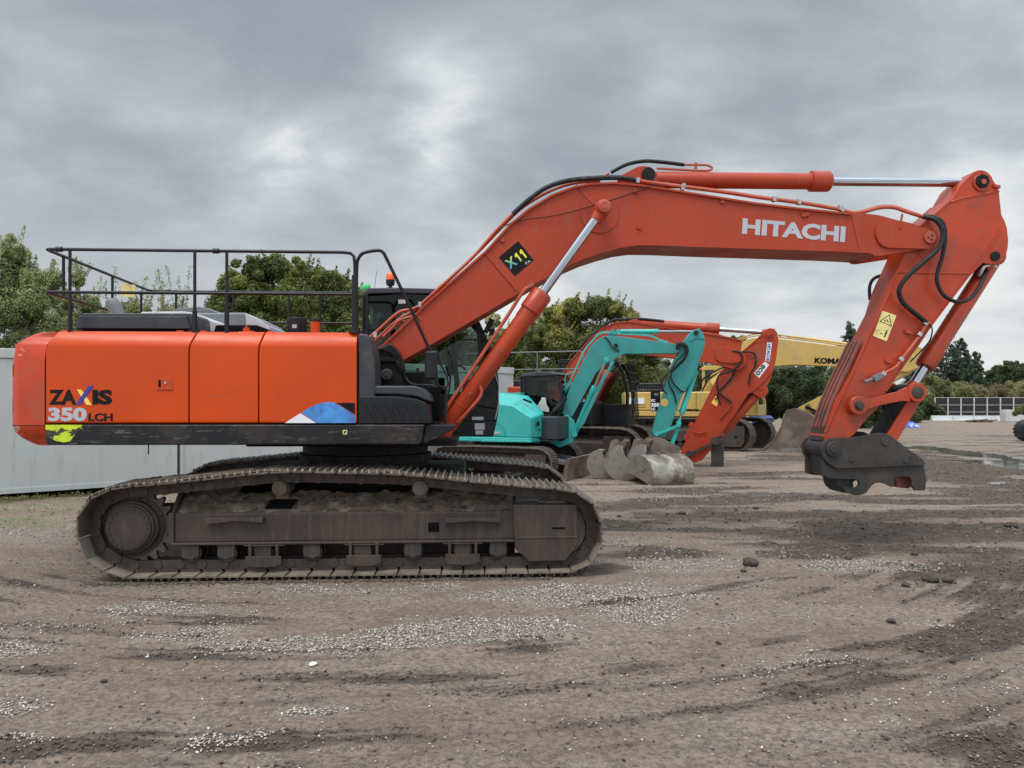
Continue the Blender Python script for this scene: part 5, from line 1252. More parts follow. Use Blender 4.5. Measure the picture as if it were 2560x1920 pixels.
    b = MB(); b.tube([P(905, 1052, y0 - .003), P(1240, 1052, y0 - .003)], .005, 5); b.tube([P(1160, 1000, y0 - .003), P(1200, 1015, y0 - .003), P(1240, 1022, y0 - .003)], .008, 5); b.build('seam', M['dark'], cab)
    # wiper
    b = MB(); ptube(F1, b, [(1120, 875, y0 - .01), (1128, 900, y0 - .01), (1131, 930, y0 - .01)], .006, 2); b.tube([P(1095, 853, y0 + .02), P(1160, 849, y0 + .02), P(1210, 849, y0 + .02)], .007, 5); b.build('window_bar', M['black'], cab)
    # work lamp bracket at the front post, beacons on the roof
    b = MB(); b.obox(P(1222, 815, y0), (1, 0, -.5), (0, 1, 0), (.5, 0, 1), .03, .05, .09); b.obox(P(1230, 830, y0), (1, 0, 0), (0, 1, 0), (0, 0, 1), .035, .05, .04); b.build('work_lamp', M['black'], cab, bevel=.01)
    q = P(976, 722, .9); q.z = P(976, 722, .9).z
    b = MB(); b.turn(P(976, 722, .75), (0, 0, 1), [(0, .045), (.01, .05), (.02, .02), (.035, .02), (.04, .045), (.075, .055), (.11, .056)], 24); be = b.build('beacon', M['black'], cab, smooth=40)
    p2 = P(976, 722, .75) + Vector((0, 0, .105)); b = MB(); b.turn(p2, (0, 0, 1), [(0, .055), (.05, .053), (.085, .042), (.10, .02), (.102, .0)], 24); b.build('lens', M['amber'], be, smooth=50)
    b = MB(); b.turn(P(917, 726, .62), (-.25, -.1, 1), [(0, .05), (.02, .058), (.05, .058), (.075, .045), (.085, .0)], 20); b.build('beacon', M['green'], cab, smooth=50)
    b = MB(); b.tube([P(936, 722, .8), P(942, 678, .8)], .003, 5); b.build('aerial', M['rail'], cab)
build_cab()
# ------------------------------------------------------------------ machines behind
def turned(o, deg):
    for c in [o] + list(o.children_recursive): 
        if c.type == 'MESH' and not c.get('_t'):
            c.data.transform(Matrix.Rotation(math.radians(deg), 4, 'Z')); c['_t'] = 1
    return o
def track_set(root, half, yc, w, h, pitch, off=0.0, guard=True):
    """both crawlers of a smaller machine as seen from outside"""
    r = h / 2; path = []
    for k in range(9): a = math.pi * (k / 8); path.append((half - r + r * math.sin(a), r + r * math.cos(a)))
    path += [(half - r, .02), (-half + r, .02)]
    for k in range(9): a = math.pi * (k / 8); path.append((-half + r - r * math.sin(a), r - r * math.cos(a)))
    path = [(x, max(z, .03)) for x, z in path] + [(-half * .3, h * 1.03), (half * .3, h * 1.02)]
    sh = shoe_mesh(pitch, w)
    for s in (-1, 1):
        tr, nd_ = crawler(root, path, yc * s, w, pitch, individual=False, shoe=sh)
        b = MB(); Y = lambda v: s * v; o_ = yc + w * .36
        b.prismx([(Y(o_), h * .30), (Y(o_), h * .62), (Y(yc + .02), h * .82), (Y(yc - .12), h * .82), (Y(yc - .12), h * .30)], -half + r, half - r * 1.1); b.build('track_frame', M['frame'], root, bevel=.01)
        b = MB(); b.prism([(half - r * 1.9, h * .13), (half - r * .65, h * .13), (half - r * .45, h * .3), (half - r * .45, h * .80), (half - r * 1.9, h * .80)], min(Y(o_ + .02), Y(yc - .1)), max(Y(o_ + .02), Y(yc - .1))); g = b.build('front_guard', M['frame'], root, bevel=.015)
        b = MB(); x = half - r * 1.0; b.prism([(x - .05, h * .42), (x + .05, h * .42), (x + .05, h * .47), (x - .05, h * .47)], min(Y(o_ + .022), Y(o_)), max(Y(o_ + .022), Y(o_))); b.build('painted_slot', M['dark'], g, smooth=0)  # black plate on the guard, painted shade instead of a cut
        b = MB(); b.turn((half - r, yc * s - .08, r), (0, 1, 0), [(0, r * .68), (.05, r * .68), (.06, r * .75), (.10, r * .75), (.11, r * .68), (.16, r * .68)], 32); b.build('idler_wheel', M['frame'], root, smooth=30)
        b = MB(); b.turn((-half + r, Y(o_ + .03), r), (0, -s, 0), [(0, r * .5), (.1, r * .55), (.12, r * .7), (.3, r * .7)], 32); b.build('final_drive', M['frame'], root, smooth=30)
        n = 5
        for k in range(n):
            x = (-half + r) + (2 * half - 2 * r) * (k + .5) / n; b = MB(); b.turn((x, yc * s - .15, .20), (0, 1, 0), [(0, .09), (.05, .09), (.06, .07), (.24, .07), (.25, .09), (.30, .09)], 16); b.build('track_roller', M['frame'], root, smooth=30)
    b = MB(); b.box(-half * .35, half * .35, -yc, yc, h * .45, h * .95); b.build('carbody', M['blacksteel'], root, bevel=.02)
    b = MB(); b.cyl((0, 0, h * .9), (0, 0, h * 1.35), half * .32, seg=36); b.build('slew_ring', M['blacksteel'], root, smooth=30)

# ---- the turquoise machine
F2 = Frame(-.07, 17.8, -22); F2b = Frame(-.07, 17.8, -4)
def build_teal():
    E2 = thing('excavator', 'turquoise midi excavator with a black cab behind the big track', 'excavator', (F2.ox, F2.oy, 0), F2.a)
    Q = F2.P; m = M['teal']
    track_set(E2, 1.45, .93, .45, .66, .15)
    b = MB(); b.prism([(1.72, .02), (1.80, .0), (1.78, .22), (1.84, .46), (1.76, .46), (1.70, .22)], -1.13, 1.13); bl = b.build('dozer_blade', M['bucketbrown'], E2, bevel=.01)
    b = MB()
    for y in (-.45, .45): b.obox((1.25, y, .36), (1, 0, -.14), (0, 1, 0), (.14, 0, 1), .55, .06, .05)
    b.build('blade_arm', M['hood'], bl, bevel=.006)
    # body side, sloping nose, front
    y0 = -1.10
    side = [(1207, 1096), (1222, 1060), (1236, 1040), (1248, 1000), (1252, 985), (1280, 1004), (1300, 1018), (1326, 1040), (1329, 1106), (1212, 1106)]
    W = F2.xz(side, y0); x1 = Q(1329, 1060, y0).x; xr = -1.15
    zb, zt = Q(1300, 1106, y0).z, Q(1252, 1000, y0).z
    zf = Q(1329, 1045, y0).z
    b = MB()
    b.loft([[(xr, y0 + .12, zb + .1), (x1, y0 + .02, zb + .1), (x1, y0 + .02, zf), (x1 - .45, y0 + .05, zt - .12), (xr + .3, y0 + .08, zt + .02), (xr, y0 + .12, zt - .05)],
            [(xr, y0 + .45, zb + .1), (x1 + .06, y0 + .40, zb + .1), (x1 + .06, y0 + .38, zf + .06), (x1 - .32, y0 + .42, zt + .04), (xr + .3, y0 + .35, zt + .20), (xr, y0 + .45, zt + .12)],
            [(xr, -.42, zb + .1), (x1 + .04, -.42, zb + .1), (x1 + .04, -.42, zf + .10), (x1 - .32, -.42, zt + .10), (xr + .3, -.42, zt + .26), (xr, -.42, zt + .2)]])
    bd = b.build('body', m, E2, bevel=.03, seg=3)
    b = MB(); b.prism(F2.xz([(1214, 1098), (1322, 1100), (1329, 1107), (1200, 1105)], y0), y0 - .01, -.3); b.box(xr - .1, x1, y0, 1.05, zb, zb + .10); b.build('skirt', m, E2, bevel=.02)
    # rounded counterweight
    pts = lambda d: [(xr + .2, -1.12 + d), (xr - .25, -1.02 + d), (xr - .46 + d, -.7), (xr - .55 + d, -.3), (xr - .58 + d, 0), (xr - .55 + d, .3), (xr - .46 + d, .7), (xr - .25, 1.02 - d), (xr + .2, 1.12 - d)]
    b = MB(); b.loft([[(x, y, z) for x, y in pts(d)] for z, d in ((zb, .05), (zb + .05, 0), (zt - .1, .03), (zt + .08, .12), (zt + .20, .30))]); b.build('counterweight', m, E2, smooth=60)
    b = MB(); b.box(xr, .1, -.45, 1.0, zb + .05, zt + .12); b.build('engine_hood', m, E2, bevel=.03)
    b = MB(); b.prism(F2.xz([(1252, 982), (1302, 982), (1302, 994), (1252, 996)], -.2), -.2, .5); b.build('deck_panel', m, E2, bevel=.01)
    yy = y0 - .0
    b = MB(); b.tube([Q(1232, 1050, y0 + .03), Q(1246, 1056, y0 + .03), Q(1258, 1070, y0 + .025), Q(1263, 1085, y0 + .02), Q(1262, 1094, y0 + .02), Q(1215, 1092, y0 + .03)], .008, 5); b.tube([Q(1328, 1045, y0 + .01), Q(1329, 1098, y0 + .01)], .008, 5)
    b.tube([(x1 - .42, y0 + .07, zt - .1), (x1 - .3, y0 + .3, zt + .02)], .007, 5); b.build('panel_gap', M['tealdull'], bd)
    p = Q(1221, 1085, y0 + .06); q = Q(1252, 1084, y0 + .06); text_on('GEOSPEC', M['hoodlight'], bd, p - Vector((0, .03, 0)), (1, 0, 0), (0, 0, 1), (q - p).length, .055, (0, -1, 0), bold=.04, t=.01)
    b = MB(); X = x1 + .07
    b.box(X, X + .01, y0 + .16, y0 + .26, zf - .18, zf - .08); b.box(X, X + .01, y0 + .27, y0 + .31, zf - .30, zf - .24); b.build('front_lamp', M['dark'], bd, smooth=0)
    b = MB(); c = Vector((x1 - .18, y0 + .22, zt - .02)); b.obox(c, (1, 0, -.4), (0, 1, 0), (.4, 0, 1), .10, .035, .02); b.build('door_handle', M['ink'], bd, bevel=.005)
    b = MB(); b.box(x1 - .1, x1 + .42, -.62, .30, zb + .05, zf + .02); b.build('front_frame', M['slate'], E2, bevel=.02)
    # cab on the far side
    y1, y2 = .02, 1.0; f = F2
    prof = [(1300, 1040), (1300, 945), (1306, 937), (1340, 933), (1374, 933), (1390, 938), (1399, 952), (1407, 990), (1404, 1018), (1396, 1046)]
    b = MB()
    for y in (y1 + .03, y2 - .03): ribbon_solid(b, F2.xz(prof, y1), .07, y - .03, y + .03)
    cab = b.build('cab_frame', M['black'], E2, bevel=.01)
    b = MB(); b.prism(F2.xz([(1298, 944), (1304, 935), (1340, 929), (1378, 929), (1390, 935), (1386, 939), (1310, 942)], y1), y1 - .03, y2 + .02); b.build('roof', M['slate'], cab, bevel=.02)
    b = MB(); b.prism(F2.xz([(1300, 1008), (1314, 1006), (1350, 1036), (1400, 1040), (1398, 1064), (1300, 1060)], y1), y1 + .02, y2); b.prism(F2.xz([(1302, 943), (1312, 943), (1312, 1010), (1302, 1010)], y1), y1 + .0, y2 - .02); b.build('cab_body', M['black'], cab, bevel=.01)
    gl = F2.xz([(1311, 943), (1384, 940), (1394, 950), (1401, 990), (1397, 1030), (1350, 1036), (1311, 1006)], y1)
    for y in (y1 + .03, y2 - .03): b = MB(); b.sheet(gl, y); b.build('side_glass', M['glass'], cab, smooth=0)
    b = MB(); ribbon_solid(b, F2.xz([(1392, 940), (1400, 953), (1407, 990), (1404, 1018), (1397, 1044)], y1), .006, y1 + .07, y2 - .07); b.build('windscreen', M['glass'], cab, smooth=30)
    b = MB(); b.prism(F2.xz([(1345, 950), (1360, 950), (1364, 1020), (1342, 1020)], .5), .45, .75); b.prism(F2.xz([(1340, 1000), (1380, 1000), (1380, 1020), (1340, 1020)], .5), .3, .8); b.build('seat', M['dark'], cab, bevel=.03)
    b = MB(); b.prism(F2.xz([(1352, 1000), (1345, 1012), (1341, 1019), (1350, 1026), (1372, 1030), (1373, 1022), (1366, 1010), (1364, 994), (1355, 993)], y1 + .02), y1 + .012, y1 + .018); b.build('torn_paper', M['galv'], cab, smooth=0)
    b = MB(); ptube(F2, b, [(1338, 931, .1), (1326, 897, .1), (1320, 886, .1), (1312, 887, .1)], .014, 3); b.obox(Q(1334, 936, .05), (1, 0, .3), (0, 1, 0), (-.3, 0, 1), .09, .03, .05); b.build('mirror_stay', M['rail'], cab)
    # swing post, boom, arm (turned a little off the body's axis)
    R = F2b.P; mm = []
    d = math.degrees(F2b.a - F2.a)
    post = MB(); post.prism(F2b.xz([(1353, 1096), (1400, 1120), (1432, 1106), (1444, 1072), (1434, 1050), (1418, 1036), (1408, 1040), (1404, 1070), (1404, 1092), (1380, 1092)], -.28), -.26, .26); po = post.build('swing_post', m, E2, bevel=.02); mm.append(po)
    b = MB(); b.cyl(R(1336, 1102, -.35), R(1350, 1102, -.35), .075); sc_ = b.build('swing_cylinder', m, E2, smooth=30); mm.append(sc_)
    b = MB(); b.cyl(R(1350, 1102, -.35), R(1382, 1102, -.35), .035); b.build('rod', M['chrome'], sc_, smooth=30)
    b = MB(); ptube(F2b, b, [(1394, 1038, -.3), (1398, 1060, -.34), (1412, 1090, -.34), (1400, 1100, -.3)], .04, 4); ptube(F2b, b, [(1412, 994, -.3), (1396, 1020, -.32), (1385, 1032, -.3), (1384, 1050, -.25)], .07, 4); b.build('hose', M['rubber'], po, smooth=60)
    yb = .17
    boom = [(1405, 1035), (1414, 1000), (1422, 975), (1454, 910), (1476, 866), (1492, 850), (1510, 840), (1560, 842), (1620, 850), (1680, 858), (1700, 862), (1706, 872), (1700, 880), (1686, 884), (1640, 884), (1560, 885), (1538, 887), (1528, 893), (1512, 910), (1490, 934), (1462, 985), (1432, 1040), (1420, 1044)]
    b = MB(); b.prism(F2b.xz(boom, -yb), -yb, yb); bo = b.build('boom', M['tealdull'], E2, bevel=.012); mm.append(bo)
    b = MB(); b.prism(F2b.xz([(1512, 908), (1516, 895), (1524, 888), (1550, 884), (1560, 886), (1546, 890), (1534, 900), (1524, 911), (1515, 912)], -yb), -yb - .02, yb + .02); b.prism(F2b.xz([(1518, 845), (1526, 826), (1534, 822), (1542, 833), (1545, 845)], -.12), -.1, .1)
    b.build('boom_lug', M['tealdull'], bo, bevel=.008)
    b = MB(); disc(F2b, b, 1696, 868, -yb - .04, yb + .04, .055, 20); disc(F2b, b, 1516, 898, -yb - .05, yb + .05, .04, 16); b.build('pin', M['rail'], bo, smooth=30)
    b = MB()
    for k, dy in enumerate((0, -3)):
        y = -.13 + .1 * k
        ptube(F2b, b, [(1412, 985 + dy, y), (1430, 945 + dy, y), (1460, 880 + dy, y), (1480, 855 + dy, y), (1505, 833 + dy, y), (1560, 836 + dy, y), (1620, 840 + dy, y), (1650, 852 + dy, y), (1670, 857 + dy, y)], .013, 4, 6)
    ptube(F2b, b, [(1418, 975, -.2), (1412, 950, -.2), (1418, 936, -.2), (1434, 930, -.2)], .012, 3, 6); ptube(F2b, b, [(1410, 1000, -.2), (1408, 980, -.2), (1416, 968, -.2), (1424, 962, -.2)], .012, 3, 6)
    b.build('oil_pipe', M['teal'], bo, smooth=60)
    b = MB(); ptube(F2b, b, [(1512, 842, -.19), (1524, 855, -.2), (1530, 868, -.2), (1540, 874, -.2), (1548, 878, -.2)], .014, 3); b.obox(R(1540, 864, -.2), (1, 0, 0), (0, 1, 0), (0, 0, 1), .04, .02, .04); b.build('cut_lamp_bracket', M['rail'], bo)
    # cylinders
    a, c = R(1546, 829, 0), R(1742, 829, 0); ca = cylinder_ram(F2b, E2, a, c, 0, .055, .027, .50, m, name='arm_cylinder', gland=1.05); mm.append(ca)
    a, c = R(1436, 1085, -.24), R(1516, 900, -.24); cb_ = cylinder_ram(F2b, E2, a, c, 0, .068, .036, .64, m, name='lift_cylinder', gland=1.08, rodmat=M['bucket']); mm.append(cb_)
    b = MB(); b.prism(F2b.xz([(1444, 1075), (1448, 1060), (1505, 945), (1533, 903), (1537, 906), (1512, 950), (1460, 1060)], -.33), -.36, -.30); b.build('rod_guard', M['tealdull'], cb_, bevel=.006)
    # arm
    arm = [(1724, 834), (1736, 824), (1748, 821), (1755, 828), (1760, 838), (1763, 858), (1761, 870), (1744, 915), (1742, 934), (1704, 992), (1680, 1060), (1664, 1092), (1650, 1094), (1634, 1092), (1630, 1078), (1645, 1030), (1668, 960), (1684, 905), (1695, 885), (1703, 862)]
    b = MB(); b.prism(F2b.xz(arm, -.13), -.13, .13); ar = b.build('arm', M['tealdull'], E2, bevel=.01); mm.append(ar)
    b = MB(); ribbon_solid(b, F2b.xz([(1761, 862), (1744, 915), (1738, 935), (1700, 995), (1682, 1050)], -.13), .03, -.15, .15); ribbon_solid(b, F2b.xz([(1724, 852), (1735, 843), (1763, 846)], -.13), .02, -.15, .15); b.build('rim', M['tealdull'], ar, smooth=30)
    b = MB(); disc(F2b, b, 1741, 832, -.17, .17, .05, 16); b.build('pin', M['rail'], ar, smooth=30)
    b = MB(); disc(F2b, b, 1661, 1006, -.136, -.13, .09, 24); b.build('worn_sticker', M['yellow'], ar, smooth=0)
    b = MB()
    for pts in ([(1690, 862, -.2), (1706, 860, -.22), (1716, 872, -.25), (1712, 892, -.25), (1690, 915, -.24), (1664, 940, -.22), (1652, 965, -.2), (1668, 985, -.18)], [(1690, 858, -.15), (1710, 858, -.2), (1720, 874, -.22), (1710, 900, -.22), (1680, 930, -.22), (1672, 958, -.2), (1686, 985, -.16), (1690, 1008, -.15)],
                [(1694, 862, -.18), (1708, 866, -.2), (1713, 880, -.2), (1690, 905, -.2), (1678, 930, -.2), (1682, 955, -.2), (1700, 975, -.16), (1712, 980, -.14)]): ptube(F2b, b, pts, .017, 5)
    b.build('hose', M['rubber'], ar, smooth=60)
    a, c = R(1738, 932, 0), R(1696, 1058, 0); cc = cylinder_ram(F2b, E2, a, c, 0, .065, .03, .80, m, name='bucket_cylinder', gland=1.05); mm.append(cc)
    b = MB(); b.obox((R(1640, 1086, 0) + R(1696, 1062, 0)) / 2 + Vector((0, -.16, 0)), R(1696, 1062, 0) - R(1640, 1086, 0), (0, 1, 0), (.3, 0, 1), .27, .02, .04); b.cyl(R(1696, 1062, -.2), R(1696, 1062, .2), .05); b.cyl(R(1642, 1085, -.2), R(1642, 1085, .2), .05)
    b.obox((R(1696, 1062, 0) + R(1678, 1112, 0)) / 2, R(1696, 1062, 0) - R(1678, 1112, 0), (0, 1, 0), (1, 0, .3), .24, .1, .05); lk = b.build('link', m, E2, bevel=.005); mm.append(lk)
    b = MB(); W_ = .42
    sp = F2b.xz([(1625, 1100), (1640, 1092), (1660, 1098), (1676, 1106), (1700, 1118), (1698, 1135), (1690, 1150), (1640, 1172), (1612, 1160), (1608, 1130)], -W_)
    b.prism(sp, -W_, -W_ + .02); b.prism(sp, W_ - .02, W_); ribbon_solid(b, sp[:1] + sp[::-1][:4], .02, -W_, W_); b.prism(F2b.xz([(1625, 1104), (1655, 1104), (1690, 1120), (1684, 1150), (1640, 1170), (1615, 1156)], 0), -W_ + .03, W_ - .03)
    b.prism(F2b.xz([(1632, 1096), (1644, 1078), (1656, 1082), (1652, 1100)], -.15), -.15, .15); bu = b.build('bucket', M['bucketbrown'], E2, bevel=.008); mm.append(bu)
    for o in mm: turned(o, d)
    return E2
build_teal()

# ---- the second orange machine
F3 = Frame(1.6, 21.0, -18)
def build_orange2():
    E3 = thing('excavator', 'orange excavator parked between the turquoise and the yellow one, arm tip on the ground', 'excavator', (F3.ox, F3.oy, 0), F3.a)
    Q = F3.P; m = M['orange2']
    track_set(E3, 2.1, 1.15, .60, .98, .19)
    zb, zt = 1.05, 2.05
    b = MB(); b.box(-2.35, -.55, -1.35, 1.3, zb, zt); b.build('body', m, E3, bevel=.04)
    b = MB(); b.box(-.54, .85, -1.30, .2, zb, zb + .62); b.build('front_deck', M['black'], E3, bevel=.03)
    pts = lambda d: [(-2.36, -1.35 + d), (-2.7, -1.25 + d), (-2.9 + d, -.8), (-2.98 + d, 0), (-2.9 + d, .8), (-2.7, 1.25 - d), (-2.36, 1.35 - d)]
    b = MB(); b.loft([[(x, y, z) for x, y in pts(d)] for z, d in ((zb - .05, .1), (zb + .05, 0), (zt - .1, .02), (zt + .02, .12))]); b.build('counterweight', m, E3, smooth=60)
    b = MB(); b.box(-2.3, -.9, -.9, .7, zt, zt + .18); b.build('engine_hood', M['slate'], E3, bevel=.03)
    b = MB()
    for y in (-1.2,): 
        b.tube([(-2.6, y, zt), (-2.6, y, zt + .9), (.55, y, zt + .9), (.62, y, zt + .84), (.62, y, zt)], .018, 8); b.tube([(-2.6, y, zt + .45), (.6, y, zt + .45)], .015, 6)
        for x in (-1.6, -.6): b.cyl((x, y, zt), (x, y, zt + .9), .016, seg=6)
    b.build('handrail', M['hood'], E3, smooth=60)
    # cab with its guard
    y1, y2 = .25, 1.25
    prof = [(1394, 1090), (1394, 908), (1400, 902), (1480, 902), (1545, 905), (1560, 930), (1572, 985), (1572, 1090)]
    b = MB()
    for y in (y1 + .03, y2 - .03): ribbon_solid(b, F3.xz(prof, y1), .09, y - .03, y + .03)
    cab = b.build('cab_frame', M['black'], E3, bevel=.01)
    b = MB(); b.prism(F3.xz([(1392, 904), (1400, 898), (1540, 900), (1548, 908), (1396, 910)], y1), y1 - .02, y2 + .02); b.build('roof', M['black'], cab, bevel=.02)
    b = MB(); b.prism(F3.xz([(1394, 1010), (1572, 1010), (1572, 1090), (1394, 1090)], y1), y1 + .02, y2); b.build('cab_body', M['black'], cab, bevel=.02)
    b = MB(); b.prism(F3.xz([(1402, 912), (1540, 912), (1562, 985), (1562, 1010), (1402, 1010)], y1), y1 + .03, y1 + .04) if 0 else b.sheet(F3.xz([(1402, 912), (1540, 912), (1562, 985), (1562, 1010), (1402, 1010)], y1), y1 + .03); b.build('side_glass', M['glass'], cab, smooth=0)
    b = MB(); x = Q(1572, 1000, y1).x + .12
    for k in range(6): b.cyl((x, y1 + (y2 - y1) * k / 5, 1.2), (x - .12, y1 + (y2 - y1) * k / 5, 2.75), .014, seg=6)
    for k in range(7): z = 1.2 + k * .25; b.cyl((x - .12 * k / 6, y1, z), (x - .12 * k / 6, y2, z), .014, seg=6)
    b.build('guard', M['rail'], cab, smooth=60)
    # boom
    yb = .28
    up = [(1378, 1010), (1390, 955), (1410, 925), (1440, 885), (1475, 845), (1505, 820), (1535, 806), (1565, 803), (1600, 806), (1660, 817), (1760, 832), (1820, 842), (1855, 850)]
    dn = [(1440, 1010), (1452, 990), (1500, 905), (1530, 885), (1560, 882), (1620, 888), (1700, 897), (1770, 906), (1800, 913)]
    U, D = F3.xz(up, -yb), F3.xz(dn, -yb); c = Q(1840, 900, -yb)
    b = MB(); b.prism(U + [(c.x + .26 * math.sin(math.radians(t)), c.z + .26 * math.cos(math.radians(t))) for t in range(20, 181, 20)] + D[::-1], -yb + .01, yb - .01); bo = b.build('boom', m, E3, bevel=.008)
    b = MB(); ribbon_solid(b, U, .03, -yb - .02, yb + .02); ribbon_solid(b, D, -.03, -yb - .02, yb + .02); b.build('flange', m, bo, smooth=40)
    b = MB(); b.prism(F3.xz([(1788, 876), (1796, 868), (1850, 872), (1860, 900), (1842, 910), (1800, 905), (1790, 898)], -yb), -yb - .03, yb + .03); b.build('fork_doubler', m, bo, bevel=.005)
    b = MB(); disc(F3, b, 1840, 900, -yb - .08, yb + .08, .07, 24); b.build('pin', m, bo, smooth=30)
    b = MB(); b.prism(F3.xz([(1560, 815), (1572, 800), (1590, 797), (1605, 806), (1606, 822)], -.15), -.15, .15); b.build('cylinder_lug', m, bo, bevel=.01)
    b = MB(); b.prism(F3.xz([(1749, 874), (1756, 872), (1752, 892), (1746, 893)], -yb), -yb - .006, -yb + .01); b.build('sticker', M['white'], bo, smooth=0)
    b = MB()
    for dy in (0, -4): ptube(F3, b, [(1560, 812 + dy, -.2), (1660, 824 + dy, -.2), (1760, 836 + dy, -.2), (1800, 842 + dy, -.2), (1830, 856 + dy, -.2), (1848, 872 + dy, -.22)], .02, 4)
    b.build('oil_pipe', m, bo, smooth=60)
    b = MB(); ptube(F3, b, [(1425, 895, -.2), (1480, 838, -.2), (1530, 802, -.2), (1560, 799, -.15), (1600, 797, -.1), (1660, 803, -.1)], .035, 4); b.build('hose', M['rubber'], bo, smooth=60)
    a, c2 = Q(1590, 808, 0), Q(1925, 832, 0); cylinder_ram(F3, E3, a, c2, 0, .125, .06, .635, m, name='arm_cylinder', gland=1.2, rodmat=M['steel'])
    for s in (-1, 1): a, c2 = Q(1470, 1030, -.5), Q(1555, 858, -.5); a.y = c2.y = .5 * s; cylinder_ram(F3, E3, a, c2, 0, .09, .05, .6, m, name='lift_cylinder')
    # arm
    ya = .20
    arm = [(1905, 835), (1914, 824), (1925, 820), (1936, 822), (1943, 832), (1946, 850), (1940, 900), (1928, 945), (1918, 965), (1922, 980), (1912, 992), (1900, 994), (1885, 985), (1874, 978), (1860, 1003), (1820, 1065), (1780, 1120), (1755, 1150), (1735, 1158), (1720, 1145), (1700, 1140), (1706, 1118), (1730, 1070), (1765, 1000), (1800, 930), (1830, 900), (1858, 876)]
    b = MB(); b.prism(F3.xz(arm, -ya), -ya, ya); ar = b.build('arm', m, E3, bevel=.01)
    b = MB(); ribbon_solid(b, F3.xz([(1905, 835), (1858, 876), (1826, 905), (1798, 935)], -ya), -.03, -ya - .02, ya + .02); ribbon_solid(b, F3.xz([(1930, 930), (1900, 965), (1870, 985), (1820, 1058), (1775, 1120), (1750, 1152)], -ya), .04, -ya - .03, ya + .03); ptube(F3, b, [(1860, 876, -ya), (1885, 858, -ya), (1932, 848, -ya)], .012, 1); b.build('rim', m, ar, smooth=30)
    b = MB(); disc(F3, b, 1922, 834, -ya - .03, ya + .03, .11, 24); disc(F3, b, 1922, 834, -ya - .06, ya + .06, .06, 8); disc(F3, b, 1902, 970, -ya - .02, ya + .02, .05, 16); b.build('pin', m, ar, smooth=30)
    st = dec(F3, 'sticker', [(1918, 856), (1930, 857), (1924, 904), (1913, 902)], -ya, M['white'], ar, t=.006)
    def run(s, a, c, h, par, mat, bold=.03):
        a, c = Q(*a, -ya - .007), Q(*c, -ya - .007); ux = (c - a).normalized(); uz = Vector((-ux.z, 0, ux.x))
        text_on(s, mat, par, a, ux, uz, (c - a).length, h, (0, -1, 0), bold=bold, t=.003)
    run('HITACHI', (1919, 859), (1915.5, 901), .075, st, M['navy'])
    st = dec(F3, 'sticker', [(1912, 904), (1923, 912), (1898, 945), (1884, 933)], -ya, M['white'], ar, t=.006)
    run('eco', (1906, 910), (1888, 934), .105, st, M['ink'], .02)
    st = dec(F3, 'sticker', [(1790, 990), (1797, 1000), (1792, 1016), (1778, 1007)], -ya, M['yellowv'], ar, t=.006); run('L', (1786, 998), (1793, 1006), .07, st, M['ink'])
    b = MB()
    for pts in ([(1830, 878, -.3), (1848, 880, -.34), (1856, 895, -.35), (1846, 915, -.34), (1822, 930, -.32), (1798, 938, -.3), (1792, 960, -.28), (1800, 984, -.27), (1830, 1006, -.24)], [(1848, 880, -.25), (1875, 880, -.28), (1888, 888, -.28), (1888, 915, -.28), (1876, 935, -.27), (1872, 962, -.25)], [(1838, 925, -.25), (1825, 950, -.23), (1800, 975, -.23), (1794, 992, -.23), (1802, 1010, -.23)]): ptube(F3, b, pts, .022, 5)
    b.build('hose', M['rubber'], ar, smooth=60)
    b = MB(); ptube(F3, b, [(1829, 1005, -.24), (1828, 1015, -.24), (1800, 1045, -.24)], .02, 3); ptube(F3, b, [(1735, 1080, -.24), (1750, 1082, -.24), (1765, 1078, -.24)], .016, 3); b.build('oil_pipe', m, ar, smooth=60)
    a, c2 = Q(1904, 972, .0), Q(1790, 1100, .0); cylinder_ram(F3, E3, a, c2, 0, .12, .06, .85, m, name='bucket_cylinder', gland=1.1)
    b = MB(); b.obox((Q(1720, 1140, 0) + Q(1800, 1096, 0)) / 2 + Vector((0, -.26, 0)), Q(1800, 1096, 0) - Q(1722, 1133, 0), (0, 1, 0), (.4, 0, 1), .42, .03, .055); b.cyl(Q(1722, 1134, -.3), Q(1722, 1134, .3), .08, seg=16); b.cyl(Q(1790, 1102, -.3), Q(1790, 1102, .3), .11, seg=20); b.build('link', M['coupler'], E3, bevel=.006)
    b = MB(); b.prism(F3.xz([(1777, 1100), (1808, 1098), (1808, 1162), (1804, 1176), (1776, 1176), (1774, 1166), (1778, 1158)], -.2), -.2, .2); b.build('h_link', M['coupler'], E3, bevel=.02)
    b = MB(); 
    for x, y in ((1728, 1062), (1722, 1078), (1716, 1092)): disc(F3, b, x, y, -.2, -.1, .07, 14)
    b.build('hose_guide', m, ar, smooth=30)
    return E3
build_orange2()

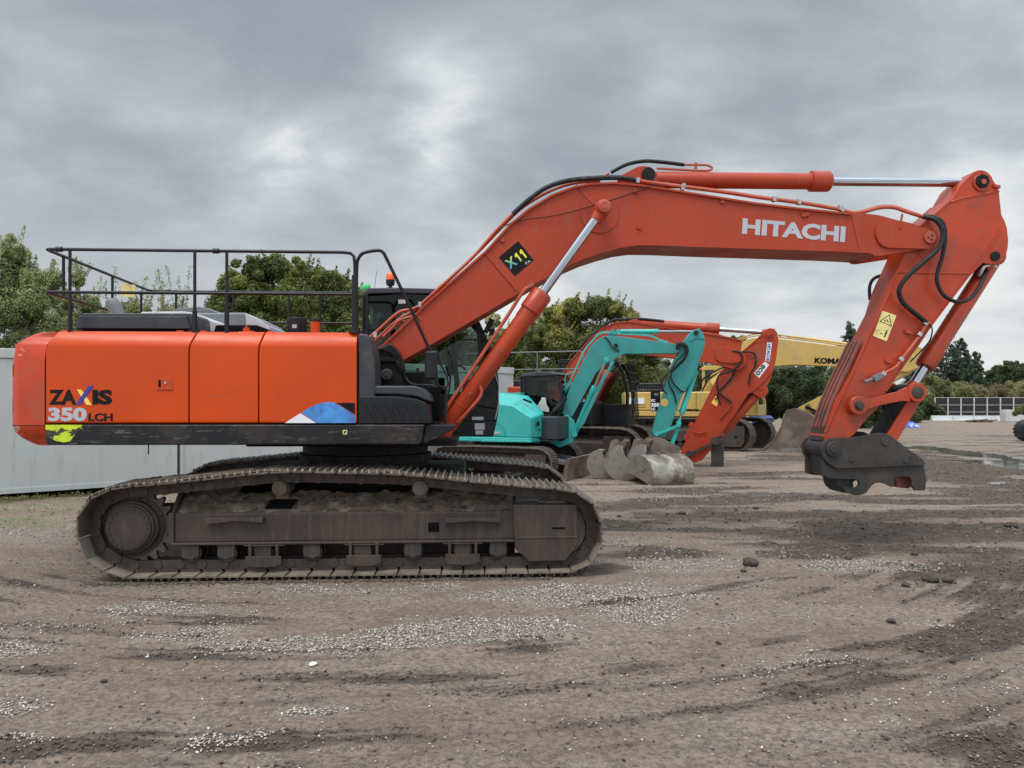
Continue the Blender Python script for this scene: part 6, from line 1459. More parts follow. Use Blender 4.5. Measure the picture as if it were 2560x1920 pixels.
# ---- the yellow machine
F4 = Frame(6.65, 28.0, -33)
def build_yellow():
    E4 = thing('excavator', 'yellow excavator furthest back with its wide bucket resting on the ground', 'excavator', (F4.ox, F4.oy, 0), F4.a)
    Q = F4.P; m = M['yellow']
    track_set(E4, 2.5, 1.30, .60, 1.05, .2)
    y0 = -1.45
    zb, zt = Q(1650, 1041, y0).z, Q(1650, 980, y0).z
    xr, xf = Q(1572, 1000, y0).x, 1.3
    b = MB(); b.box(xr, xf, y0, 1.4, zb + .2, zt); bd = b.build('body', m, E4, bevel=.05, seg=3)
    b = MB(); b.box(xr, xf, y0 - .01, 1.41, zb, zb + .19); b.build('skirt', m, E4, bevel=.03)
    W = 1.45
    pts = lambda d: [(xr - .01, -W + d), (xr - .18, -W + d), (xr - .38 + d, -W + .2), (xr - .62 + d, -.7), (xr - .72 + d, 0), (xr - .62 + d, .7), (xr - .38 + d, W - .2), (xr - .18, W - d), (xr - .01, W - d)]
    b = MB(); b.loft([[(x, y, z) for x, y in pts(d)] for z, d in ((zb, .08), (zb + .06, 0), (zt - .06, 0), (zt, .07))]); b.build('counterweight', m, E4, smooth=50)
    b = MB(); b.prism(F4.xz([(1588, 978), (1590, 966), (1598, 958), (1680, 956), (1690, 978)], -1.0), -1.0, .7); hd = b.build('engine_hood', M['slate'], E4, bevel=.03)
    b = MB()
    for r in range(2):
        for k in range(9): b.prism(F4.xz([(1596 + 7 * k, 961 + 6 * r), (1601 + 7 * k, 961 + 6 * r), (1601 + 7 * k, 965 + 6 * r), (1596 + 7 * k, 965 + 6 * r)], -1.0), -1.006, -.99)
    b.build('vent', M['dark'], hd, smooth=0)
    dec(F4, 'paper', [(1568.5, 995), (1611, 995), (1611, 1010), (1568.5, 1010)], y0, M['white'], bd, t=.012)
    dk = dec(F4, 'decal', [(1627, 980), (1650, 980), (1652, 1028), (1627, 1028)], y0, M['ink'], bd, t=.012)
    n = (0, -1, 0)
    def tx(s, a, c, top, bot, mat, bold, par, yy=y0 - .013):
        p, q, t = Q(a, bot, yy), Q(c, bot, yy), Q(a, top, yy); text_on(s, mat, par, p, (1, 0, 0), (0, 0, 1), (q - p).length, (t - p).length, n, bold=bold, t=.004)
    tx('PC', 1628, 1638, 998, 1005, M['white'], .05, dk); tx('350', 1628, 1649, 1007.5, 1017, M['white'], .06, dk); tx('LC', 1628, 1638, 1019, 1026, M['white'], .05, dk)
    b = MB(); b.prism(F4.xz([(1636, 983), (1646, 983), (1646, 989), (1636, 989)], y0), y0 - .014, y0); b.build('decal', M['hood'], dk, smooth=0)
    tx('KOMATSU', 1712, 1748, 1022, 1028, M['ink'], .05, bd, y0 - .012)
    b = MB()
    for a in ([(1583, 1012), (1614, 1012), (1614, 1013), (1583, 1013)], [(1583, 1018), (1614, 1018), (1614, 1019), (1583, 1019)], [(1740, 982), (1741, 982), (1741, 1040), (1740, 1040)]): b.prism(F4.xz(a, y0), y0 - .006, y0)
    b.build('panel_gap', M['ink'], bd, smooth=0)
    # cab on the far side
    y1, y2 = .35, 1.4
    pr = [(1755, 1020), (1755, 925), (1760, 918), (1850, 920), (1875, 960), (1895, 1000), (1895, 1035)]
    b = MB()
    for y in (y1 + .04, y2 - .04): ribbon_solid(b, F4.xz(pr, y1), .10, y - .04, y + .04)
    cab = b.build('cab_frame', m, E4, bevel=.01)
    b = MB(); b.prism(F4.xz([(1752, 921), (1760, 914), (1850, 916), (1856, 923), (1756, 926)], y1), y1 - .04, y2 + .04); b.build('roof', m, cab, bevel=.02)
    b = MB(); b.sheet(F4.xz([(1762, 924), (1850, 924), (1885, 1005), (1762, 1005)], y1), y1 + .03); b.build('side_glass', M['glass'], cab, smooth=0)
    b = MB(); b.box(.4, 1.5, y1 + .1, y2 - .1, zb + .2, zt + .6); b.build('seat', M['dark'], cab, bevel=.1)
    b = MB(); b.prism(F4.xz([(1755, 1015), (1896, 1012), (1896, 1040), (1755, 1040)], y1), y1, y2); b.build('cab_body', m, cab, bevel=.03)
    b = MB(); b.cyl(Q(1752, 921, .5), Q(1752, 925, .5), .05); b.build('beacon', M['amber'], cab)
    # boom
    yb = .33
    up = [(1735, 1010), (1745, 985), (1765, 960), (1800, 900), (1840, 860), (1880, 845), (1925, 843), (1960, 848), (2040, 858), (2120, 868), (2200, 878), (2262, 886), (2290, 892)]
    dn = [(1800, 1010), (1812, 990), (1845, 945), (1880, 925), (1930, 916), (1990, 912), (2060, 915), (2120, 920), (2200, 926), (2270, 930)]
    U, D = F4.xz(up, -yb), F4.xz(dn, -yb)
    b = MB(); b.prism(U + F4.xz([(2300, 905), (2296, 920)], -yb) + D[::-1], -yb, yb); bo = b.build('boom', m, E4, bevel=.02)
    p = Q(2036, 908, -yb - .002); q = Q(2112, 911, -yb - .002); ux = (q - p).normalized(); text_on('KOMATSU', M['ink'], bo, p, ux, Vector((-ux.z, 0, ux.x)), (q - p).length * 1.38, .19, n, bold=.05, t=.006)
    b = MB(); b.prism(F4.xz([(1965, 846), (1975, 838), (1990, 840), (2120, 856), (2120, 866)], 0), -.12, .12)
    b.build('arm_cylinder', m, E4, bevel=.03)
    b = MB()
    for dz in (0, 5): ptube(F4, b, [(1840, 856 - dz, -.3), (1880, 841 - dz, -.3), (1925, 840 - dz, -.3), (2040, 854 - dz, -.3), (2120, 865 - dz, -.3), (2240, 880 - dz, -.3)], .025, 3)
    b.build('oil_pipe', m, bo, smooth=60)
    b = MB(); ptube(F4, b, [(1945, 842, -.2), (1958, 838, -.2), (1972, 842, -.2)], .02, 3); ptube(F4, b, [(1748, 1000, -.6), (1770, 950, -.6), (1812, 925, -.5)], .03, 3); ptube(F4, b, [(1742, 990, -.6), (1760, 945, -.6), (1815, 915, -.5)], .03, 3); b.build('hose', M['rubber'], bo, smooth=60)
    b = MB(); b.cyl(Q(1790, 965, -.45), Q(1815, 945, -.45), .3, seg=24)
    b.build('boom_foot', m, bo, bevel=.01)
    a, c = Q(1830, 1035, -.55), Q(1890, 905, -.55); cylinder_ram(F4, E4, a, c, 0, .11, .06, .6, m, name='lift_cylinder')
    # arm, from the far end of the boom back to the bucket
    ya = .24
    arm = [(1994, 1020), (2060, 985), (2110, 958), (2170, 926), (2240, 888), (2280, 868), (2300, 866), (2312, 880), (2300, 905), (2270, 935), (2200, 970), (2120, 1010), (2060, 1036), (2014, 1030)]
    b = MB(); b.prism(F4.xz(arm, -ya), -ya, ya); ar = b.build('arm', m, E4, bevel=.02)
    b = MB(); disc(F4, b, 2020, 1015, -ya - .05, ya + .05, .07, 20); disc(F4, b, 1988, 1028, -ya - .08, ya + .08, .09, 20); b.build('pin', M['bucketbrown'], ar, smooth=30)
    b = MB(); b.obox((Q(2022, 1018, 0) + Q(2070, 1042, 0)) / 2, Q(2070, 1042, 0) - Q(2022, 1018, 0), (0, 1, 0), (.4, 0, 1), .40, .30, .05); b.obox((Q(2070, 1042, 0) + Q(2035, 1052, 0)) / 2, Q(2070, 1042, 0) - Q(2035, 1052, 0), (0, 1, 0), (.2, 0, 1), .35, .12, .09); b.build('link', M['blacksteel'], E4, bevel=.01)
    # bucket, mouth towards the machine
    w = .78
    back = [(1980, 1024), (2000, 1020), (2035, 1034), (2062, 1052), (2078, 1080), (2080, 1105), (2066, 1130), (2040, 1140), (1990, 1140), (1944, 1140)]
    side = back + [(1900, 1138), (1946, 1104), (1966, 1068), (1970, 1046), (1976, 1034)]
    B = F4.xz(back, -w * .0 - .0); S = F4.xz(side, 0)
    b = MB(); ribbon_solid(b, B, .03, -w, w)
    for s in (-1, 1): b.prism(S, s * w - .02, s * w + .02)
    bu = b.build('bucket', M['bucketbrown'], E4, smooth=30)
    b = MB(); b.prism(F4.xz([(1896, 1140), (1930, 1122), (1990, 1118), (2050, 1118), (2056, 1142), (1940, 1142)], 0), -w - .03, -w + .02); b.prism(F4.xz([(1896, 1140), (1936, 1128), (1950, 1142)], 0), -w + .02, w + .03)
    b.tube([F4.P(*q_, 0) + Vector((0, -w - .02, 0)) for q_ in ((1976, 1034), (1968, 1066), (1948, 1102), (1904, 1136))], .03, 6)
    for s in (-1, 1): b.prism(F4.xz([(1972, 1036), (1990, 1022), (2010, 1030), (2018, 1048), (1980, 1050)], 0), s * .3 - .03, s * .3 + .03)
    for k in range(5): y = -w + .1 + k * (2 * w - .2) / 4; b.prism(F4.xz([(1884, 1141), (1905, 1130), (1920, 1138), (1905, 1142)], 0), y - .06, y + .06)
    b.build('cutting_edge', M['bucket'], bu, bevel=.01)
    return E4
build_yellow()

# ---- loose buckets
def bucket(label, px, py, yaw, W, h, tilt=0.0, mat='bucket', name='digging_bucket', ears=True, lift=0.0, group=None):
    x, y = W0.G(px, py); t = thing(name, label, 'bucket', (x, y, 0), math.radians(yaw), group)
    R = Matrix.Rotation(math.radians(tilt), 2)
    prof = [(-.10, 1.0), (-.30, .93), (-.47, .72), (-.52, .46), (-.44, .22), (-.26, .06), (0, .0), (.30, .03), (.62, .10)]
    prof = smooth2(prof, 3)
    def tf(p): v = R @ (Vector(p) * h); return v
    pr = [tf(p) for p in prof]; mouth = [tf(p) for p in ((.60, .13), (.30, .42), (.12, .72), (.06, .96))]
    zmin = min(v[1] for v in pr + mouth); sh = lambda v: (v[0], v[1] - zmin + lift)
    pr = [sh(v) for v in pr]; mouth = [sh(v) for v in mouth]
    b = MB(); ribbon_solid(b, pr, .014, -W / 2, W / 2); sh_ = b.build('shell', M[mat], t, smooth=50)
    for s in (-1, 1):
        b = MB(); b.prism(pr + mouth, s * W / 2 - .009, s * W / 2 + .009); sp = b.build('side_plate', M[mat], t, smooth=0)
        b = MB(); e_ = [pr[-1]] + mouth; yo_ = s * (W / 2 + .012); y0_, y1_ = sorted((yo_, yo_ - s * .022)); r_ = ribbon(e_, .05 * h)
        if sum(v[0] for v in r_[5:]) > sum(v[0] for v in r_[:5]): r_ = ribbon(e_, -.05 * h)
        b.prism(r_, y0_, y1_); b.build('lip', M['bucketpale'], sp, bevel=.002)
        b = MB(); c = sh(tf((-.10, .42))); y_ = s * (W / 2 + .012); b.prism([(c[0] + .075 * h * math.cos(a) * 1.3, c[1] + .075 * h * math.sin(a)) for a in [k * math.pi / 8 for k in range(16)]], min(y_, y_ - s * .01), max(y_, y_ - s * .01)); b.build('boss', M[mat], sp, bevel=.002)
    b = MB(); q = [sh(tf(p)) for p in ((.45, .03), (.78, .12), (.76, .15), (.45, .10))]; b.prism(q, -W / 2 - .01, W / 2 + .01); b.build('cutting_edge', M['bucket'], t, bevel=.004)
    if ears:
        b = MB()
        for s in (-1, 1):
            y_ = s * min(.12, W * .3); b.prism([sh(tf(p)) for p in ((-.42, .84), (-.30, 1.16), (-.18, 1.2), (-.06, 1.05), (.10, 1.20), (.20, 1.14), (.10, .92), (-.1, .95))], y_ - .015, y_ + .015)
        er = b.build('ear', M['bucketbrown'], t, bevel=.004)
        b = MB()
        for p in ((-.24, 1.12), (.12, 1.12)): c = sh(tf(p)); b.cyl((c[0], -W * .34, c[1]), (c[0], W * .34, c[1]), .032, seg=14)
        b.build('pin', M['bucket'], t, smooth=30)
    b = MB(); q = [sh(tf(p)) for p in ((-.12, .97), (.07, .93), (.08, .99), (-.10, 1.03))]; b.prism(q, -W / 2 - .008, W / 2 + .008); b.build('top_lip', M[mat], t, bevel=.004)
    return t
bucket('narrow grey trenching bucket at the left end of the row', 1512, 1196, -22, .26, .62, 6, 'bucket', ears=False)
bucket('narrow rusty bucket with raised ears, second in the row', 1562, 1199, -24, .30, .72, 4, 'bucket')
bucket('brownish bucket with a blue paint patch beside the ditching bucket', 1618, 1199, -24, .42, .74, 2, 'bucket')
def ditching():
    x, y = W0.G(1600, 1209)
    t = thing('ditching_bucket', 'wide pale ditching bucket tipped over on the gravel, in front of the row', 'bucket', (x, y, 0), math.radians(-66))
    W = 1.0     # local y runs along the width, away to the right; the mouth looks away from the camera
    prof = smooth2([(.38, .0), (.455, .12), (.45, .27), (.36, .42), (.19, .53), (-.02, .565), (-.24, .52), (-.42, .38), (-.48, .22)], 3)
    b = MB(); ribbon_solid(b, prof, .014, 0, W); b.build('shell', M['bucketpale'], t, smooth=60)
    for yy in (0, W):
        b = MB(); b.prism(prof, yy - .01, yy + .01); sp = b.build('side_plate', M['bucket'], t, smooth=0)
        if yy == 0: 
            b = MB(); b.prism([(.12 + .07 * math.cos(a), .32 + .06 * math.sin(a)) for a in [k * math.pi / 8 for k in range(16)]], -.02, 0); b.build('boss', M['bucketpale'], sp, bevel=.002)
    b = MB(); b.prism([(.375, -.004), (.40, -.004), (.475, .13), (.457, .13)], -.01, W + .01); b.build('cutting_edge', M['bucket'], t, bevel=.004)
    b = MB()
    for yy in (.38, .60): b.prism([(.16, .56), (.10, .61), (-.02, .64), (-.2, .62), (-.30, .5)], yy - .012, yy + .012)
    b.build('ear', M['bucketbrown'], t, bevel=.004)
ditching()
def blue_patch():
    o = [c for c in bpy.data.objects if c.get('label', '').startswith('brownish bucket')][0]
    sp = [c for c in o.children if c.name.startswith('side_plate')][0]
    b = MB(); b.prism([(.02, .34), (.20, .22), (.12, .60), (.03, .62)], -.2225, -.2195); b.build('blue_paint', M['deepblue'], sp, smooth=0)
blue_patch()

# ------------------------------------------------------------------ cabins, fence and small things in the distance
def cabin(label, s0, s1, joint):
    A = Vector((-8.55, 12.8, 0)); d = Vector((1.15, 1.0, 0)); u = d.normalized(); ang = math.atan2(u.y, u.x)
    o = A + d * s0; L = (s1 - s0) * d.length; H0, H1 = .11, 2.55
    t = thing('site_cabin', label, 'cabin', (o.x, o.y, 0), ang, 'grey site cabins standing end to end')
    b = MB(); b.box(0, L, 0, 2.4, H0, H1 - .17); w = b.build('wall', M['cabinwall'], t, bevel=.008)
    b = MB(); b.box(-.01, L + .01, -.025, 2.425, H1 - .165, H1); b.build('roof', M['cabinwall'], t, bevel=.015)
    b = MB(); b.box(-.0, L, -.012, 0.0, H0, H0 + .09); b.build('skirting', M['cabinwall'], w, bevel=.004)
    for x in ((0.0, .05) if joint else (L - .09, L)),: b = MB(); b.box(x[0], x[1], -.022, 0, H0, H1 - .17); b.build('corner_post', M['cabinwall'], w, bevel=.004)
    b = MB()
    n = int(L / 1.22)
    for k in range(1, n): b.box(k * L / n - .004, k * L / n + .004, -.0035, .002, H0 + .09, H1 - .17)
    b.build('panel_joint', M['concrete'], w, smooth=0)
    b = MB(); b.box(.05, L - .05, .18, 2.2, .0, H0); b.build('skid', M['dark'], t, smooth=0)
    b = MB()
    for k in range(int(L / .6)): b.cyl((k * .6 + .3, -.028, H1 - .145), (k * .6 + .3, -.022, H1 - .145), .008, seg=6)
    b.build('screws', M['hood'], t, smooth=0)
cabin('grey panelled site cabin behind the counterweight, running out of the left edge', -4.2, 1.87, False)
cabin('grey panelled site cabin behind the slew ring, its end showing left of the turquoise machine', 1.91, 7.47, True)

def fence():
    D0 = 71.0; x0 = (2337 - 1280) / F_PX * D0
    t = thing('fence', 'dark mesh screen fence with pale posts along the far edge of the yard', 'fence', (x0, D0, 0), math.radians(-6))
    n = 13; sp = 1.14; H = 2.02
    for k in range(n):
        b = MB(); b.box(k * sp - .045, k * sp + .045, -.05, .03, 0, H + .03); b.build('post', M['galv'], t, smooth=0)
    for k in range(n - 1):
        b = MB(); b.box(k * sp + .05, (k + 1) * sp - .05, -.01, .01, .05, H - .04); b.build('screen', M['mesh'], t, smooth=0)
    for z in (.70, 1.35, H):
        b = MB(); b.box(0, (n - 1) * sp, -.055, -.03, z - .018, z + .018); b.build('rail', M['galv'], t, smooth=0)
fence()
def far_bits():
    def at(px, D): return ((px - 1280) / F_PX * D, D)
    x, y = at(2400, 67); t = thing('concrete_barrier', 'long low pale barrier lying along the foot of the screen fence', 'barrier', (x, y, 0), math.radians(-5))
    b = MB()
    for k in range(4): b.prismx([(-.3, 0), (-.2, .12), (-.12, .44), (.12, .44), (.2, .12), (.3, 0)], -2.4 + k * 1.75, -.68 + k * 1.75)
    b.build('block', M['concrete'], t, bevel=.02)
    x, y = at(2517, 64); t = thing('concrete_block', 'pale upright concrete block in front of the screen fence', 'block', (x, y, 0), 0)
    b = MB(); b.prism([(-.32, 0), (3.2, 0), (3.2, .38), (1.2, .5), (.4, .72), (.36, .98), (-.05, .98), (-.12, .86), (-.18, .98), (-.32, .98)], -.4, .4); b.build('block', M['concrete'], t, bevel=.03)
    x, y = at(2448, 62); t = thing('timber_pallet', 'broken timber lying flat in front of the low barrier', 'pallet', (x, y, 0), .1)
    rr = random.Random(3); b = MB()
    for k in range(9): b.obox((rr.uniform(-.9, .9), rr.uniform(-.3, .3), .1 + .1 * rr.random()), (1, rr.uniform(-.3, .3), rr.uniform(-.1, .1)), (0, 1, 0), (0, 0, 1), rr.uniform(.4, .9), .06, .025)
    b.build('board', M['wood'], t, smooth=0)
    b = MB()
    for k in range(4): b.obox((-.9 + .6 * k, 0, .06), (1, 0, 0), (0, 1, 0), (0, 0, 1), .06, .35, .06)
    b.build('bearer', M['wood'], t, smooth=0)
    # blue tarpaulin
    x, y = at(2263, 50); bm_ = MB(); n = 16; rings = []
    for i in range(n):
        row = []
        for j in range(n):
            u, v = i / (n - 1) * 2 - 1, j / (n - 1) * 2 - 1; r = max(abs(u), abs(v))
            hh = max(0, 1 - (u * 1.05 + .15) ** 2 - v * v * .9); z = .42 * hh ** .8 * (.55 + .9 * float(vnoise(np.array([i * .45]), np.array([j * .45]), 8)[0])) + .07 * float(vnoise(np.array([i * .9]), np.array([j * .9]), 3)[0])
            row.append((u * 1.05 + .08 * math.sin(7 * v), v * .6, z if r < .97 else .01))
        rings.append(row)
    for r in rings: bm_.v.extend(r)
    for i in range(n - 1):
        for j in range(n - 1): k = i * n + j; bm_.f.append([k, k + 1, k + n + 1, k + n]); bm_.m.append(0)
    o = bm_.build('tarpaulin', M['tarp'], None, smooth=25, loc=(x, y, 0)); props(o, 'crumpled blue tarpaulin heaped on the ground near the far trees', 'tarpaulin')
    # blue wheelie bin
    x, y = at(1905, 31); t = thing('wheelie_bin', 'dark blue wheelie bin standing behind the yellow machine', 'bin', (x, y, 0), .3)
    b = MB(); b.loft([[(-.22, -.25, .08), (.22, -.25, .08), (.22, .25, .08), (-.22, .25, .08)], [(-.28, -.34, .98), (.28, -.34, .98), (.28, .34, .98), (-.28, .34, .98)]]); b.build('body', M['binblue'], t, bevel=.02)
    b = MB(); b.loft([[(-.31, -.38, .98), (.31, -.38, .98), (.31, .38, .98), (-.31, .38, .98)], [(-.24, -.25, 1.10), (.24, -.25, 1.10), (.24, .3, 1.10), (-.24, .3, 1.10)]]); b.build('lid', M['binblue'], t, bevel=.02)
    for s in (-1, 1): b = MB(); b.cyl((s * .24, .28, .10), (s * .30, .28, .10), .10); b.build('wheel', M['tyre'], t, smooth=30)
    # wheel of a vehicle that stands outside the picture
    x, y = at(2588, 31); t = thing('farm_trailer', 'blue wheeled machine at the right edge of which one lugged tyre shows', 'trailer', (x + .05, y, 0), math.radians(-20))
    R = .44
    for k, (yy, xx) in enumerate(((-.2, 0), (1.3, 0))):
        b = MB(); b.turn((xx, yy, R), (0, 1, 0), [(0, .24), (.01, R - .06), (.05, R - .015), (.15, R), (.25, R - .015), (.29, R - .06), (.30, .24)], 40)
        w_ = b.build('wheel', M['tyre'], t, smooth=40)
        b = MB()
        for q in range(18):
            an = 2 * math.pi * q / 18
            for s in (0, 1):
                a2 = an + s * math.pi / 18; c = Vector((xx + (R - .005) * math.cos(a2), yy + .075 + .15 * s, R + (R - .005) * math.sin(a2)))
                b.obox(c, Vector((-math.sin(a2) * .45, .9 if s else -.9, math.cos(a2) * .45)), Vector((-math.sin(a2), 0, math.cos(a2))), (math.cos(a2), 0, math.sin(a2)), .085, .02, .025)
        b.build('tread', M['tyre'], w_, smooth=0)
        b = MB(); b.turn((xx, yy - .005, R), (0, 1, 0), [(0, .10), (.0, .22), (.02, .24), (.31, .24)], 24); b.build('rim', M['deepblue'], w_, smooth=30)
    b = MB(); b.cyl((0, -.1, R), (0, 1.5, R), .05); b.build('axle', M['coupler'], t)
    b = MB(); b.prism([(.0, .52), (2.8, .52), (2.8, .68), (.25, .68), (.15, .9), (2.8, .95), (2.8, 1.0), (.1, .98)], .1, 1.3); b.build('chassis', M['deepblue'], t, bevel=.01)
far_bits()
# ------------------------------------------------------------------ trees and shrubs
LEAF = {
    'willow': mk_leaf('willow_leaf', [(0.117, 0.152, 0.055), (0.217, 0.259, 0.097), (0.335, 0.361, 0.168), (0.474, 0.474, 0.259)]),
    'dense': mk_leaf('maple_leaf', [(0.049, 0.072, 0.018), (0.104, 0.130, 0.034), (0.170, 0.196, 0.051), (0.316, 0.302, 0.069)]),
    'autumn': mk_leaf('autumn_leaf', [(0.059, 0.081, 0.023), (0.124, 0.149, 0.043), (0.214, 0.220, 0.062), (0.539, 0.449, 0.108)]),
    'dark': mk_leaf('hedge_leaf', [(0.031, 0.050, 0.019), (0.059, 0.085, 0.031), (0.095, 0.126, 0.047), (0.146, 0.175, 0.069)]),
    'conifer': mk_leaf('conifer_needle', [(0.026, 0.045, 0.026), (0.050, 0.074, 0.041), (0.079, 0.105, 0.061)], rough=.7, trans=.1),
    'olive': mk_leaf('scrub_leaf', [(0.090, 0.099, 0.035), (0.169, 0.180, 0.066), (0.248, 0.236, 0.097), (0.336, 0.293, 0.147)]),
    'brush': mk_leaf('dry_scrub_leaf', [(0.124, 0.101, 0.055), (0.191, 0.161, 0.082), (0.270, 0.225, 0.108)]),
}
def leaf_mesh(name, C, Rr, n, size, mat, seed, shell=.55, squash=1.0, tilt=.5, sprays=0, spray_len=.6, col_bias=None):
    """C: clump centres (k,3), Rr: radii (k); n leaves spread over the clumps' volume"""
    r = np.random.RandomState(seed); C = np.array(C, float); Rr = np.array(Rr, float)
    w = Rr ** 2.2; w /= w.sum(); k = r.choice(len(C), n, p=w)
    d = r.normal(0, 1, (n, 3)); d /= np.linalg.norm(d, axis=1)[:, None]
    # every clump is itself lumpy
    lump = .80 + .42 * (vnoise(d[:, 0] * 2.6 + k * 7.3, d[:, 1] * 2.6 + d[:, 2] * 3.1 + k, seed) - .3)
    rad = np.power(r.uniform(shell ** 3, 1, n), 1 / 3.) * lump
    P_ = C[k] + d * (Rr[k] * rad)[:, None] * np.array([1, 1, squash])
    ct = r.uniform(-.22, .22, len(C))
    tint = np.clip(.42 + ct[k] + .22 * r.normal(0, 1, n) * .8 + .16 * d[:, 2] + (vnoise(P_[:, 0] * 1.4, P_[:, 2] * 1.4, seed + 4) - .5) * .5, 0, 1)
    if sprays:
        # upright shoots that break the outline
        q = []; tt = []
        for i in range(sprays):
            c = r.choice(len(C), p=w); dd = r.normal(0, 1, 3); dd[2] = abs(dd[2]) + .6; dd /= np.linalg.norm(dd)
            base = C[c] + dd * Rr[c] * .8; L = spray_len * r.uniform(.4, 1.2); m = int(10 + 26 * L / size / 6)
            t = r.uniform(0, 1, m); up = np.array([dd[0] * .5 + r.normal(0, .18), dd[1] * .4, 1.0]); up /= np.linalg.norm(up)
            q.append(base + up * (t * L)[:, None] + r.normal(0, 1, (m, 3)) * (size * (1.3 - t))[:, None]); tt.append(np.full(m, r.uniform(.3, .9)))
        P_ = np.concatenate([P_] + q); tint = np.concatenate([tint] + tt); n = len(P_)
        d = np.concatenate([d, r.normal(0, 1, (n - len(d), 3))])
    P_[:, 2] = np.maximum(P_[:, 2], .02)
    nrm = d + r.normal(0, tilt, (n, 3)) + np.array([0, 0, .35]); nrm /= np.linalg.norm(nrm, axis=1)[:, None]
    a = r.normal(0, 1, (n, 3)); u = np.cross(nrm, a); u /= np.linalg.norm(u, axis=1)[:, None]; v = np.cross(nrm, u)
    s = size * r.uniform(.55, 1.3, n)[:, None]
    V = np.stack([P_ - u * s, P_ - v * s * .55 + nrm * s * .12, P_ + u * s, P_ + v * s * .55 + nrm * s * .12], 1).reshape(-1, 3).astype(np.float32)
    me = bpy.data.meshes.new(name)
    me.vertices.add(len(V)); me.vertices.foreach_set('co', V.ravel())
    me.loops.add(n * 4); me.loops.foreach_set('vertex_index', np.arange(n * 4, dtype=np.int32))
    me.polygons.add(n); me.polygons.foreach_set('loop_start', np.arange(0, n * 4, 4, dtype=np.int32))
    at = me.attributes.new('tint', 'FLOAT', 'POINT'); at.data.foreach_set('value', np.repeat(tint, 4).astype(np.float32))
    me.update(calc_edges=True); me.materials.append(mat); return me
def tree(name, label, cat, D, clumps, mat, n, size, seed, group=None, split=2, depth=1.0, sprays=0, spray_len=.6, shell=.5, squash=1.0, trunk=True, tilt=.6, airy=False):
    """clumps: outline of the crown as (column, row, radius) in photo pixels at distance D"""
    r = random.Random(seed); k = D / F_PX
    base = [((c - 1280) * k, D, CAM_H + (HY - v) * k, q * k) for c, v, q in clumps]
    cx = sum(b[0] for b in base) / len(base)
    C, R = [], []
    for (x, y, z, q) in base:
        C.append((x - cx, r.uniform(-.35, .35) * q * depth, z)); R.append(q * .92)
        for j in range(split * 4):
            a = r.uniform(0, 6.283); e = r.uniform(-.7, 1); rr = q * r.uniform(.45, .8)
            C.append((x - cx + math.cos(a) * rr, math.sin(a) * rr * depth, z + e * rr)); R.append(q * r.uniform(.16, .36))
    t = thing(name, label, cat, (cx, D, 0), 0, group)
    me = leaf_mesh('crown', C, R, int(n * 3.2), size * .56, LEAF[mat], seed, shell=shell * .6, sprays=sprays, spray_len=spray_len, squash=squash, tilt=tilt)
    link(bpy.data.objects.new('crown', me), t)
    if trunk:
        b = MB(); top = max(b_[2] for b_ in base); w = max(b_[0] for b_ in base) - min(b_[0] for b_ in base) + .3
        b.tube([(0, 0, -.1), (.06, 0, top * .3), (-.05, .05, top * .6), (.05, 0, top * .92)], [.10 + top * .018, .09 + top * .010, .05 + top * .006, .02], 8, 4)
        for i in range(min(9, 3 + len(base))):
            x, y, z, q = base[i % len(base)]; s = top * r.uniform(.12, .5)
            b.tube([(0, 0, s), ((x - cx) * .5, r.uniform(-.3, .3), (s + z) * .55), (x - cx, r.uniform(-.4, .4) * q, z)], [.035 + top * .007, .03, .012], 6, 3)
        b.build('trunk', M['bark'], t, smooth=60)
    return t
# left of the machine, beyond the cabins
tree('willow_tree', 'tall airy grey-green willow at the left edge behind the grey cabin', 'tree', 19.0, [(10, 690, 70), (40, 640, 44), (70, 700, 48), (30, 770, 70), (100, 760, 60), (130, 700, 34), (60, 850, 80), (140, 830, 60), (-60, 760, 90), (30, 600, 18)], 'willow', 26000, .055, 1, sprays=70, spray_len=.55, shell=.25, split=3)
tree('willow_tree', 'lower thin willow between the tall left one and the buddleia shoots', 'tree', 20.5, [(190, 700, 24), (170, 750, 34), (225, 760, 28), (200, 810, 44), (250, 830, 44)], 'willow', 7000, .05, 2, sprays=36, spray_len=.5, shell=.2, split=3)
for i, (c, v, q, sp, lab) in enumerate(((262, 800, 46, 3, 'low bush with a few thin shoots behind the exhaust stack'), (340, 795, 54, 8, 'wide bush with tall feathery shoots behind the vent cover'), (430, 800, 52, 9, 'bush with the tallest feathery shoots behind the near handrail post'), (505, 820, 44, 3, 'low bush between the feathery shoots and the dense round tree'))):
    tree('buddleia_bush', lab, 'bush', 22.0, [(c, v, q), (c - 26, v + 30, q * .8), (c + 26, v + 34, q * .8), (c, v + 70, q)], 'dense' if i % 2 else 'olive', 6000, .05, 10 + i, sprays=14, spray_len=.5, trunk=False)
    t = bpy.data.objects[-1]
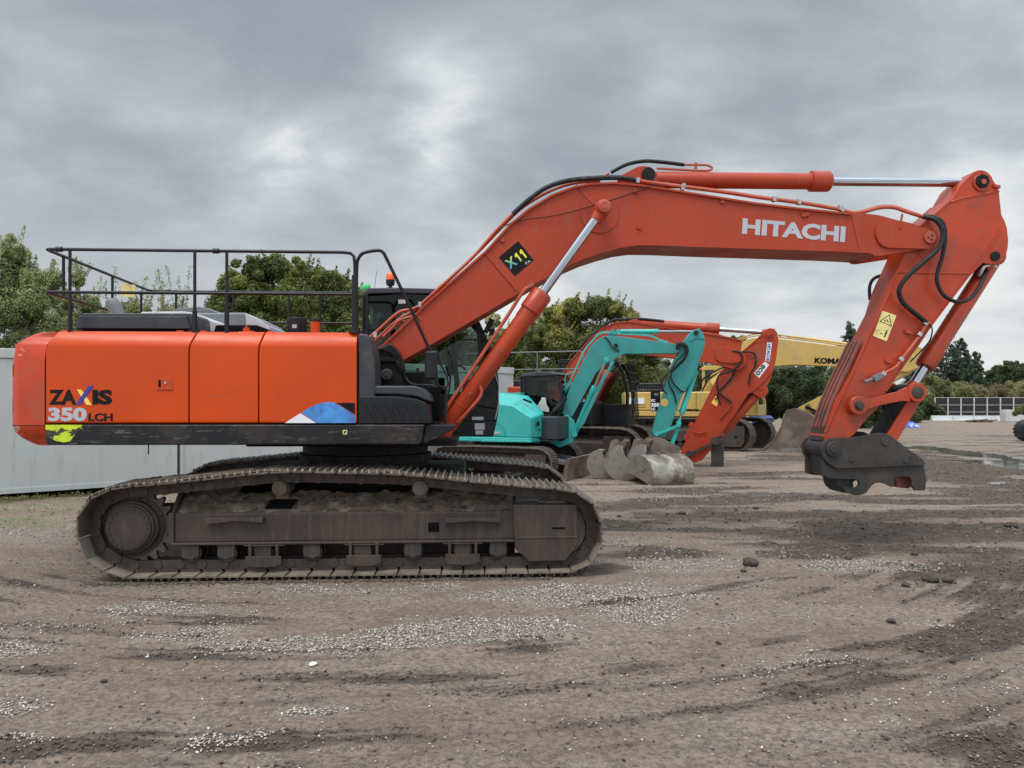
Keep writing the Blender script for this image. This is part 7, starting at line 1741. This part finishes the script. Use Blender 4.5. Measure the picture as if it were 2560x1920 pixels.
def plumes():
    for i, (c, v0, v1) in enumerate(((288, 665, 760), (348, 690, 770), (375, 680, 770), (402, 700, 770), (411, 672, 770), (436, 664, 770), (452, 690, 780), (462, 660, 775), (320, 705, 770), (244, 690, 790))):
        x, D = (c - 1280) / F_PX * 22.6, 22.6; r = np.random.RandomState(i); z0, z1 = CAM_H + (HY - v1) / F_PX * D, CAM_H + (HY - v0) / F_PX * D
        t = thing('tall_weed', 'thin feathery flower spike sticking up above the bushes behind the handrail', 'weed', (x, D, 0), 0, 'feathery spikes above the bushes')
        n = 130; tt = r.uniform(0, 1, n); cs = np.stack([.10 * (1 - tt) * r.normal(0, 1, n) + .25 * tt * math.sin(i), .08 * r.normal(0, 1, n), z0 + (z1 - z0) * tt], -1)
        link(bpy.data.objects.new('plume', leaf_mesh('plume', cs, np.full(n, .03), 260, .022, LEAF['willow'], i)), t)
        b = MB(); b.tube([(0, 0, 0), (0, 0, z0), (.25 * math.sin(i), 0, z1)], [.012, .008, .003], 5); b.build('stem', M['bark'], t)
plumes()
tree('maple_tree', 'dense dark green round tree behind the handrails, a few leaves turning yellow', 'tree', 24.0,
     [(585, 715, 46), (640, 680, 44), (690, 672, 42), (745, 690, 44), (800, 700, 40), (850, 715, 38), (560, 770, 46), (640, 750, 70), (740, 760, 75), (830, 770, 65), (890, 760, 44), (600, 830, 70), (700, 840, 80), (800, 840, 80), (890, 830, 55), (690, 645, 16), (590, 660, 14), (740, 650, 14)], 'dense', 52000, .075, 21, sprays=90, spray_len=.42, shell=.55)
tree('hazel_tree', 'leafy tree seen through the cab glass and under the boom', 'tree', 26.0, [(960, 800, 50), (1030, 830, 60), (1110, 850, 60), (1180, 870, 55), (1000, 900, 70), (1100, 930, 80), (1190, 940, 70), (940, 870, 60)], 'dense', 22000, .075, 22, sprays=30)
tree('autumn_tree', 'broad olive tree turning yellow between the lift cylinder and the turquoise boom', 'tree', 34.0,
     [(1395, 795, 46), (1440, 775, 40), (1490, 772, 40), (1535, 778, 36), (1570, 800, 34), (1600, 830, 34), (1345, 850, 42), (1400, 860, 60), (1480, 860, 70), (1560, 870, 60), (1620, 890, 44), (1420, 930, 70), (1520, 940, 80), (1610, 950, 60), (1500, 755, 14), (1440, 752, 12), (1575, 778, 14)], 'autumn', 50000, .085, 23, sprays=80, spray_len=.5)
tree('birch_tree', 'grey-green tree just left of the broad yellowing one', 'tree', 37.0, [(1290, 860, 50), (1240, 880, 50), (1320, 900, 50), (1260, 940, 70), (1200, 900, 50), (1330, 960, 60)], 'dense', 22000, .085, 24, sprays=30)
tree('hill_tree', 'hazy distant treetop right of the big lift cylinder', 'tree', 110.0, [(1300, 830, 34), (1350, 812, 30), (1250, 850, 34), (1390, 830, 30), (1340, 870, 40), (1230, 800, 22), (1370, 790, 14)], 'willow', 9000, .35, 25, shell=.6)
hl = ['shrub filling the gap under the turquoise boom', 'yellow-flecked shrub between turquoise boom and arm', 'shrub above the yellow machine\'s grey hood', 'dark shrub right behind the yellow cab', 'dark shrub right of the eco sticker on the orange arm',
      'dark shrub beneath the yellow boom lettering', 'dark shrub behind the raised yellow bucket pin', 'dark shrub just left of the orange arm\'s ribs', 'dark shrub seen between the orange link and arm', 'dark bush right behind the lower links', 'dark bush left of the blue tarpaulin']
for i, (c, v, q) in enumerate(((1540, 985, 62), (1630, 960, 66), (1710, 950, 60), (1790, 950, 58), (1870, 945, 58), (1945, 950, 56), (2010, 955, 54), (2070, 965, 52), (2140, 975, 50), (2200, 985, 46), (2255, 1000, 40))):
    D = 38.0 + (i % 3) * 1.4 + max(0, i - 7) * 7
    tree('hedge_shrub', hl[i], 'shrub', D, [(c, v, q), (c - q * .5, v + 40, q * .8), (c + q * .5, v + 36, q * .8), (c, v + 60, q * .7), (c - q * .4, v + 82, q * .5), (c + q * .4, v + 82, q * .5)], 'autumn' if i < 2 else 'dark', 15000, .085, 30 + i, group='shrubs of the dark hedge', trunk=False, sprays=16, shell=.62)
tree('oak_tree', 'small rounded distant tree right of the turquoise arm tip', 'tree', 60.0, [(1815, 865, 24), (1850, 858, 22), (1780, 880, 26), (1880, 880, 26), (1830, 895, 36), (1900, 900, 22), (1765, 872, 14)], 'dense', 14000, .13, 50, sprays=10, spray_len=.4)
def conifer(label, px, top, base_row, D, wpx, seed, group=None):
    k = D / F_PX; z1 = CAM_H + (HY - top) * k; W = wpx * k; r = random.Random(seed); C, R = [], []
    n = 60
    for i in range(n):
        f = i / (n - 1); z = z1 * (1 - .88 * f); w = W * (.06 + .94 * f ** .8)
        for j in range(3 + int(6 * f)):
            a = r.uniform(0, 6.283); rr = w * r.uniform(.35, 1.0); C.append((math.cos(a) * rr, math.sin(a) * rr, z - .12 * rr + r.uniform(-.3, .3))); R.append(.16 + .17 * W * (.12 + .5 * f) * r.uniform(.4, 1.3))
    x = (px - 1280) * k; t = thing('conifer', label, 'tree', (x, D, 0), 0, group)
    link(bpy.data.objects.new('crown', leaf_mesh('crown', C, R, 30000, .065 * D / 50, LEAF['conifer'], seed, shell=.1, squash=.8, tilt=.9, sprays=30, spray_len=.7)), t)
    b = MB(); b.tube([(0, 0, 0), (0, 0, z1 * .5), (0, 0, z1 + .1)], [.2, .12, .02], 7); b.build('trunk', M['bark'], t)
conifer('dark conifer peeping out left of the orange arm above the yellow boom', 2125, 812, 1050, 52, 70, 61)
conifer('tallest dark conifer right behind the bucket cylinder', 2366, 836, 1050, 86, 108, 62)
conifer('shorter conifer on the left shoulder of the tallest one', 2300, 880, 1050, 84, 80, 63)
conifer('conifer stepping down to the right of the tallest one', 2402, 852, 1050, 88, 62, 64)
conifer('lowest conifer at the right end of the conifer group', 2440, 885, 1050, 90, 46, 65)
tree('far_tree', 'dark broad tree in the far right corner, nearer the conifers', 'tree', 92.0, [(2500, 930, 22), (2525, 922, 20), (2490, 950, 26), (2530, 950, 26), (2515, 908, 8)], 'dark', 9000, .2, 70, sprays=8, spray_len=.6)
tree('far_tree', 'dark broad tree at the right edge of the picture', 'tree', 90.0, [(2550, 925, 20), (2575, 930, 24), (2560, 950, 26), (2600, 940, 30)], 'dark', 8000, .2, 71, sprays=8, spray_len=.6)
sl_ = ['olive scrub right of the link pin', 'light green scrub in front of the tallest conifer', 'olive scrub above the left end of the screen fence', 'brownish scrub above the middle of the screen fence', 'brownish scrub above the right part of the fence', 'olive scrub at the right edge above the fence', 'dark bush between the tarpaulin and the fence']
for i, (c, v, q, m, D) in enumerate(((2270, 990, 34, 'olive', 74), (2340, 975, 30, 'olive', 76), (2395, 985, 28, 'olive', 77), (2440, 990, 26, 'brush', 78), (2495, 990, 28, 'brush', 79), (2550, 985, 30, 'olive', 80), (2315, 1020, 26, 'dark', 69))):
    tree('scrub_bush', sl_[i], 'bush', D, [(c, v - 4, q * 1.15), (c - q * .9, v + 10, q), (c + q * .9, v + 10, q), (c, v + 34, q)], m, 12000, .15, 80 + i, group='scrub beyond the fence' if i < 6 else None, trunk=False, sprays=10, spray_len=.5, shell=.6)
tree('potted_shrub', 'small bright green shrub growing beside the pale concrete block', 'shrub', 60.0, [(2548, 1028, 11), (2560, 1022, 12), (2538, 1034, 8)], 'olive', 3000, .07, 95, trunk=False, sprays=12, spray_len=.3)
# weeds along the cabins and in the yard
def grass():
    r = np.random.RandomState(9); pts = []
    A = np.array([-8.55, 12.8]); d = np.array([1.15, 1.0]); nn = np.array([d[1], -d[0]]) / np.hypot(*d)
    for i in range(900):
        s = r.uniform(-3, 3.2); p = A + d * s + nn * abs(r.normal(.05, .16)); pts.append((p[0], p[1], .02, .035 + .06 * r.uniform() ** 3))
    for i in range(900):
        x, y = r.uniform(-9, -4.2), r.uniform(10.0, 13.2)
        if vnoise(np.array([x * 1.2]), np.array([y * 1.2]), 6)[0] > .55: pts.append((x, y, .008, .015 + .02 * r.uniform()))
    pts = np.array(pts); me = leaf_mesh('grass', pts[:, :3], pts[:, 3], 9000, .014, LEAF['olive'], 3, tilt=.9)
    props(link(bpy.data.objects.new('grass', me)), 'low weeds and moss along the foot of the grey cabins', 'grass', kind='stuff')
grass()

# ------------------------------------------------------------------ every separate piece an object
for o in [o for o in bpy.data.objects if o.type == 'MESH' and not o.children and o.parent and o.name.split('.')[0] in ('pin', 'panel_gap', 'hose', 'lug', 'bracket', 'cylinder_lug', 'link', 'foot_pin', 'oil_pipe')]:
    split_loose(o)
for o in bpy.data.objects:
    if '_t' in o.keys(): del o['_t']
